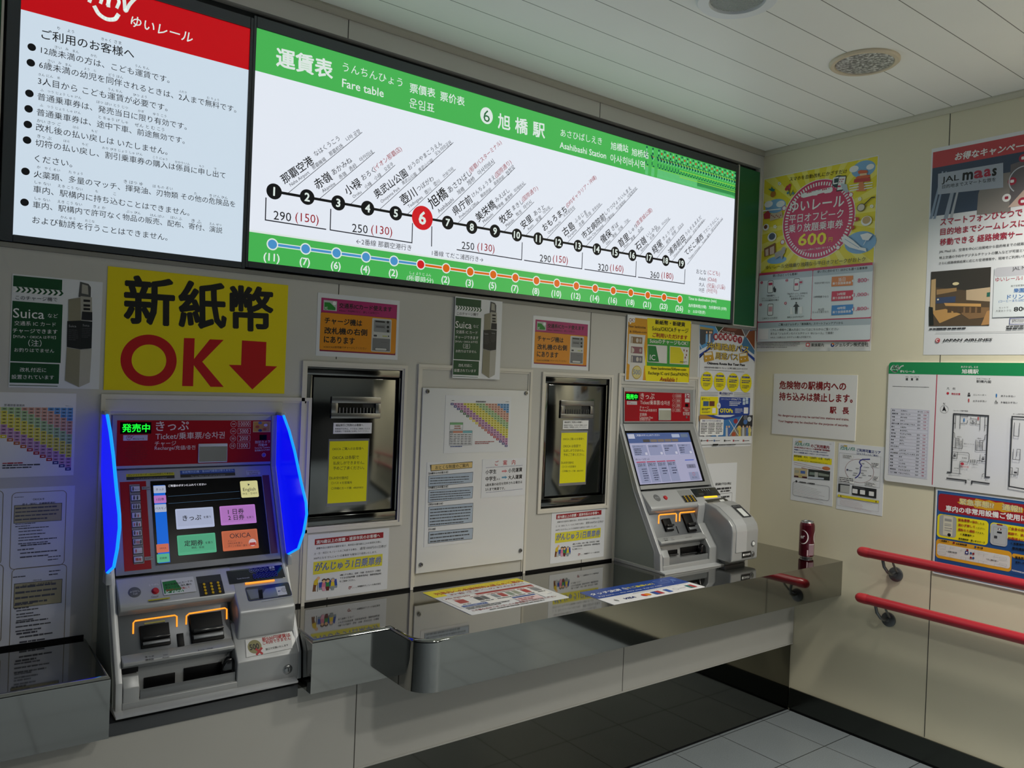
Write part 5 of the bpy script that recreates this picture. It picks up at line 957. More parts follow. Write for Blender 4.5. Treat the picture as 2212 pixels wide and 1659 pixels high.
bus_title(P, 1010, 320); P.text('ご利用可能エリア', Y_(1318, 365), Y_(1770, 418), m=NAVY, bold=.03, h=7); P.text('（主なスポットのご案内）', Y_(1315, 430), Y_(1722, 478), m=NAVY, bold=.01)
P.frame(Y_(990, 415), Y_(1752, 1085), .0008, GREY, 'border_print'); c = P.P(Y_(1366, 762)); RX = abs(P.P(Y_(1640, 770)).x-P.P(Y_(1095, 740)).x)/2
P.ring(c, RX*.78, .0016, M('#b09090', .4), 'map_print', sx=1.28, n=48)
P.line([Y_(*p) for p in ((1560, 542), (1430, 545), (1385, 565), (1370, 600), (1400, 650), (1412, 665), (1390, 690), (1382, 790), (1362, 830), (1335, 865), (1295, 892))], .005, M('#3a3c8c', .4), 'map_print')
for x0, y0, x1, y1 in ((1058, 450, 1250, 540), (1595, 600, 1740, 705), (1630, 855, 1735, 955), (1480, 965, 1680, 1062), (990, 860, 1275, 1010)): P.rect(Y_(x0, y0), Y_(x1, y1), WT, 'map_print'); P.frame(Y_(x0, y0), Y_(x1, y1), .0006, GREY, 'border_print'); P.greek(Y_(x0+8, y0+8), Y_(x1-10, y1-8), 3, KG, fill=.6)
for x0, y0, w_ in ((1410, 610, 60), (1450, 680, 110), (1300, 700, 60), (1405, 740, 110), (1260, 790, 80), (1398, 790, 60), (1420, 830, 90), (1355, 872, 70), (1540, 838, 60), (1170, 740, 70), (1245, 830, 70)): P.greek(Y_(x0, y0), Y_(x0+w_, y0+28), 1, KG)
P.rect(Y_(1128, 722), Y_(1160, 755), M('#4a4a70', .4), 'map_print')
q = lambda pts, c: P.poly([Y_(*p) for p in pts], M(c, .4), 'photo_print')
q([(975, 995), (1190, 1022), (1180, 1185), (968, 1150)], '#b8bab8'); q([(975, 995), (1012, 1000), (1008, 1158), (968, 1150)], '#2a2c30'); q([(975, 995), (1190, 1022), (1188, 1042), (974, 1018)], '#2a2c30'); q([(1235, 1035), (1695, 1105), (1688, 1282), (1230, 1210)], '#232528')
for x, y in ((1288, 1140), (1430, 1162), (1598, 1190)): P.rect(Y_(x-46, y-46), Y_(x+46, y+50), WT, 'photo_print', r=.002)
P.greek(Y_(1262, 1052), Y_(1480, 1085), 1, GREY, slant=-.1); q([(965, 1200), (1738, 1322), (1735, 1370), (963, 1245)], '#e8d820'); P.frame(Y_(958, 1205), Y_(1735, 1535), .0008, GREY, 'border_print'); P.greek(Y_(1045, 1222), Y_(1650, 1300), 1, CR, slant=-.13, fill=.3)
for x, y in ((1022, 1228), (1685, 1335)): P.poly([Y_(x-16, y+18), Y_(x+16, y+20), Y_(x, y-16)], M('#6a4a18', .4), 'badge_print')
for i in range(6): P.greek(Y_(1005, 1258+i*24), Y_(1440 if i != 4 else 1690, 1318+i*24), 1, M('#a0484c', .4), slant=-.12, fill=.28)
P.done()

# station plan board
B_ = ZM(1900, 770, 5.351)
P = Art.sheet('board', 'white station plan board with green header on the right wall', 'board', SIDE, B_(118, 66), (2345, 1093), M('#e6e7ea', .16, coat=.3), thick=.006, r=.012)
BGR = M('#1f8f56', .25); a, b = P.tl, P.br; yh = P.P(B_(112, 200)).y
P.face([Vector((a.x, yh)), Vector((b.x, yh)), Vector((b.x, a.y-.012)), Vector((b.x-.0035, a.y-.0035)), Vector((b.x-.012, a.y)), Vector((a.x+.012, a.y)), Vector((a.x+.0035, a.y-.0035)), Vector((a.x, a.y-.012))], BGR, 'header_print')
logo(P, B_(140, 105), B_(278, 182), .0045, WT, 'emblem_print'); P.text('ゆいレール', B_(248, 172), B_(418, 176), m=WT, shear=.2, bold=.02)
for s, x0, y0, x1, y1, m, bo, h in (('あさひ ばし えき', 950, 120, 1146, 124, WT, .01, None), ('旭橋駅', 958, 172, 1153, 176, WT, .022, 10), ('うん　ちん ひょう', 310, 234, 466, 237, KG, 0, None), ('運　賃　表', 310, 263, 458, 266, KG, .02, 5.5), ('えきこうない ず', 1128, 256, 1288, 262, KG, 0, None), ('駅構内図', 1128, 288, 1296, 294, KG, .012, 5.8), ('凡　例', 785, 370, 882, 374, KG, 0, 5.5), ('現在位置', 838, 432, 942, 436, M('#c0485a', .4), .03, 4.5), ('エレベーター', 1090, 443, 1242, 447, KG, 0, None), ('女子お手洗い', 1087, 516, 1246, 518, KG, 0, None), ('男子お手洗い', 1410, 458, 1576, 462, KG, 0, None), ('多機能お手洗い', 1408, 532, 1602, 536, KG, 0, None), ('N', 744, 546, 764, 547, KG, 0, 4.4), ('コンコース階平面図', 862, 625, 1030, 632, KG, 0, None), ('ホーム階平面図', 1550, 664, 1690, 670, KG, 0, None)): P.text(s, B_(x0, y0), B_(x1, y1), m=m, bold=bo, h=h)
P.greek(B_(158, 335), B_(608, 368), 1, KG, fill=.3); P.line([B_(672, 214), B_(617, 1478)], .0035, M('#b8324e', .3), 'divider_print')
P.rect(B_(140, 598), B_(558, 1418), M('#d3d4e2', .3), 'table_print'); xl, xr_, yt, yb = P.P(B_(142, 600)).x, P.P(B_(575, 630)).x, P.P(B_(142, 602)).y, P.P(B_(110, 1350)).y
rows = [('駅名', 'えきめい', 'おとな', 'こども')]+list(zip('那覇空港 赤嶺 小禄 奥武山公園 壺川 旭橋 県庁前 美栄橋 牧志 安里 おもろまち 古島 市立病院前 儀保 首里 石嶺 経塚 浦添前田 てだこ浦西'.split(), 'なはくうこう あかみね おろく おうのやまこうえん つぼがわ あさひばし けんちょうまえ みえばし まきし あさと - ふるじま しりつびょういんまえ ぎぼ しゅり いしみね きょうづか うらそえまえだ てだこうらにし'.split(), '290 290 250 250 250 - 250 250 250 250 290 290 290 320 320 320 360 360 360'.split(), '150 150 130 130 130 - 130 130 130 130 150 150 150 160 160 160 180 180 180'.split()))
z = P.z+.00006; n = 20; hh = (yt-yb)/n
for i in range(n+1): P.rect(Vector((xl, yt-i*hh)), Vector((xr_, yt-i*hh-.0007)), M('#8a8c9c', .4), 'table_print', z=z)
for x in (xl, xr_): P.rect(Vector((x, yt)), Vector((x+.0007, yb)), M('#8a8c9c', .4), 'table_print', z=z)
P.z += .0001
for i, r in enumerate(rows):
    y = yt-(i+.5)*hh
    for j, (s, fx_) in enumerate(zip(r, (.03, .27, .72, .88))):
        if s == '-': continue
        P.text(s, Vector((xl+(xr_-xl)*fx_, y)), h=hh*.46, m=M('#b04058', .4) if j == 3 else KG, res=1, bold=.02)
P.ring(B_(757, 610), 8.6, .0012, GREY, 'compass_print'); P.poly([B_(*p) for p in ((755, 570), (782, 636), (757, 622), (732, 632))], K, 'compass_print')
P.circ(B_(798, 426), 2.6, M('#c02838', .4), 'symbol_print'); P.rect(B_(1028, 440), B_(1058, 462), KG, 'symbol_print'); P.rect(B_(1033, 420), B_(1053, 434), KG, 'symbol_print')
def wc(x, y, m, r=1.3): P.circ(B_(x, y-14*r/1.3), r, m, 'symbol_print', n=12); P.poly([B_(x-9*r/1.3, y-7*r/1.3), B_(x+9*r/1.3, y-7*r/1.3), B_(x+5*r/1.3, y+20*r/1.3), B_(x-5*r/1.3, y+20*r/1.3)], m, 'symbol_print')
wc(1360, 452, M('#2a7ac0', .4)); wc(1040, 508, M('#c04a50', .4)); wc(986, 736, M('#2a7ac0', .4)); wc(1150, 718, M('#c04a50', .4))
for x, y in ((1355, 524), (1088, 755)): P.circ(B_(x, y-16), .8, KG, 'symbol_print', n=10); P.line([B_(x, y-12), B_(x+2, y+2), B_(x+14, y+4), B_(x+20, y+16)], .0018, KG, 'symbol_print'); P.ring(B_(x-1, y+8), 2.4, .0012, KG, 'symbol_print', a0=120, a1=360)
ln = lambda pts, w=.0016: P.line([B_(*p) for p in pts], w, M('#3c3e42', .4), 'plan_print')
ln([(795, 1337), (838, 1340), (868, 662), (1268, 686), (1232, 1392), (1278, 1394)], .005); ln([(790, 1406), (1008, 1432), (1006, 1460)], .005); ln([(1075, 1470), (1077, 1440), (1275, 1468)], .005)
for pts in (((892, 664), (886, 832)), ((945, 668), (940, 832)), ((862, 770), (888, 772)), ((945, 690), (1030, 695), (1032, 682)), ((948, 772), (1015, 775), (1026, 765), (1026, 738)), ((1065, 700), (1065, 720), (1130, 725), (1128, 782)), ((1060, 752), (1062, 772), (1075, 780), (1172, 785)), ((1175, 684), (1170, 852)), ((1232, 690), (1225, 858)), ((1225, 795), (1250, 798)), ((862, 876), (878, 885), (880, 935), (890, 945)), ((892, 945), (930, 948), (930, 1025)), ((892, 945), (888, 1055)), ((855, 1055), (966, 1064), (972, 952)), ((1125, 962), (1122, 1082), (1235, 1088)), ((1166, 970), (1205, 972), (1202, 1086)), ((1170, 970), (1168, 1046)), ((1205, 972), (1228, 958), (1230, 912), (1248, 905)), ((850, 1102), (912, 1105), (1035, 1115), (1050, 1132), (1045, 1210), (1030, 1222), (942, 1215), (938, 1355)), ((912, 1105), (908, 1178), (848, 1172)), ((840, 1345), (955, 1358)), ((1175, 1135), (1172, 1206), (1232, 1212)), ((1225, 1135), (1240, 1136)), ((1138, 1200), (1138, 1226)), ((1138, 1205), (1172, 1206)), ((1198, 1388), (1200, 1360), (1222, 1355))): ln(pts)
for x in (1068, 1092, 1114): ln([(x, 1194), (x, 1222)], .0026)
for x, y in ((880, 1138), (1208, 1175)): P.rect(B_(x-14, y), B_(x+14, y+20), KG, 'symbol_print'); P.rect(B_(x-9, y-16), B_(x+9, y-4), KG, 'symbol_print')
for x0, y0 in ((902, 955), (940, 970), (1135, 985), (1180, 985)): P.greek(B_(x0, y0), B_(x0+24, y0+80), 8, GREY, 'plan_print', dash=(9, 10))
for s, x0, y0, x1, y1, m in (('構内コンコース', 985, 1008, 1108, 1016, KG), ('駅務室', 965, 1172, 1022, 1176, KG), ('券売機', 876, 1290, 928, 1294, KG), ('改札口', 1092, 1248, 1150, 1252, KG), ('現在位置', 952, 1270, 1042, 1278, M('#c0485a', .4)), ('西口', 810, 1376, 846, 1378, KG), ('南口', 1028, 1422, 1062, 1426, KG), ('東口', 1230, 1426, 1264, 1430, KG), ('2番線へ', 905, 926, 965, 932, KG), ('1番線へ', 1140, 946, 1202, 952, KG)): P.text(s, B_(x0, y0), B_(x1, y1), m=m, res=1)
P.circ(B_(968, 1240), 3, M('#c03a4a', .4), 'symbol_print', sx=1.2)
ln([(2300, 735), (1545, 695), (1508, 1500), (2300, 1640)], .005)
for pts in (((1573, 765), (1566, 918), (1622, 924), (1632, 770)), ((1560, 1070), (1553, 1188), (1635, 1196), (1640, 1075), (1602, 1072), (1596, 1155)), ((1528, 1284), (1548, 1286), (1545, 1360), (1612, 1368), (1616, 1290), (1590, 1288)), ((1525, 1360), (1545, 1362))): ln(pts)
P.rect(B_(1566, 1330), B_(1600, 1352), KG, 'symbol_print'); P.done()

# emergency equipment poster
M_ = ZM(2000, 1040, 7.9)
P = Art.sheet('poster', 'blue framed emergency equipment poster with red title above the handrails', 'poster', SIDE, M_(182, 122), (2375, 1314), PAPERG, thick=.003)
BLU = M('#24508c', .35); a, b = P.tl, P.br
P.rect(Vector((a.x+.006, a.y-.006)), Vector((b.x-.006, b.y+.006)), BLU, 'ground_print'); P.frame(Vector((a.x+.012, a.y-.012)), Vector((b.x-.012, b.y+.012)), .003, M('#3a6aa8', .35), 'ground_print')
yr0, yr1 = P.P(M_(222, 200)).y, P.P(M_(215, 505)).y; xr0 = P.P(M_(222, 300)).x; P.rect(Vector((xr0, yr0)), Vector((b.x-.02, yr1)), M('#a01c28', .35), 'title_print', r=.012)
P.poly([M_(*p) for p in ((575, 300), (840, 320), (860, 290), (1010, 330), (1090, 318), (1200, 360), (1320, 360), (1360, 390), (1600, 430), (1675, 465), (1660, 540), (1480, 520), (1310, 525), (1240, 490), (1080, 500), (960, 470), (840, 450), (820, 425), (590, 390), (540, 350), (600, 340))], M('#d8a020', .35), 'title_print')
P.text('緊急事態!?　通報!!', M_(580, 335), M_(1655, 480), m=GREY, bold=.07, h=14); P.z += .0001; P.text('緊急事態!?　通報!!', M_(580, 335), M_(1655, 480), m=M('#e8d890', .4), bold=.02, h=13.5); P.text('車内の非常用設備ご使用について', M_(345, 452), M_(2120, 690), m=WT, bold=.035, h=13)
def rrp(TL, BR, m, r=.014, part='panel_print'): P.rect(TL, BR, m, part, r=r)
rrp(M_(208, 545), M_(1062, 1100-135+128), M('#f0e020', .35)); rrp(M_(1108, 690), M_(2500, 1210-60), M('#f0e020', .35)); rrp(M_(185, 970), M_(1462, 1548), M('#e0a428', .35)); rrp(M_(1480, 1222), M_(2500, 1480), M('#e0a428', .35))
rrp(M_(205, 1048), M_(1440, 1492), M('#dcdcda', .35), .01); rrp(M_(245, 560), M_(520, 965), M('#a8aaa8', .35), .012); rrp(M_(310, 580), M_(458, 935), M('#d4d0bc', .35), .002); rrp(M_(330, 628), M_(448, 690), M('#9a9a96', .35), .001); P.circ(M_(405, 910), 3.6, K, 'panel_print'); rrp(M_(420, 795), M_(450, 812), CR, .0005)
for y in (720, 745, 790, 830): P.rect(M_(328, y), M_(440, y+10), GREY, 'panel_print')
rrp(M_(1118, 708), M_(1395, 1120), M('#b4b8bc', .35), .012); P.frame(M_(1162, 765), M_(1378, 1090), .0012, GREY, 'panel_print'); rrp(M_(1218, 720), M_(1318, 758), CR, .002); rrp(M_(1240, 795), M_(1295, 832), M('#701820', .4), .001); P.circ(M_(1265, 815), 1.6, WT, 'panel_print'); rrp(M_(1225, 848), M_(1305, 890), K, .001); rrp(M_(1175, 920), M_(1225, 972), KG, .001)
RR = M('#a83420', .4)
for s, x0, y0, x1, y1, m, bo in (('緊急事態', 562, 652, 760, 672, RR, .03), ('が', 765, 684, 800, 690, K, .01), ('発生', 802, 688, 892, 700, RR, .03), ('したら', 896, 710, 1008, 726, K, .01), ('迷わず押して', 560, 735, 852, 775, RR, .03), ('ください。', 862, 790, 1018, 805, K, .01), ('運転士と通話', 558, 815, 845, 855, RR, .03), ('できます。', 852, 862, 1005, 890, K, .01), ('＜ 設置場所 ＞', 592, 895, 838, 932, K, .03), ('車両連結部・車いすスペース', 566, 970, 1018, 1042, K, .03), ('ご自身の安全な', 1415, 795, 1800, 850, RR, .03), ('範囲で、消火器の', 1412, 880, 1830, 940, RR, .03), ('初期消火に', 1410, 962, 1690, 1005, RR, .03), ('＜ 設置場所 ＞', 1450, 1048, 1740, 1090, K, .03), ('車両連結部', 1478, 1135, 1760, 1175, K, .03), ('＜ 配置図 ＞', 238, 1002, 408, 1028, K, .03), ('非常通報装置', 522, 1058, 710, 1085, K, .03), ('消火器', 885, 1122, 985, 1138, K, .03), ('← 那覇空港方面', 362, 1188, 540, 1216, K, .02), ('てだこ浦西方面 →', 1038, 1322, 1245, 1358, K, .02), ('緊急時以外は', 1535, 1292, 1830, 1330, K, .03), ('使用しないでください', 1535, 1372, 1930, 1420, K, .03)): P.text(s, M_(x0, y0), M_(x1, y1), m=m, bold=bo)
for x, y, m in ((487, 1045, CR), (855, 1116, BLU), (718, 1170, CR), (778, 1223, BLU), (820, 1232, CR), (778, 1298, CR), (820, 1304, BLU)): P.circ(M_(x, y), 2.3, m, 'symbol_print', n=14)
rrp(M_(680, 1182), M_(736, 1245), NAVY, .001, 'symbol_print'); P.text('♿', M_(690, 1210), M_(726, 1214), m=WT) if False else P.circ(M_(708, 1212), 1.8, WT, 'symbol_print')
for x0, y0, x1, y1 in ((235, 1072, 350, 1152), (235, 1170, 350, 1250), (1268, 1275, 1390, 1345), (1262, 1385, 1390, 1455)): P.frame(M_(x0, y0), M_(x1, y1), .001, M('#b8bab8', .4), 'plan_print', r=.003)
for x, y in ((430, 1110), (610, 1150), (840, 1180), (920, 1200), (1000, 1230), (1180, 1250), (420, 1250), (610, 1280), (690, 1300), (910, 1345), (990, 1360), (1180, 1400)): P.line([M_(x, y), M_(x, y+38)], .001, M('#b8bab8', .4), 'plan_print'); P.line([M_(x, y), M_(x+75, y+13)], .001, M('#b8bab8', .4), 'plan_print')
P.greek(M_(1480, 1495), M_(1780, 1580), 2, WT, slant=-.05); P.done()

# ------------------------------------------------------------------ flat leaflets on the steel counter
def leaflet(name, label, TLp, TRp, BLp, BRp, m):
    tl, tr, bl, br = [TOP.world(p) for p in (TLp, TRp, BLp, BRp)]
    U = ((tr-tl)+(br-bl)).normalized(); V = TOP.N.cross(U); c = (tl+tr+bl+br)/4; pl = Plane(c, U, V)
    w = ((tr-tl).length+(br-bl).length)/4; h = ((tl-bl).length+(tr-br).length)/4
    A_ = Art.sheet(name, label, 'leaflet', pl, Vector((-w, h)), Vector((w, -h)), m, thick=.0012, r=.006); A_.w, A_.h = w, h
    A_.at = lambda x, y: Vector((-w+2*w*x, h-2*h*y))
    return A_
N_ = ZM(910, 1230, 3.403)
P = leaflet('leaflet', 'laminated yellow and red leaflet lying on the steel counter below the pinboard', N_(22, 173), N_(712, 65), N_(352, 338), N_(1082, 210), PAPERG)
f = P.at
P.rect(f(0, 0), f(1, .26), YL, 'band_print', r=.005); P.rect(f(.13, .17), f(.99, .31), PAPERG, 'band_print'); P.text('列車内への危険物持込禁止のご案内', f(.06, .14), f(.97, .14), h=P.h*.20, m=M('#b83418', .4), bold=.03); P.text('Bringing dangerous goods into trains is prohibited', f(.14, .05), f(.9, .05), h=P.h*.06, m=M('#b83418', .4))
P.text('お客さまへのおねがい', f(.16, .24), f(.94, .24), h=P.h*.12, m=CR, bold=.02); P.rect(f(.03, .33), f(.97, .75), M('#f2f0ee', .35), 'panel_print', r=.01); P.frame(f(.03, .33), f(.97, .75), .001, GREY, 'border_print', r=.01); P.rect(f(.36, .33), f(.97, .39), M('#a8201c', .4), 'band_print')
P.text('危険物', f(.05, .37), f(.30, .37), h=P.h*.08, m=CR, bold=.02)
for x, c, w_ in ((.14, '#b0302c', .09), (.31, '#3a3c40', .06), (.37, '#5a5c60', .05), (.48, '#8a929a', .05), (.55, '#b0302c', .06), (.63, '#8a9a88', .05), (.70, '#9aa08c', .05), (.80, '#b8282c', .06), (.91, '#8a8c90', .07)): P.rect(f(x-w_/2, .46), f(x+w_/2, .60), M(c, .4), 'goods_picture', r=.004); P.greek(f(x-.04, .41), f(x+.04, .45), 1, CR); P.greek(f(x-.04, .62), f(x+.04, .66), 1, KG)
P.rect(f(.06, .68), f(.30, .74), M('#3a5aa0', .4), 'band_print'); P.text('ご協力をお願いします', f(.08, .71), f(.28, .71), m=WT, bold=.01); P.rect(f(.56, .68), f(.80, .72), M('#2c4c9c', .4), 'band_print'); P.rect(f(.82, .66), f(.90, .86), WT, 'panel_print'); P.rect(f(.56, .74), f(.80, .86), M('#f0d0d4', .4), 'panel_print')
P.greek(f(.06, .76), f(.52, .84), 2, KG); P.greek(f(.58, .75), f(.78, .85), 2, CR); P.text('ご不審な点がございましたら駅係員までお知らせください', f(.06, .89), f(.92, .89), h=P.h*.10, m=CR, bold=.02); P.greek(f(.2, .93), f(.8, .97), 1, KG); P.done()
P = leaflet('leaflet', 'blue and white card payment leaflet lying on the counter in front of the right machine', N_(1205, 165), N_(1855, 55), N_(1368, 270), N_(2063, 130), M('#ededf0', .3))
f = P.at; P.rect(f(0, 0), f(1, .56), M('#24489c', .3), 'band_print', r=.004)
P.text('タッチ決済', f(.03, .25), f(.34, .25), h=P.h*.28, m=WT, bold=.03, shear=.15); P.text('でご乗車OK！', f(.40, .25), f(.70, .25), h=P.h*.24, m=YL, bold=.02); P.text('Pay here — the easy way. Tap to ride!', f(.05, .45), f(.72, .45), h=P.h*.13, m=WT, bold=.01)
for k in range(4): P.ring(f(.355, .25), .008+.005*k, .002, WT, 'emblem_print', sx=1.0, a0=-50, a1=50)
P.line([f(.74, .12), f(.76, .34), f(.86, .34), f(.88, .12), f(.84, .12), f(.81, .2), f(.78, .12), f(.74, .12)], .0018, M('#8aa4d8', .4), 'drawing_print'); P.circ(f(.93, .25), .012, M('#5a7ac0', .4), 'drawing_print'); P.line([f(.86, .44), f(.9, .3), f(.97, .4)], .002, M('#8aa4d8', .4), 'drawing_print')
P.text('Mastercardなどのクレジットカード・デビット・プリペイド', f(.34, .62), f(.93, .62), h=P.h*.08, m=KG)
for k in range(4): P.ring(f(.07, .82), .006+.004*k, .0016, KG, 'emblem_print', a0=-50, a1=50)
P.text('VISA', f(.17, .82), f(.29, .82), h=P.h*.2, m=M('#1c2c6c', .4), bold=.03, shear=.25); P.circ(f(.385, .82), .013, M('#d8341c', .4), 'emblem_print'); P.circ(f(.42, .82), .013, M('#e89020', .4), 'emblem_print')
for x, c in ((.51, '#2a6a4c'), (.50, '#2a4a9c'), (.545, '#b02c34'), (.64, '#2a5cb0'), (.89, '#2c7a78')): P.rect(f(x-.022, .72), f(x+.022, .93), M(c, .4), 'emblem_print', r=.003)
P.ring(f(.73, .82), .012, .002, M('#b8bcc8', .4), 'emblem_print'); P.text('DISCOVER', f(.77, .83), f(.84, .83), m=KG); P.rect(f(.90, .72), f(.94, .93), M('#b83a3c', .4), 'emblem_print', r=.002); P.done()

# ------------------------------------------------------------------ drink can in the corner of the counter
cx, cy = -.090, -.377; R = .0330; HB = .166
CAN = M('#5c0f22', .22, .55, coat=.4); TIN = M('#b4b6b8', .22, 1.0); q = TOP.world((1736, 1203))
t = Thing('drink_can', 'tall dark red drink can on the steel counter in the corner by the handrail', 'can', (cx, cy, ZC))
t.part('body', MB().lathe((cx, cy, ZC), (0, 0, 1), [(R*.80, .0065), (R*.97, .0105), (R, .015), (R, HB-.022), (R*.97, HB-.015), (R*.86, HB-.006)], CAN, 48))
t.part('base_rim', MB().lathe((cx, cy, ZC), (0, 0, 1), [(0, .004), (R*.70, .003), (R*.76, 0), (R*.82, .001), (R*.84, .007), (R*.82, .009)], TIN, 48))
lid = t.part('lid', MB().lathe((cx, cy, ZC), (0, 0, 1), [(R*.86, HB-.006), (R*.80, HB-.002), (R*.82, HB), (R*.78, HB+.0005), (R*.74, HB-.004), (R*.66, HB-.0035), (0, HB-.0035)], TIN, 48))
t.part('pull_tab', MB().box((cx-.007, cy-.010, HB+ZC-.003), (cx+.007, cy+.008, HB+ZC-.0015), TIN, .0007).tube([(cx-.006, cy+.004, ZC+HB-.002), (cx-.005, cy+.012, ZC+HB+.004), (cx+.005, cy+.012, ZC+HB+.004), (cx+.006, cy+.004, ZC+HB-.002)], .0011, TIN, 8), lid)
vd = math.atan2(CAM.y-cy, CAM.x-cx)                 # the side of the can that faces the room
def on_can(mb, pts, m, lift):
    """pts: (angle offset in rad, height): ngon strips wrapped on the can"""
    mb.add([(cx+(R+lift)*math.cos(vd+a), cy+(R+lift)*math.sin(vd+a), ZC+h) for a, h in pts[0]+pts[1]], [[i, i+1, len(pts[0])+i+1, len(pts[0])+i] for i in range(len(pts[0])-1)], m, True)
mb = MB(); WC = M('#e2dfe0', .3)
def swoosh(c, s=1.0, w0=.0035):
    arc_ = [(-.95+.08*i) for i in range(20)]; A1, A2 = [], []
    for i in range(25):
        tt = math.radians(110-i*10.5); k = w0*(.35+1.3*math.sin(math.pi*i/24)); A1.append((c+s*.72*math.cos(tt), .098+.030*math.sin(tt)-.004*i/24)); A2.append((c+s*(.72*math.cos(tt)-k*22), .098+.030*math.sin(tt)-.004*i/24-k*.5*math.sin(tt)))
    on_can(mb, (A1, A2), WC, .0003)
swoosh(-.50); swoosh(1.75, -1.0)
on_can(mb, ([(-.9, .060), (-.5, .072)], [(-.9, .0585), (-.5, .0705)]), M('#a88088', .3), .0003)
vs, fs = glyphs('er', .03, 2); hs = .024
mb.add([(cx+(R+.0003)*math.cos(vd-.92+v[0]*hs/R), cy+(R+.0003)*math.sin(vd-.92+v[0]*hs/R), ZC+.089+v[1]*hs+v[0]*.003) for v in vs], fs, WC)
for x0, x1, y0, y1, c in ((.30, 1.2, .016, .066, '#8a7078'), (.30, 1.2, .064, .067, '#c8c0c4'), (.08, .24, .014, .040, '#c0a8b0')): n_ = 8; on_can(mb, ([(x0+(x1-x0)*i/n_, y1) for i in range(n_+1)], [(x0+(x1-x0)*i/n_, y0) for i in range(n_+1)]), M(c, .3), .0003 if c != '#c8c0c4' else .0005)
t.part('printed_label', mb)
# ------------------------------------------------------------------ ticket machines
CAB = M('#a3a5a6', .34, .25); CABL = M('#b4b6b8', .30, .2); CABD = M('#77797b', .4, .3); SIDEP = M('#8e958e', .45); EDGE = M('#c4c7c4', .3, .4)
FACE = M('#6d7074', .35, .5); GLOSS = M('#060608', .22, spec=.12); REDP = M('#a60c1c', .4, spec=.2); MWHT = M('#e4d8d6', .4)
ORG = M('#ff9a28', .4, emit=1.25); BLUEF = M('#000cff', .2, emit=.80); CYAN = M('#10a0ff', .3, emit=1.0); GLED = M('#18ff38', .3, emit=1.1)
MW = .488
def yz(p, x, zb): return Vector((x, p[0], zb+p[1]))
def machine(x0, zb, label):
    t = Thing('ticket_machine', label, 'ticket machine', (x0+MW/2, -.13, zb)); x1 = x0+MW
    pr = lambda mb, pts, xa, xb, m, bev=.002, seg=2: mb.prism([yz(p, xa, zb) for p in pts], (xb-xa, 0, 0), m, bev, seg)
    T_, K_, S_p, L_, B0 = (-.002, .742), (-.010, .582), (-.129, .312), (-.262, .076), (-.268, .0)
    # side cheeks with a paler slanted front edge
    for xa, xb, s in ((x0, x0+.016, -1), (x1-.016, x1, 1)):
        t.part('side_cheek', pr(MB(), [(0, 0), B0, L_, S_p, K_, T_, (.0, .742)], xa, xb, CABL, .002))
    pan = MB(); pr(pan, [(-.006, .012), (-.232, .012), (-.226, .080), (-.098, .310), (-.006, .55)], x0-.0012, x0+.001, SIDEP, .0005, 1); t.part('side_panel', pan)
    rim = MB(); rim.tube([yz(p, x0-.001, zb) for p in ((-.006, .012), (-.240, .012), (-.234, .080), (-.106, .310), (-.010, .55))], .0022, EDGE, 8); t.part('side_trim', rim)
    xa, xb = x0+.016, x1-.016
    t.part('housing', pr(MB(), [(-.002, .008), (-.150, .008), (-.150, .235), (-.104, .312), (-.004, .575), (-.002, .740)], xa, xb, CABD, 0))
    t.part('head_panel', pr(MB(), [(-.002, .590), (-.013, .590), (-.005, .740), (-.002, .740)], xa+.003, xb-.003, CAB, .0015))
    # sloping screen bezel
    n = Vector((-.270, -.119)).normalized()
    t.part('screen_bezel', pr(MB(), [(-.002, .586), (-.010, .586), (-.128, .318), (-.110, .314)], xa+.002, xb-.002, CAB, .002))
    # control deck and its overhanging front
    t.part('control_deck', pr(MB(), [(-.112, .309), (-.130, .309), (-.186, .256), (-.192, .248), (-.190, .238), (-.165, .218), (-.140, .222)], xa+.001, x0+.318, CABL, .004, 3))
    t.part('slot_panel', pr(MB(), [(-.150, .225), (-.168, .225), (-.226, .128), (-.150, .128)], xa+.001, x0+.300, FACE, .001))
    t.part('label_ledge', pr(MB(), [(-.150, .134), (-.224, .134), (-.250, .122), (-.252, .114), (-.226, .098), (-.150, .098)], xa+.001, x0+.300, CAB, .003, 3))
    t.part('return_panel', pr(MB(), [(-.150, .100), (-.216, .100), (-.222, .020), (-.150, .020)], xa+.001, x0+.300, CAB, .001))
    t.part('front_lip', pr(MB(), [(-.150, .0), (-.268, .0), (-.268, .026), (-.255, .030), (-.244, .018), (-.150, .018)], xa+.0, x0+.330, CAB, .0015))
    lc = MB(); pr(lc, [(-.215, .0), (-.267, .0), (-.266, .062), (-.250, .088), (-.215, .088)], xa+.001, xa+.040, CAB, .003, 3); t.part('corner_post', lc)
    tr = MB(); pr(tr, [(-.222, .019), (-.258, .024), (-.258, .052), (-.262, .052), (-.262, .018), (-.222, .015)], x0+.058, x0+.300, M('#6f7274', .15, coat=.3), .001); t.part('ticket_tray', tr)
    t.part('base_plate', pr(MB(), [(0, -.0), (-.296, -.0), (-.296, .006), (-.268, .010), (0, .010)], x0-.004, x1-.02, CABL, .0015))
    return t, pr, x0, x1, xa, xb
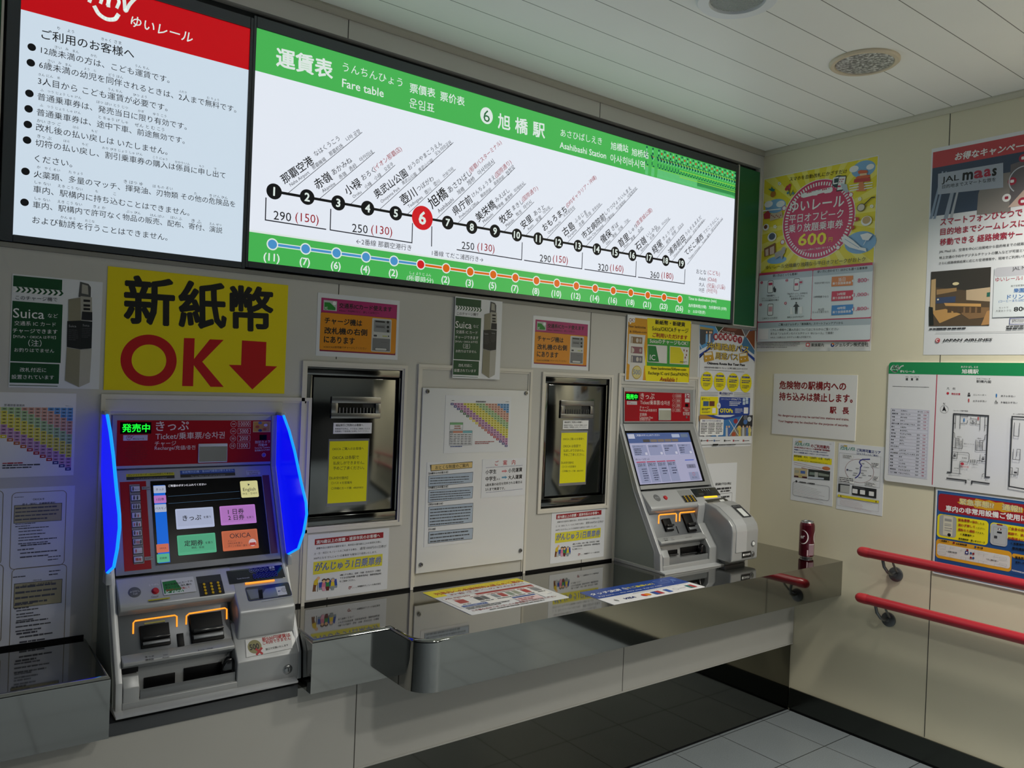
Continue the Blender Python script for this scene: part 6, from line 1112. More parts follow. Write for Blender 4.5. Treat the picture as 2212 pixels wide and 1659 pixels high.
def planes(x0, zb):
    def pl(p, q, off=0):                                      # through two (depth, height) points, upper first
        V = Vector((0, p[0]-q[0], p[1]-q[1])).normalized(); P_ = Plane(yz(q, x0, zb), (1, 0, 0), V); return P_.moved(off)
    return dict(head=pl((-.005, .740), (-.013, .590), .0), scr=pl((-.010, .586), (-.128, .318), .0), deck=pl((-.130, .309), (-.186, .256), 0), slot=pl((-.168, .225), (-.226, .128), 0),
                ledge=pl((-.224, .134), (-.250, .122), 0), ret=pl((-.216, .100), (-.222, .020), 0), front=pl((-.269, .07), (-.269, .0), 0), low=pl((-.205, .162), (-.2685, .079), 0))
def ob(mb, pl, TL, BR, d0, d1, m, bev=0, seg=2):
    a = pl.px(TL) if isinstance(TL, tuple) else TL; b = pl.px(BR) if isinstance(BR, tuple) else BR
    return mb.prism([pl.pt(q, d0) for q in ((a.x, b.y), (b.x, b.y), (b.x, a.y), (a.x, a.y))], pl.N*(d1-d0), m, bev, seg)
def keypad(t, pl, c0, c1, Lm):
    a, b = pl.px(c0), pl.px(c1); mb = MB(); ob(mb, pl, a, b, .0002, .0012, DARK); kp = t.part('keypad', mb)
    for r in range(4):
        for c in range(3):
            w, h = b.x-a.x, a.y-b.y; q = Vector((a.x+w*(.2+.3*c), b.y+h*(.14+.24*(3-r)))); k_ = min(w*.10, h*.095); k = MB().lathe(pl.pt(q, .001), pl.N, [(k_, 0), (k_, .002), (k_*.8, .003), (0, .003)], M('#d8b012', .35), 16); t.part('key', k, kp)
def bracket_light(t, pl, pts, w=.0042):
    A_ = Art(pl, t.o, t.loc, .0004); mb = MB(); P = [pl.px(p) for p in pts]; mb.tube([pl.pt(p, .0012) for p in P], w/2, ORG, 8); t.part('guide_light', mb)

# ---- the left machine, with lit blue fins
ZL = .626; XM = -2.927
t, pr, x0, x1, xa, xb = machine(XM, ZL, 'grey ticket machine with glowing blue side fins and red head panel under the yellow sign')
PL = planes(x0, ZL); A1 = ZM(200, 840, 4.148); A2 = ZM(200, 1180, 3.95); A3 = ZM(430, 1200, 4.88)
fin = [(-.004, .742), (-.052, .742), (-.100, .700), (-.150, .641), (-.206, .558), (-.248, .503), (-.256, .471), (-.238, .414), (-.205, .362), (-.128, .330), (-.128, .318), (-.012, .585)]
for xf, lab in ((x0-.007, 0), (x1-.001, 1)):
    f = t.part('light_fin', pr(MB(), fin, xf, xf+.008, BLUEF, .001, 1)); e = MB(); e.tube([yz(p, xf+.004, ZL) for p in fin[1:10]], .0042, CYAN, 8); t.part('led_edge', e, f)
    m2 = MB(); pr(m2, [(0, .742), (-.048, .742), (-.048, .752), (0, .752)], xf-.002, xf+.012, EDGE, .001); t.part('fin_cap', m2, f)
    cl = MB(); pr(cl, [(-.100, .300), (-.145, .300), (-.140, .330), (-.110, .334)], xf-.002, xf+.012, CABL, .002); t.part('fin_foot', cl, f)
H = Art(PL['head'], t.o, t.loc, .0003)
H.rect(A1(220, 282), A1(1592, 650), REDP, 'red_fascia'); T = lambda s, x0, y0, x1, y1, m=MWHT, bo=0, h=None, part='fascia_lettering': H.text(s, A1(x0, y0), A1(x1, y1), m=m, bold=bo, h=h, part=part)
H.rect(A1(248, 298), A1(525, 402), GLOSS, 'status_display'); T('発売中', 264, 351, 514, 350, GLED, .02, part='status_lettering'); H.rect(A1(275, 415), A1(492, 462), M('#c9c4cc', .3), 'emblem_label'); logo(H, A1(302, 420), A1(370, 458), .0012, M('#8a1430', .4), 'emblem_print'); T('ゆいレール', 362, 448, 462, 446, M('#3a3040', .4), .02)
for i in range(-5, 6):
    for j in range(-5, 6):
        if i*i+j*j < 30: H.circ(A1(388+i*18+(9 if j % 2 else 0), 572+j*17), .9, M('#5a0812', .5), 'speaker_holes_print', n=8, z=H.z)
T('きっぷ', 567, 335, 862, 328, bo=.012); T('Ticket/乗車票/승차권', 564, 425, 1183, 413, bo=.004); T('チャージ', 557, 492, 748, 487); T('Recharge/充値/충전', 556, 533, 920, 527)
mb = MB(); ob(mb, PL['head'], A1(946, 492), A1(1204, 655), .0006, .004, M('#d2d4d4', .3), .002); mir = t.part('mirror_frame', mb); mb = MB(); ob(mb, PL['head'], A1(953, 518), A1(1200, 646), .004, .0045, M('#d8dce0', .02, 1.0)); t.part('mirror', mb, mir)
for i, (s, c) in enumerate((('10000', '500'), ('5000', '100'), ('2000', '50'), ('1000', '10'))):
    y = 316+i*64.5; H.ring(A1(1263-i*3, y), 6.4, .0008, MWHT, 'coin_print'); T(c, 1250-i*3, y, 1277-i*3, y-.5); H.frame(A1(1303-i*2.5, y-26), A1(1416-i*2.5, y+24), .0008, MWHT, 'coin_print'); T(s, 1312-i*2.5+(0 if i == 0 else 8), y-1, 1406-i*2.5-(0 if i == 0 else 8), y-2, h=8.6)
H.rect(A1(1438, 292), A1(1592, 387), M('#d8c088', .35), 'card_label'); H.rect(A1(1443, 297), A1(1587, 382), M('#c8923c', .35), 'card_label')
for x, y, c in ((1500, 305, '#5a6a9a'), (1550, 325, '#d8d0d0'), (1475, 340, '#b04a2a'), (1500, 372, '#243a6a'), (1540, 362, '#b85a2a')): H.circ(A1(x, y), 3, M(c, .4), 'card_label', sx=1.4)
H.rect(A1(1495, 412), A1(1558, 458), GLOSS, 'camera_window'); T('防犯カメラ', 1456, 478, 1588, 471); T('作動中', 1484, 505, 1562, 501); T('Security Camera', 1452, 532, 1588, 524); T('監視器/감시카메라', 1452, 553, 1588, 545); H.ring(A1(1533, 592), 4.4, .0012, M('#c8d0f0', .4), 'camera_window'); H.circ(A1(1533, 592), 2.2, M('#5a7ae8', .3), 'camera_window')
H.done()
S = Art(PL['scr'], t.o, t.loc, .0003); T = lambda s, x0, y0, x1, y1, m=K, bo=0, h=None, part='screen_lettering': S.text(s, A1(x0, y0), A1(x1, y1), m=m, bold=bo, h=h, part=part)
S.rect(A1(300, 764), A1(735, 800), M('#c8c020', .35), 'sticker'); S.rect(A1(302, 790), A1(735, 800), K, 'sticker'); T('クレジットカード・Suicaは対応してません', 316, 775, 722, 755, K, .015, part='sticker_lettering'); T('Credit cards and Suica are not accepted', 375, 806, 662, 795, GREY, part='sticker_lettering')
S.rect(A1(783, 734), A1(1278, 776), M('#1c4a9c', .35), 'sticker'); S.rect(A1(785, 768), A1(1278, 776), K, 'sticker'); T('新紙幣対応機・新500円硬貨は使えません', 803, 748, 1262, 725, M('#a8c4ec', .4), .015, part='sticker_lettering'); T('The new 500yen coin will not be accepted', 880, 786, 1185, 772, GREY, part='sticker_lettering')
S.rect(A1(1373, 732), A1(1504, 768), M('#b8bac0', .3), 'sticker'); T('Change returned', 1384, 744, 1498, 738, KG, part='sticker_lettering'); T('(coins)', 1405, 762, 1480, 757, KG, part='sticker_lettering')
SB = M('#000000', .1); a_, b_ = PL['scr'].px(A1(236, 835)), PL['scr'].px(A1(1655, 1478))
mb = MB(); ob(mb, PL['scr'], A1(516, 828), A1(1590, 1478), .0004, .0012, GLOSS); scr = t.part('touch_screen', mb)
S.rect(A1(242, 836), A1(528, 1612), REDP, 'red_strip'); S.rect(A1(1520, 775), A1(1660, 1470), M('#5c1430', .3), 'red_strip'); S.z += .0012
S.frame(A1(328, 860), A1(463, 1565), .004, M('#8a8880', .4), 'button_strip'); S.rect(A1(334, 868), A1(460, 1560), M('#7c7a72', .4), 'button_strip')
for i, f_ in enumerate(('1', '2', '3', 'a', 'aca', '2c', '2cc', 'c', '福祉')):
    cy_ = 899+i*79; cx_ = 382+i*3.2; mb = MB(); ob(mb, PL['scr'], A1(cx_-46, cy_-27), A1(cx_+46, cy_+27), .0010, .0022, K); bt = t.part('passenger_button', mb); mb = MB(); ob(mb, PL['scr'], A1(cx_-41, cy_-22), A1(cx_+40, cy_+21), .0022, .0040, M('#c6c6c4', .3), .0006); t.part('button_cap', mb, bt)
    G = Art(PL['scr'], t.o, t.loc, .0044); FG = M('#3a3c40', .4); FR_ = M('#b03a3a', .4)
    def fig(x, s, m): G.circ(A1(x, cy_-12*s+ (3 if s < 1 else 0)), 1.35*s, m, 'pictogram_print', n=10); G.poly([A1(x-8*s, cy_-5*s), A1(x+8*s, cy_-6*s), A1(x+5*s, cy_+18), A1(x-5*s, cy_+18)], m, 'pictogram_print')
    if f_ == '福祉': G.text('福祉', A1(cx_-28, cy_), A1(cx_+30, cy_-3), m=FR_, bold=.04, part='pictogram_print')
    else:
        for x_, s_, m_ in {'1': [(-22, 1, FG)], '2': [(-16, 1, FG), (14, 1, FG)], '3': [(-22, 1, FG), (0, 1, FG), (22, 1, FG)], 'a': [(-12, 1, FG), (14, .65, FR_)], 'aca': [(0, 1, FG), (-24, .65, FR_), (22, .65, FR_)], '2c': [(-24, 1, FG), (24, 1, FG), (0, .65, FR_)], '2cc': [(-26, 1, FG), (28, 1, FG), (-6, .65, FR_), (10, .65, FR_)], 'c': [(-18, .8, FR_)]}[f_]: fig(cx_+x_, s_, m_)
        if f_ == '1': G.text('おとな', A1(cx_-6, cy_+6), A1(cx_+34, cy_+4), m=FG, part='pictogram_print')
        if f_ == 'c': G.text('こども', A1(cx_-6, cy_+6), A1(cx_+34, cy_+4), m=FR_, part='pictogram_print')
    G.done()
S.rect(A1(438, 878), A1(518, 902), M('#98948a', .4), 'button_strip'); S.rect(A1(465, 1508), A1(546, 1532), M('#98948a', .4), 'button_strip'); S.greek(A1(445, 884), A1(510, 898), 2, KG); S.greek(A1(472, 1513), A1(540, 1526), 2, KG)
EM = lambda h, e=.55: M(h, .3, emit=e, spec=.12)
S.rect(A1(542, 868), A1(694, 1555), EM('#1468d8', .8), 'screen_print')
for x0_, y0_, x1_, y1_, c, s, lx0, lx1 in ((542, 872, 656, 932, '#c4cde4', 'きっぷ', 566, 636), (546, 960, 660, 1022, '#d088d8', '1日券', 572, 640), (552, 1040, 662, 1102, '#c4cde4', 'バスモノ', 560, 655), (568, 1396, 684, 1462, '#e0785c', 'OKICA', 598, 658), (572, 1485, 690, 1550, '#62c498', '定期券', 598, 665)): S.rect(A1(x0_, y0_), A1(x1_, y1_), EM(c, .62), 'screen_print', r=.002); T(s, lx0, (y0_+y1_)/2+2, lx1, (y0_+y1_)/2-2, M('#303048', .4), .006)
T('ご希望のボタンにふれてください', 676, 872, 1016, 856, EM('#e8e8f0', .7), .02); S.line([A1(676, 966), A1(1312, 920)], .0008, EM('#5a80a0', .5), 'screen_print'); S.line([A1(678, 1030), A1(1320, 982)], .0008, EM('#5a80a0', .5), 'screen_print')
def btn(TL, BR, c):
    a, b = S.P(A1(*TL)), S.P(A1(*BR)); S.rect(a, b, EM(c, .66), 'screen_button', r=.003); S.rect(Vector((a.x+.004, a.y-.004)), Vector((b.x-.004, b.y+.008)), EM(c, .58), 'screen_button', r=.002)
btn((737, 1080), (1092, 1236), '#c2cce8'); btn((1133, 1055), (1468, 1202), '#cc88d8'); btn((752, 1318), (1110, 1464), '#5cbc90'); btn((1150, 1280), (1488, 1428), '#d87450'); S.rect(A1(1316, 830), A1(1488, 970), EM('#e0dc98', .72), 'screen_button', r=.004)
DKI = M('#1c1c2c', .4)
for s, x0_, y0_, x1_, y1_, bo in (('きっぷ', 804, 1162, 970, 1152, .015), ('を買う', 992, 1153, 1056, 1148, .01), ('1 日券', 1210, 1104, 1352, 1096, .01), ('2 日券', 1212, 1158, 1356, 1148, .01), ('を買う', 1378, 1155, 1438, 1150, 0), ('定期券', 820, 1388, 988, 1378, .015), ('を買う', 1008, 1382, 1072, 1377, .01), ('継続／新規', 884, 1425, 996, 1420, 0), ('OKICA', 1226, 1322, 1412, 1308, 0), ('チャージ', 1210, 1368, 1282, 1364, 0), ('OKICAを買う', 1210, 1388, 1338, 1382, 0), ('ポイント照会・還元', 1212, 1412, 1382, 1402, 0), ('▶', 1388, 861, 1406, 860, 0), ('English', 1345, 910, 1458, 904, 0), ('中文・한국어', 1342, 944, 1470, 936, 0)): T(s, x0_, y0_, x1_, y1_, M('#6a6848', .4) if 1340 < x0_ and y0_ < 950 else DKI, bo)
S.circ(A1(1430, 1378), 8, EM('#e8d0d0', .6), 'screen_print'); S.rect(A1(1402, 1380), A1(1460, 1400), EM('#c04038', .6), 'screen_print')
S.done()
# control deck
D_ = Art(PL['deck'], t.o, t.loc, .0003); T = lambda s, x0, y0, x1, y1, m=K, bo=0, h=None, part='deck_lettering': D_.text(s, A2(x0, y0), A2(x1, y1), m=m, bold=bo, h=h, part=part)
pd = PL['deck']; c = pd.px(A2(358, 393)); mb = MB().lathe(pd.pt(c, 0), pd.N, [(.0155, 0), (.0155, .001), (.013, .0018), (0, .0018)], M('#55585e', .35), 32); t.part('call_button', mb)
c = pd.px(A2(535, 383)); mb = MB().lathe(pd.pt(c, 0), pd.N, [(.0095, 0), (.0095, .001), (.008, .001), (.008, .005), (.006, .007), (0, .007)], M('#c02030', .3), 24); t.part('cancel_button', mb); D_.z = .0022
T('よびだし', 317, 395, 402, 382, M('#c8ccd0', .4), .01); T('Call', 345, 412, 380, 407, M('#c8ccd0', .4)); T('とりけし', 480, 338, 565, 326, WT); T('Cancel', 500, 436, 560, 428, KG)
D_.rect(A2(582, 292), A2(885, 388), M('#d2d4d2', .3), 'card_sticker', r=.003); D_.poly([A2(592, 310), A2(705, 292), A2(725, 322), A2(780, 388), A2(612, 410)], M('#1c7a3a', .3), 'card_sticker')
T('県外交通系ICカードの', 612, 338, 850, 298, K, .015); T('チャージは 改札機の', 620, 360, 842, 325, K, .015); T('専用チャージ機にて', 625, 382, 828, 352, M('#b02020', .4), .015); T('ic card', 622, 398, 765, 380, M('#d8e8dc', .4), .03)
D_.rect(A2(472, 462), A2(660, 450), M('#b8b020', .35), 'card_sticker'); D_.greek(A2(478, 470), A2(650, 458), 2, KG)
mb = MB(); kp0, kp1 = A2(882, 262), A2(1128, 402); ob(mb, pd, kp0, kp1, -.002, .0006, M('#2c2e30', .4)); t.part('keypad_well', mb); keypad(t, pd, A2(905, 318), A2(1128, 400), A3)
mb = MB(); ob(mb, pd, A2(1140, 213), A2(1645, 268), .0002, .0014, M('#101626', .12, coat=.4), .0006); t.part('amount_display', mb); D_.z = .0026
for i, s in enumerate(('10', '50', '100', '500')): D_.ring(A2(1352+i*41, 213-i*4), 4.2, .0006, M('#a8b4d0', .4), 'display_print'); T(s, 1343+i*41, 213-i*4, 1361+i*41, 211-i*4, M('#a8b4d0', .4))
T('硬貨', 1502, 188, 1550, 182, M('#c0c8e0', .4), .02); T('Coin', 1510, 206, 1552, 201, M('#c0c8e0', .4)); T('Total Amount', 1228, 284, 1336, 270, M('#b8c0d0', .4)); T('88888888', 1365, 262, 1575, 236, M('#1c2880', .4), .02, 12)
D_.line([A2(1308, 323), A2(1543, 295)], .0062, ORG, 'slot_light'); D_.done()
# coin block, tapered panel, lock
xb0, xb1 = x0+.306, x1-.012
mb = MB(); pr(mb, [(-.110, .308), (-.131, .308), (-.226, .218), (-.238, .206), (-.240, .190), (-.232, .130), (-.214, .106), (-.150, .106), (-.150, .25)], xb0+.006, xb1, CABL, .007, 4); t.part('coin_unit', mb)
mb = MB(); pr(mb, [(-.150, .0), (-.2685, .0), (-.2685, .076), (-.200, .168), (-.150, .168)], xb0-.004, xb1+.002, CAB, .004, 3); t.part('tapered_panel', mb)
D2 = Art(PL['deck'].moved(.0008), t.o, t.loc, .0); cz = D2
cz.rect(A2(1300, 352), A2(1705, 420), M('#2a3060', .3), 'coin_slot', r=.006); cz.rect(A2(1306, 356), A2(1698, 416), M('#5c5e62', .2, .9), 'coin_slot', r=.005); cz.poly([A2(1312, 372), A2(1410, 362), A2(1418, 440), A2(1350, 452)], M('#8c9098', .25, .8), 'coin_slot'); cz.poly([A2(1450, 405), A2(1475, 365), A2(1560, 350), A2(1585, 428), A2(1455, 445)], M('#9a9c9a', .25, .8), 'coin_slot'); cz.poly([A2(1412, 375), A2(1448, 370), A2(1456, 445), A2(1424, 450)], BLACK, 'coin_slot'); cz.poly([A2(1560, 350), A2(1640, 338), A2(1662, 410), A2(1582, 422)], M('#cacede', .3), 'coin_slot')
cz.line([A2(1602, 382), A2(1585, 384)], .0016, NAVY, 'coin_slot'); cz.poly([A2(1580, 385), A2(1592, 376), A2(1593, 392)], NAVY, 'coin_slot'); cz.ring(A2(1632, 372), 4.6, .0008, KG, 'coin_slot'); cz.ring(A2(1632, 372), 2.2, .0006, KG, 'coin_slot'); cz.line([A2(1445, 470), A2(1705, 424)], .0022, M('#d4d6dc', .2, .8), 'coin_slot'); cz.done()
pl_ = PL['low']; Lw = Art(pl_, t.o, t.loc, .0008); Lw.poly([A2(1303, 800), A2(1692, 745), A2(1705, 870), A2(1312, 950)], M('#dadada', .35), 'coin_sticker'); Lw.circ(A2(1382, 858), 15, M('#8a8458', .35), 'coin_sticker'); Lw.text('500', A2(1338, 866), A2(1420, 850), m=K, bold=.03, h=13, part='sticker_lettering')
Lw.line([A2(1395, 880), A2(1445, 915)], .006, M('#b01c24', .35), 'coin_sticker'); Lw.line([A2(1440, 872), A2(1402, 922)], .006, M('#b01c24', .35), 'coin_sticker')
for s, x0_, y0_, x1_, y1_, m_, bo in (('新500円硬貨は', 1445, 798, 1685, 755, M('#a81c24', .4), .03), ('ご利用できません', 1450, 828, 1688, 785, M('#a81c24', .4), .03), ('窓口で交換いたします', 1475, 882, 1668, 842, K, .02)): Lw.text(s, A2(x0_, y0_), A2(x1_, y1_), m=m_, bold=bo, part='sticker_lettering')
Lw.done()
pf = PL['front']; c = pf.px(A2(1665, 1050)); mb = MB().lathe(pf.pt(c, 0), pf.N, [(.0135, 0), (.0135, .001), (.011, .0015), (.011, .003), (.0095, .004), (0, .004)], M('#9a9c9c', .25, .9), 28); lk = t.part('lock', mb); mb = MB(); ob(mb, pf, Vector((c.x-.0012, c.y+.005)), Vector((c.x+.0012, c.y-.005)), .0041, .0046, BLACK); t.part('keyhole', mb, lk)
def slots(t, PL, A2, lit, sx):
    """banknote, card and coin mouths of the recess, from photo points of that machine"""
    ps, prt = PL['slot'], PL['ret']
    for nm, TL, BR in (('ticket_slot', sx[0], sx[1]), ('note_slot', sx[2], sx[3])):
        mb = MB(); ob(mb, ps, TL, BR, .0004, .010, BLACK, .001); a, b = ps.px(TL), ps.px(BR)
        o = t.part(nm, mb); mb = MB(); h = a.y-b.y
        ob(mb, ps, Vector((a.x+.002, a.y-h*.55)), Vector((b.x-.002, b.y+h*.30)), .009, .024, M('#1a1a1c', .2), .003); t.part('slot_lip', mb, o)
        mb = MB(); ob(mb, ps, Vector((a.x+.003, b.y+h*.24)), Vector((b.x-.003, b.y+h*.10)), .009, .016, FACE, .001); t.part('slot_sill', mb, o)
    mb = MB(); ob(mb, ps, sx[4], sx[5], .0004, .003, BLACK, .0008); t.part('reader_window', mb)
    for TL, BR in ((sx[6], sx[7]), (sx[8], sx[9])):
        mb = MB(); ob(mb, prt, TL, BR, .0004, .004, BLACK, .0008); o = t.part('return_slot', mb); a, b = prt.px(TL), prt.px(BR)
        mb = MB(); ob(mb, prt, Vector((a.x, b.y+.003)), Vector((b.x, b.y-.001)), .001, .010, M('#5a5c5e', .2, .6), .0008); t.part('slot_lip', mb, o)
slots(t, PL, A2, 0, (A2(395, 690), A2(662, 840), A2(818, 595), A2(1118, 790), A2(716, 750), A2(784, 850), A2(436, 1122), A2(700, 1172), A2(778, 1040), A2(1125, 1092)))
for pts in ([(345, 748), (347, 655), (362, 638), (700, 590), (718, 600), (718, 688)], [(797, 668), (800, 596), (822, 576), (1128, 528), (1144, 538), (1144, 622)]): bracket_light(t, PL['slot'], [A2(*p) for p in pts])
mb = MB(); mb.box((xa+.003, -.236, ZL+.090), (xa+.042, -.20, ZL+.118), BLACK, .002); t.part('dark_port', mb)
mb = MB().prism([(x0+.288+.021*c_, -.226, ZL+.052+s_) for c_, s_ in [(math.cos(math.radians(a)), (.036 if a < 181 else .026)*math.sin(math.radians(a))) for a in range(0, 360, 15)]], (0, -.022, 0), M('#101012', .12, coat=.5), .006, 3); t.part('tray_flap', mb)
G = Art(PL['ledge'], t.o, t.loc, .0004)
for s, x0_, y0_, x1_, y1_ in (('きっぷ', 448, 948, 524, 936), ('領収証', 450, 972, 524, 962), ('Ticket', 600, 930, 642, 924), ('Receipt', 600, 952, 656, 944), ('おつり', 898, 890, 952, 882), ('Change', 975, 876, 1026, 868)): G.text(s, A2(x0_, y0_), A2(x1_, y1_), m=KG, bold=.01, part='ledge_lettering')
G.done(); G = Art(PL['slot'], t.o, t.loc, .0006); G.rect(A2(440, 655), A2(620, 668), M('#a8a01c', .35), 'sticker'); G.rect(A2(440, 668), A2(620, 676), K, 'sticker'); G.done()

# ---- the right machine, with a card unit at its right end
ZR = ZC; XR = -.938
t, pr, x0, x1, xa, xb = machine(XR, ZR, 'grey ticket machine with pale lit screen and bulky card unit, standing on the steel counter')
PL = planes(x0, ZR); C1 = ZM(1320, 800, 6.506); C2 = ZM(1320, 1020, 6.506)
H = Art(PL['head'], t.o, t.loc, .0003); T = lambda s, x0, y0, x1, y1, m=MWHT, bo=0, h=None, part='fascia_lettering': H.text(s, C1(x0, y0), C1(x1, y1), m=m, bold=bo, h=h, part=part)
H.rect(C1(192, 295), C1(1108, 714), REDP, 'red_fascia'); H.rect(C1(203, 316), C1(388, 424), GLOSS, 'status_display'); T('発売中', 210, 368, 372, 374, GLED, .03, part='status_lettering'); H.rect(C1(222, 432), C1(364, 484), M('#c9c4c8', .3), 'emblem_label'); logo(H, C1(236, 440), C1(278, 474), .001, M('#a81c38', .4), 'emblem_print'); T('ゆいレール', 275, 468, 346, 470, KG)
for i in range(-5, 6):
    for j in range(-5, 6): H.circ(C1(282+i*16, 600+j*15), .6, M('#6a0a16', .5), 'speaker_holes_print', n=6, z=H.z)
for s, a_, b_, c_, d_, bo in (('きっぷ', 412, 362, 608, 366, .012), ('Ticket/乗車票/승차권', 408, 448, 822, 460, .006), ('チャージ', 402, 522, 528, 524, 0), ('Recharge/充値/충전', 402, 560, 640, 566, 0), ('定期券', 400, 620, 502, 622, 0), ('Commuter Pass', 398, 660, 585, 663, 0), ('定期票/정기권', 398, 690, 548, 693, 0)): T(s, a_, b_, c_, d_, bo=bo)
mb = MB(); ob(mb, PL['head'], C1(662, 534), C1(835, 702), .0006, .004, M('#d2d4d4', .3), .002); mir = t.part('mirror_frame', mb); mb = MB(); ob(mb, PL['head'], C1(668, 560), C1(832, 696), .004, .0045, M('#d8dce0', .02, 1.0)); t.part('mirror', mb, mir)
for i, (s, c) in enumerate((('10000', '500'), ('5000', '100'), ('2000', '50'), ('1000', '10'))): y = 360+i*66; H.ring(C1(880-i*3, y), 4.2, .0007, MWHT, 'coin_print'); T(c, 872-i*3, y, 888-i*3, y+.5); H.frame(C1(906-i*3, y-28), C1(988-i*3, y+26), .0007, MWHT, 'coin_print'); T(s, 914-i*3+(0 if i == 0 else 6), y, 980-i*3-(0 if i == 0 else 6), y+1, h=5.5)
for y in (328, 394): H.rect(C1(1036, y), C1(1098, y+58), M('#d0ccd0', .3), 'card_label')
T('ic', 1050, 362, 1088, 363, M('#a02040', .4), .05); H.rect(C1(1040, 470), C1(1082, 512), GLOSS, 'camera_window'); T('防犯カメラ', 1010, 532, 1100, 534); T('作動中', 1028, 562, 1085, 564); T('Security Camera', 1008, 588, 1100, 590); T('監視器', 1008, 610, 1098, 612); H.circ(C1(1060, 658), 2.6, M('#8a8a8c', .3, .8), 'camera_window'); H.done()
S = Art(PL['scr'], t.o, t.loc, .0014); T = lambda s, x0, y0, x1, y1, m=M('#2c3048', .4), bo=0, h=None, part='screen_lettering': S.text(s, C1(x0, y0), C1(x1, y1), m=m, bold=bo, h=h, part=part)
ps = PL['scr']; mb = MB(); ob(mb, ps, C1(192, 852), C1(1318, 1560), .0004, .0012, GLOSS); t.part('touch_screen', mb)
ul = ps.px(C1(212, 885)); lr = ps.px(C1(1282, 1548)); sw, sh = lr.x-ul.x, ul.y-lr.y; at = lambda x, y: Vector((ul.x+sw*x, ul.y-sh*y))
R = lambda x0, y0, x1, y1, c, e=.5, r=0, p='screen_print': S.rect(at(x0, y0), at(x1, y1), EM(c, e), p, r=r)
R(0, 0, 1, 1, '#b8b8d8', .55); R(0, 0, 1, .20, '#5a6ea4', .5); R(.01, .02, .11, .11, '#d0d4e8', .55); R(.70, .03, .83, .10, '#b8c4e0', .55, .003); R(.85, .03, .97, .10, '#7888a0', .5, .003)
for i in range(5): R(.22+.115*i, .13, .325+.115*i, .185, '#8a7c70' if i else '#5a5450', .5, .002)
for i, s in enumerate(('ICカードチャージ', 'OKICA新規購入', 'OKICA定期券', 'おとく乗車きっぷ')): R(.02+.24*i, .225, .245+.24*i, .46, '#d0d0ea', .55, .003); R(.028+.24*i, .235, .245+.24*i, .455, '#a2a8cc', .52, .003); S.text(s, at(.04+.24*i, .27), at(.19+.24*i, .27), m=M('#2c3048', .4), part='screen_lettering', bold=.01); R(.20+.24*i, .39, .235+.24*i, .44, '#d8d8ec', .55)
S.greek(at(.045, .30), at(.17, .44), 4, M('#4a5074', .4)); S.greek(at(.525, .30), at(.60, .38), 2, M('#4a5074', .4)); S.greek(at(.765, .30), at(.86, .43), 3, M('#4a5074', .4)); S.text('ゆいレールきっぷ', at(.03, .52), at(.24, .52), m=M('#2c3048', .4), part='screen_lettering', bold=.006)
for i, s in enumerate(('250', '290', '320', '360')): x = .03+.155*i; R(x, .565, x+.14, .98, '#a4aacc', .5); R(x, .565, x+.14, .585, '#c0506c', .55); S.text(s, at(x+.008, .63), at(x+.075, .63), m=M('#22243c', .4), part='screen_lettering', bold=.006); S.greek(at(x+.09, .60), at(x+.13, .66), 2, M('#5a6084', .4)); S.greek(at(x+.05, .69), at(x+.13, .95 if i < 2 else .84), 6 if i < 2 else 3, M('#3a4068', .4), fill=.42)
R(.80, .565, .95, .58, '#3c5ac8', .6); R(.80, .66, .95, .74, '#8f90ac', .5, .003); R(.80, .82, .96, .98, '#a0a6c8', .5, .003); S.text('戻る', at(.84, .70), at(.91, .70), m=M('#2c3048', .4)); S.ring(at(.88, .86), .008, .0015, EM('#d06070', .5), 'screen_print'); S.text('取り消し', at(.84, .93), at(.93, .93), m=M('#2c3048', .4)); T('ご希望のボタンにふれてください', 335, 918, 676, 912, EM('#dce0f0', .6), .01); S.done()
D_ = Art(PL['deck'], t.o, t.loc, .0003); pd = PL['deck']; T = lambda s, x0, y0, x1, y1, m=KG, bo=0, h=None: D_.text(s, C2(x0, y0), C2(x1, y1), m=m, bold=bo, h=h, part='deck_lettering')
c = pd.px(C2(645, 362)); mb = MB().lathe(pd.pt(c, 0), pd.N, [(.0175, 0), (.0175, .001), (.015, .0018), (0, .0018)], M('#6a6c6e', .35), 32); t.part('call_button', mb)
c = pd.px(C2(762, 362)); mb = MB().lathe(pd.pt(c, 0), pd.N, [(.0105, 0), (.0105, .001), (.009, .005), (0, .007)], M('#c02830', .3), 24); t.part('cancel_button', mb); D_.z = .0022; T('よびだし', 610, 360, 682, 362, M('#c8ccd0', .4)); T('とりけし', 700, 316, 752, 316, WT)
mb = MB(); ob(mb, pd, C2(922, 258), C2(1215, 412), -.002, .0006, M('#8a8c8c', .4)); t.part('keypad_well', mb); keypad(t, pd, C2(985, 335), C2(1215, 412), C2)
mb = MB(); ob(mb, pd, C2(1110, 240), C2(1540, 326), .0002, .0014, M('#141618', .12, coat=.4), .0006); t.part('amount_display', mb); D_.z = .0026
for i in range(4): D_.circ(C2(1275+i*32, 256-i*1), 2.4, M('#5a5e60', .4), 'display_print', sx=.8)
T('Total Amount', 1225, 312, 1300, 312, GREY); D_.line([C2(1312, 356), C2(1480, 344)], .0085, M('#ffc820', .4, emit=1.3), 'slot_light'); D_.done()
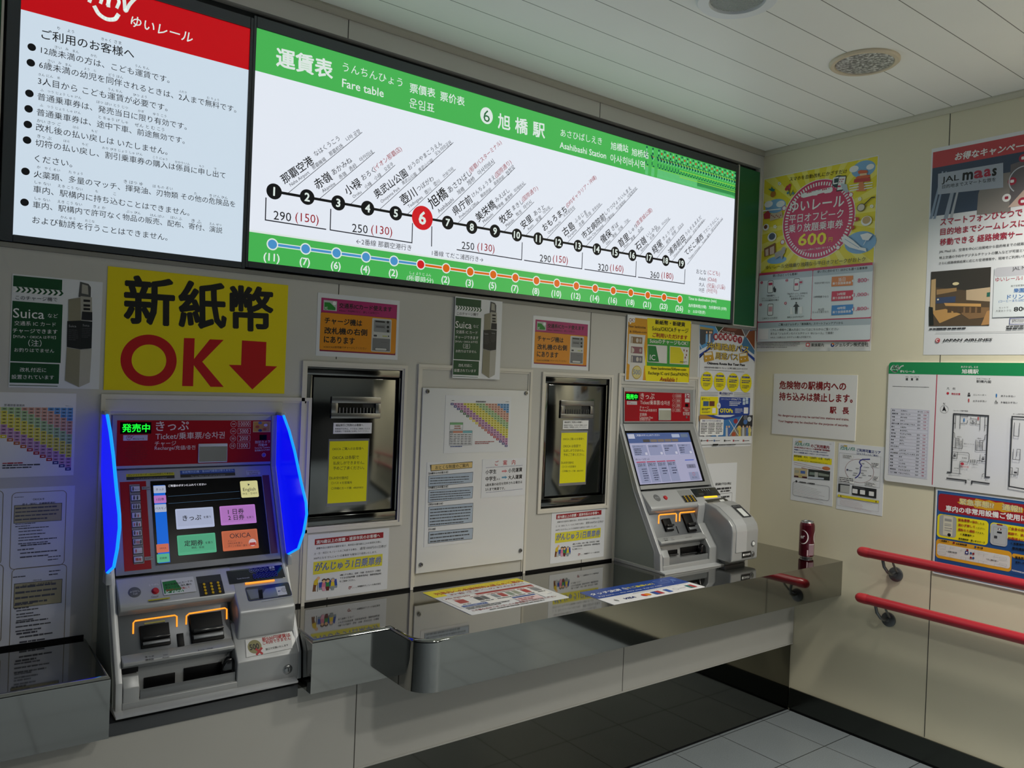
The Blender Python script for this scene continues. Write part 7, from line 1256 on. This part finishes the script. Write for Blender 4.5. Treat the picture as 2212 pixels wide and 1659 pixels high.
# coin mouth and card unit
mb = MB(); pr(mb, [(-.110, .308), (-.131, .308), (-.190, .254), (-.197, .246), (-.197, .232), (-.190, .150), (-.150, .130), (-.150, .25)], x0+.306, x1-.002, CABL, .004, 3); t.part('coin_unit', mb)
D2 = Art(PL['deck'].moved(.0012), t.o, t.loc, 0); D2.poly([C2(1312, 388), C2(1590, 358), C2(1740, 462), C2(1480, 490), C2(1400, 470)], M('#56564f', .3, .6), 'coin_slot'); D2.poly([C2(1428, 412), C2(1520, 392), C2(1580, 470), C2(1478, 482)], M('#7c7c74', .3, .6), 'coin_slot'); D2.poly([C2(1520, 388), C2(1575, 380), C2(1660, 465), C2(1590, 472)], M('#d4d6d4', .35), 'coin_slot'); D2.ring(C2(1596, 428), 3.2, .0007, KG, 'coin_slot'); D2.done()
mb = MB(); pr(mb, [(-.150, .0), (-.2685, .0), (-.2685, .076), (-.200, .168), (-.150, .168)], x0+.302, x1-.002, CAB, .004, 3); t.part('tapered_panel', mb)
um0, um1 = -.590, -.413; mb = MB(); pr(mb, [(-.170, .030), (-.250, .024), (-.338, .020), (-.347, .028), (-.349, .150), (-.342, .175), (-.322, .198), (-.256, .240), (-.215, .252), (-.170, .252)], um0, um1, CAB, .006, 3); cu = t.part('card_unit', mb)
mb = MB(); pr(mb, [(-.212, .2535), (-.257, .2425), (-.324, .2000), (-.345, .176), (-.3515, .150), (-.3515, .062), (-.346, .062), (-.340, .170), (-.318, .192), (-.254, .234), (-.212, .246)], um0+.022, um0+.094, CABL, .0015, 1); t.part('lid', mb, cu)
up = Plane(yz((-.256, .240), 0, ZR), (1, 0, 0), Vector((0, -.256+.322, .240-.198))); A_ = Art(up, cu, t.loc, .0016); A_.rect(Vector((um0+.105, .004)), Vector((um1-.012, -.074)), M('#2a2c30', .3), 'card_panel', r=.003); A_.rect(Vector((um0+.118, -.018)), Vector((um1-.024, -.068)), M('#d2d6d4', .3), 'card_panel', r=.002); A_.text('ICカード', Vector((um0+.112, -.004)), Vector((um1-.022, -.004)), m=GREY, part='card_lettering'); A_.done()
uf = Plane(yz((-.3492, .0), 0, ZR), (1, 0, 0), (0, 0, 1))
for x_, z_, m_ in ((um1-.036, .092, M('#d8dada', .3)), (um1-.036, .046, M('#7a7c7c', .3, .8))): mb = MB().lathe(uf.pt(Vector((x_, z_)), .0), uf.N, [(.013, .0), (.013, .0008), (.0095, .0008), (.009, .002), (0, .002)], CABD, 24).lathe(uf.pt(Vector((x_, z_)), .0021), uf.N, [(.0085, 0), (.0075, .0014), (0, .0014)], m_, 24); t.part('lock', mb, cu)
A_ = Art(uf, cu, t.loc, .0006); A_.rect(Vector((um0+.068, .062)), Vector((um0+.128, .036)), K, 'maker_plate'); A_.text('日本信号', Vector((um0+.085, .049)), Vector((um0+.123, .049)), m=WT, part='maker_plate', bold=.01); A_.circ(Vector((um0+.077, .049)), .005, WT, 'maker_plate'); A_.done()
mb = MB().box((um0+.02, -.30, ZR+.001), (um1-.02, -.16, ZR+.022), CABD, .002); t.part('unit_foot', mb, cu)
slots(t, PL, C2, 0, (C2(700, 668), C2(868, 828), C2(980, 600), C2(1190, 838), C2(910, 760), C2(950, 862), C2(800, 1100), C2(925, 1150), C2(970, 1060), C2(1225, 1120)))
ORR = ORG
for pts in ([(665, 725), (668, 615), (685, 600), (905, 582), (915, 592), (912, 696)], [(960, 690), (962, 585), (975, 570), (1190, 552), (1205, 562), (1204, 628)]): bracket_light(t, PL['slot'], [C2(*p) for p in pts], .0058)
mb = MB().prism([(x0+.288+.021*c_, -.226, ZR+.052+s_) for c_, s_ in [(math.cos(math.radians(a)), (.036 if a < 181 else .026)*math.sin(math.radians(a))) for a in range(0, 360, 15)]], (0, -.022, 0), M('#101012', .12, coat=.5), .006, 3); t.part('tray_flap', mb)
G = Art(PL['ledge'], t.o, t.loc, .0004)
for s, a_, b_, c_, d_ in (('きっぷ', 742, 938, 792, 932), ('領収証', 752, 962, 800, 957), ('Ticket', 842, 930, 874, 926), ('Receipt', 850, 955, 890, 950), ('おつり', 1046, 920, 1080, 916), ('Change', 1096, 912, 1132, 908)): G.text(s, C2(a_, b_), C2(c_, d_), m=KG, bold=.01, part='ledge_lettering')
G.done()
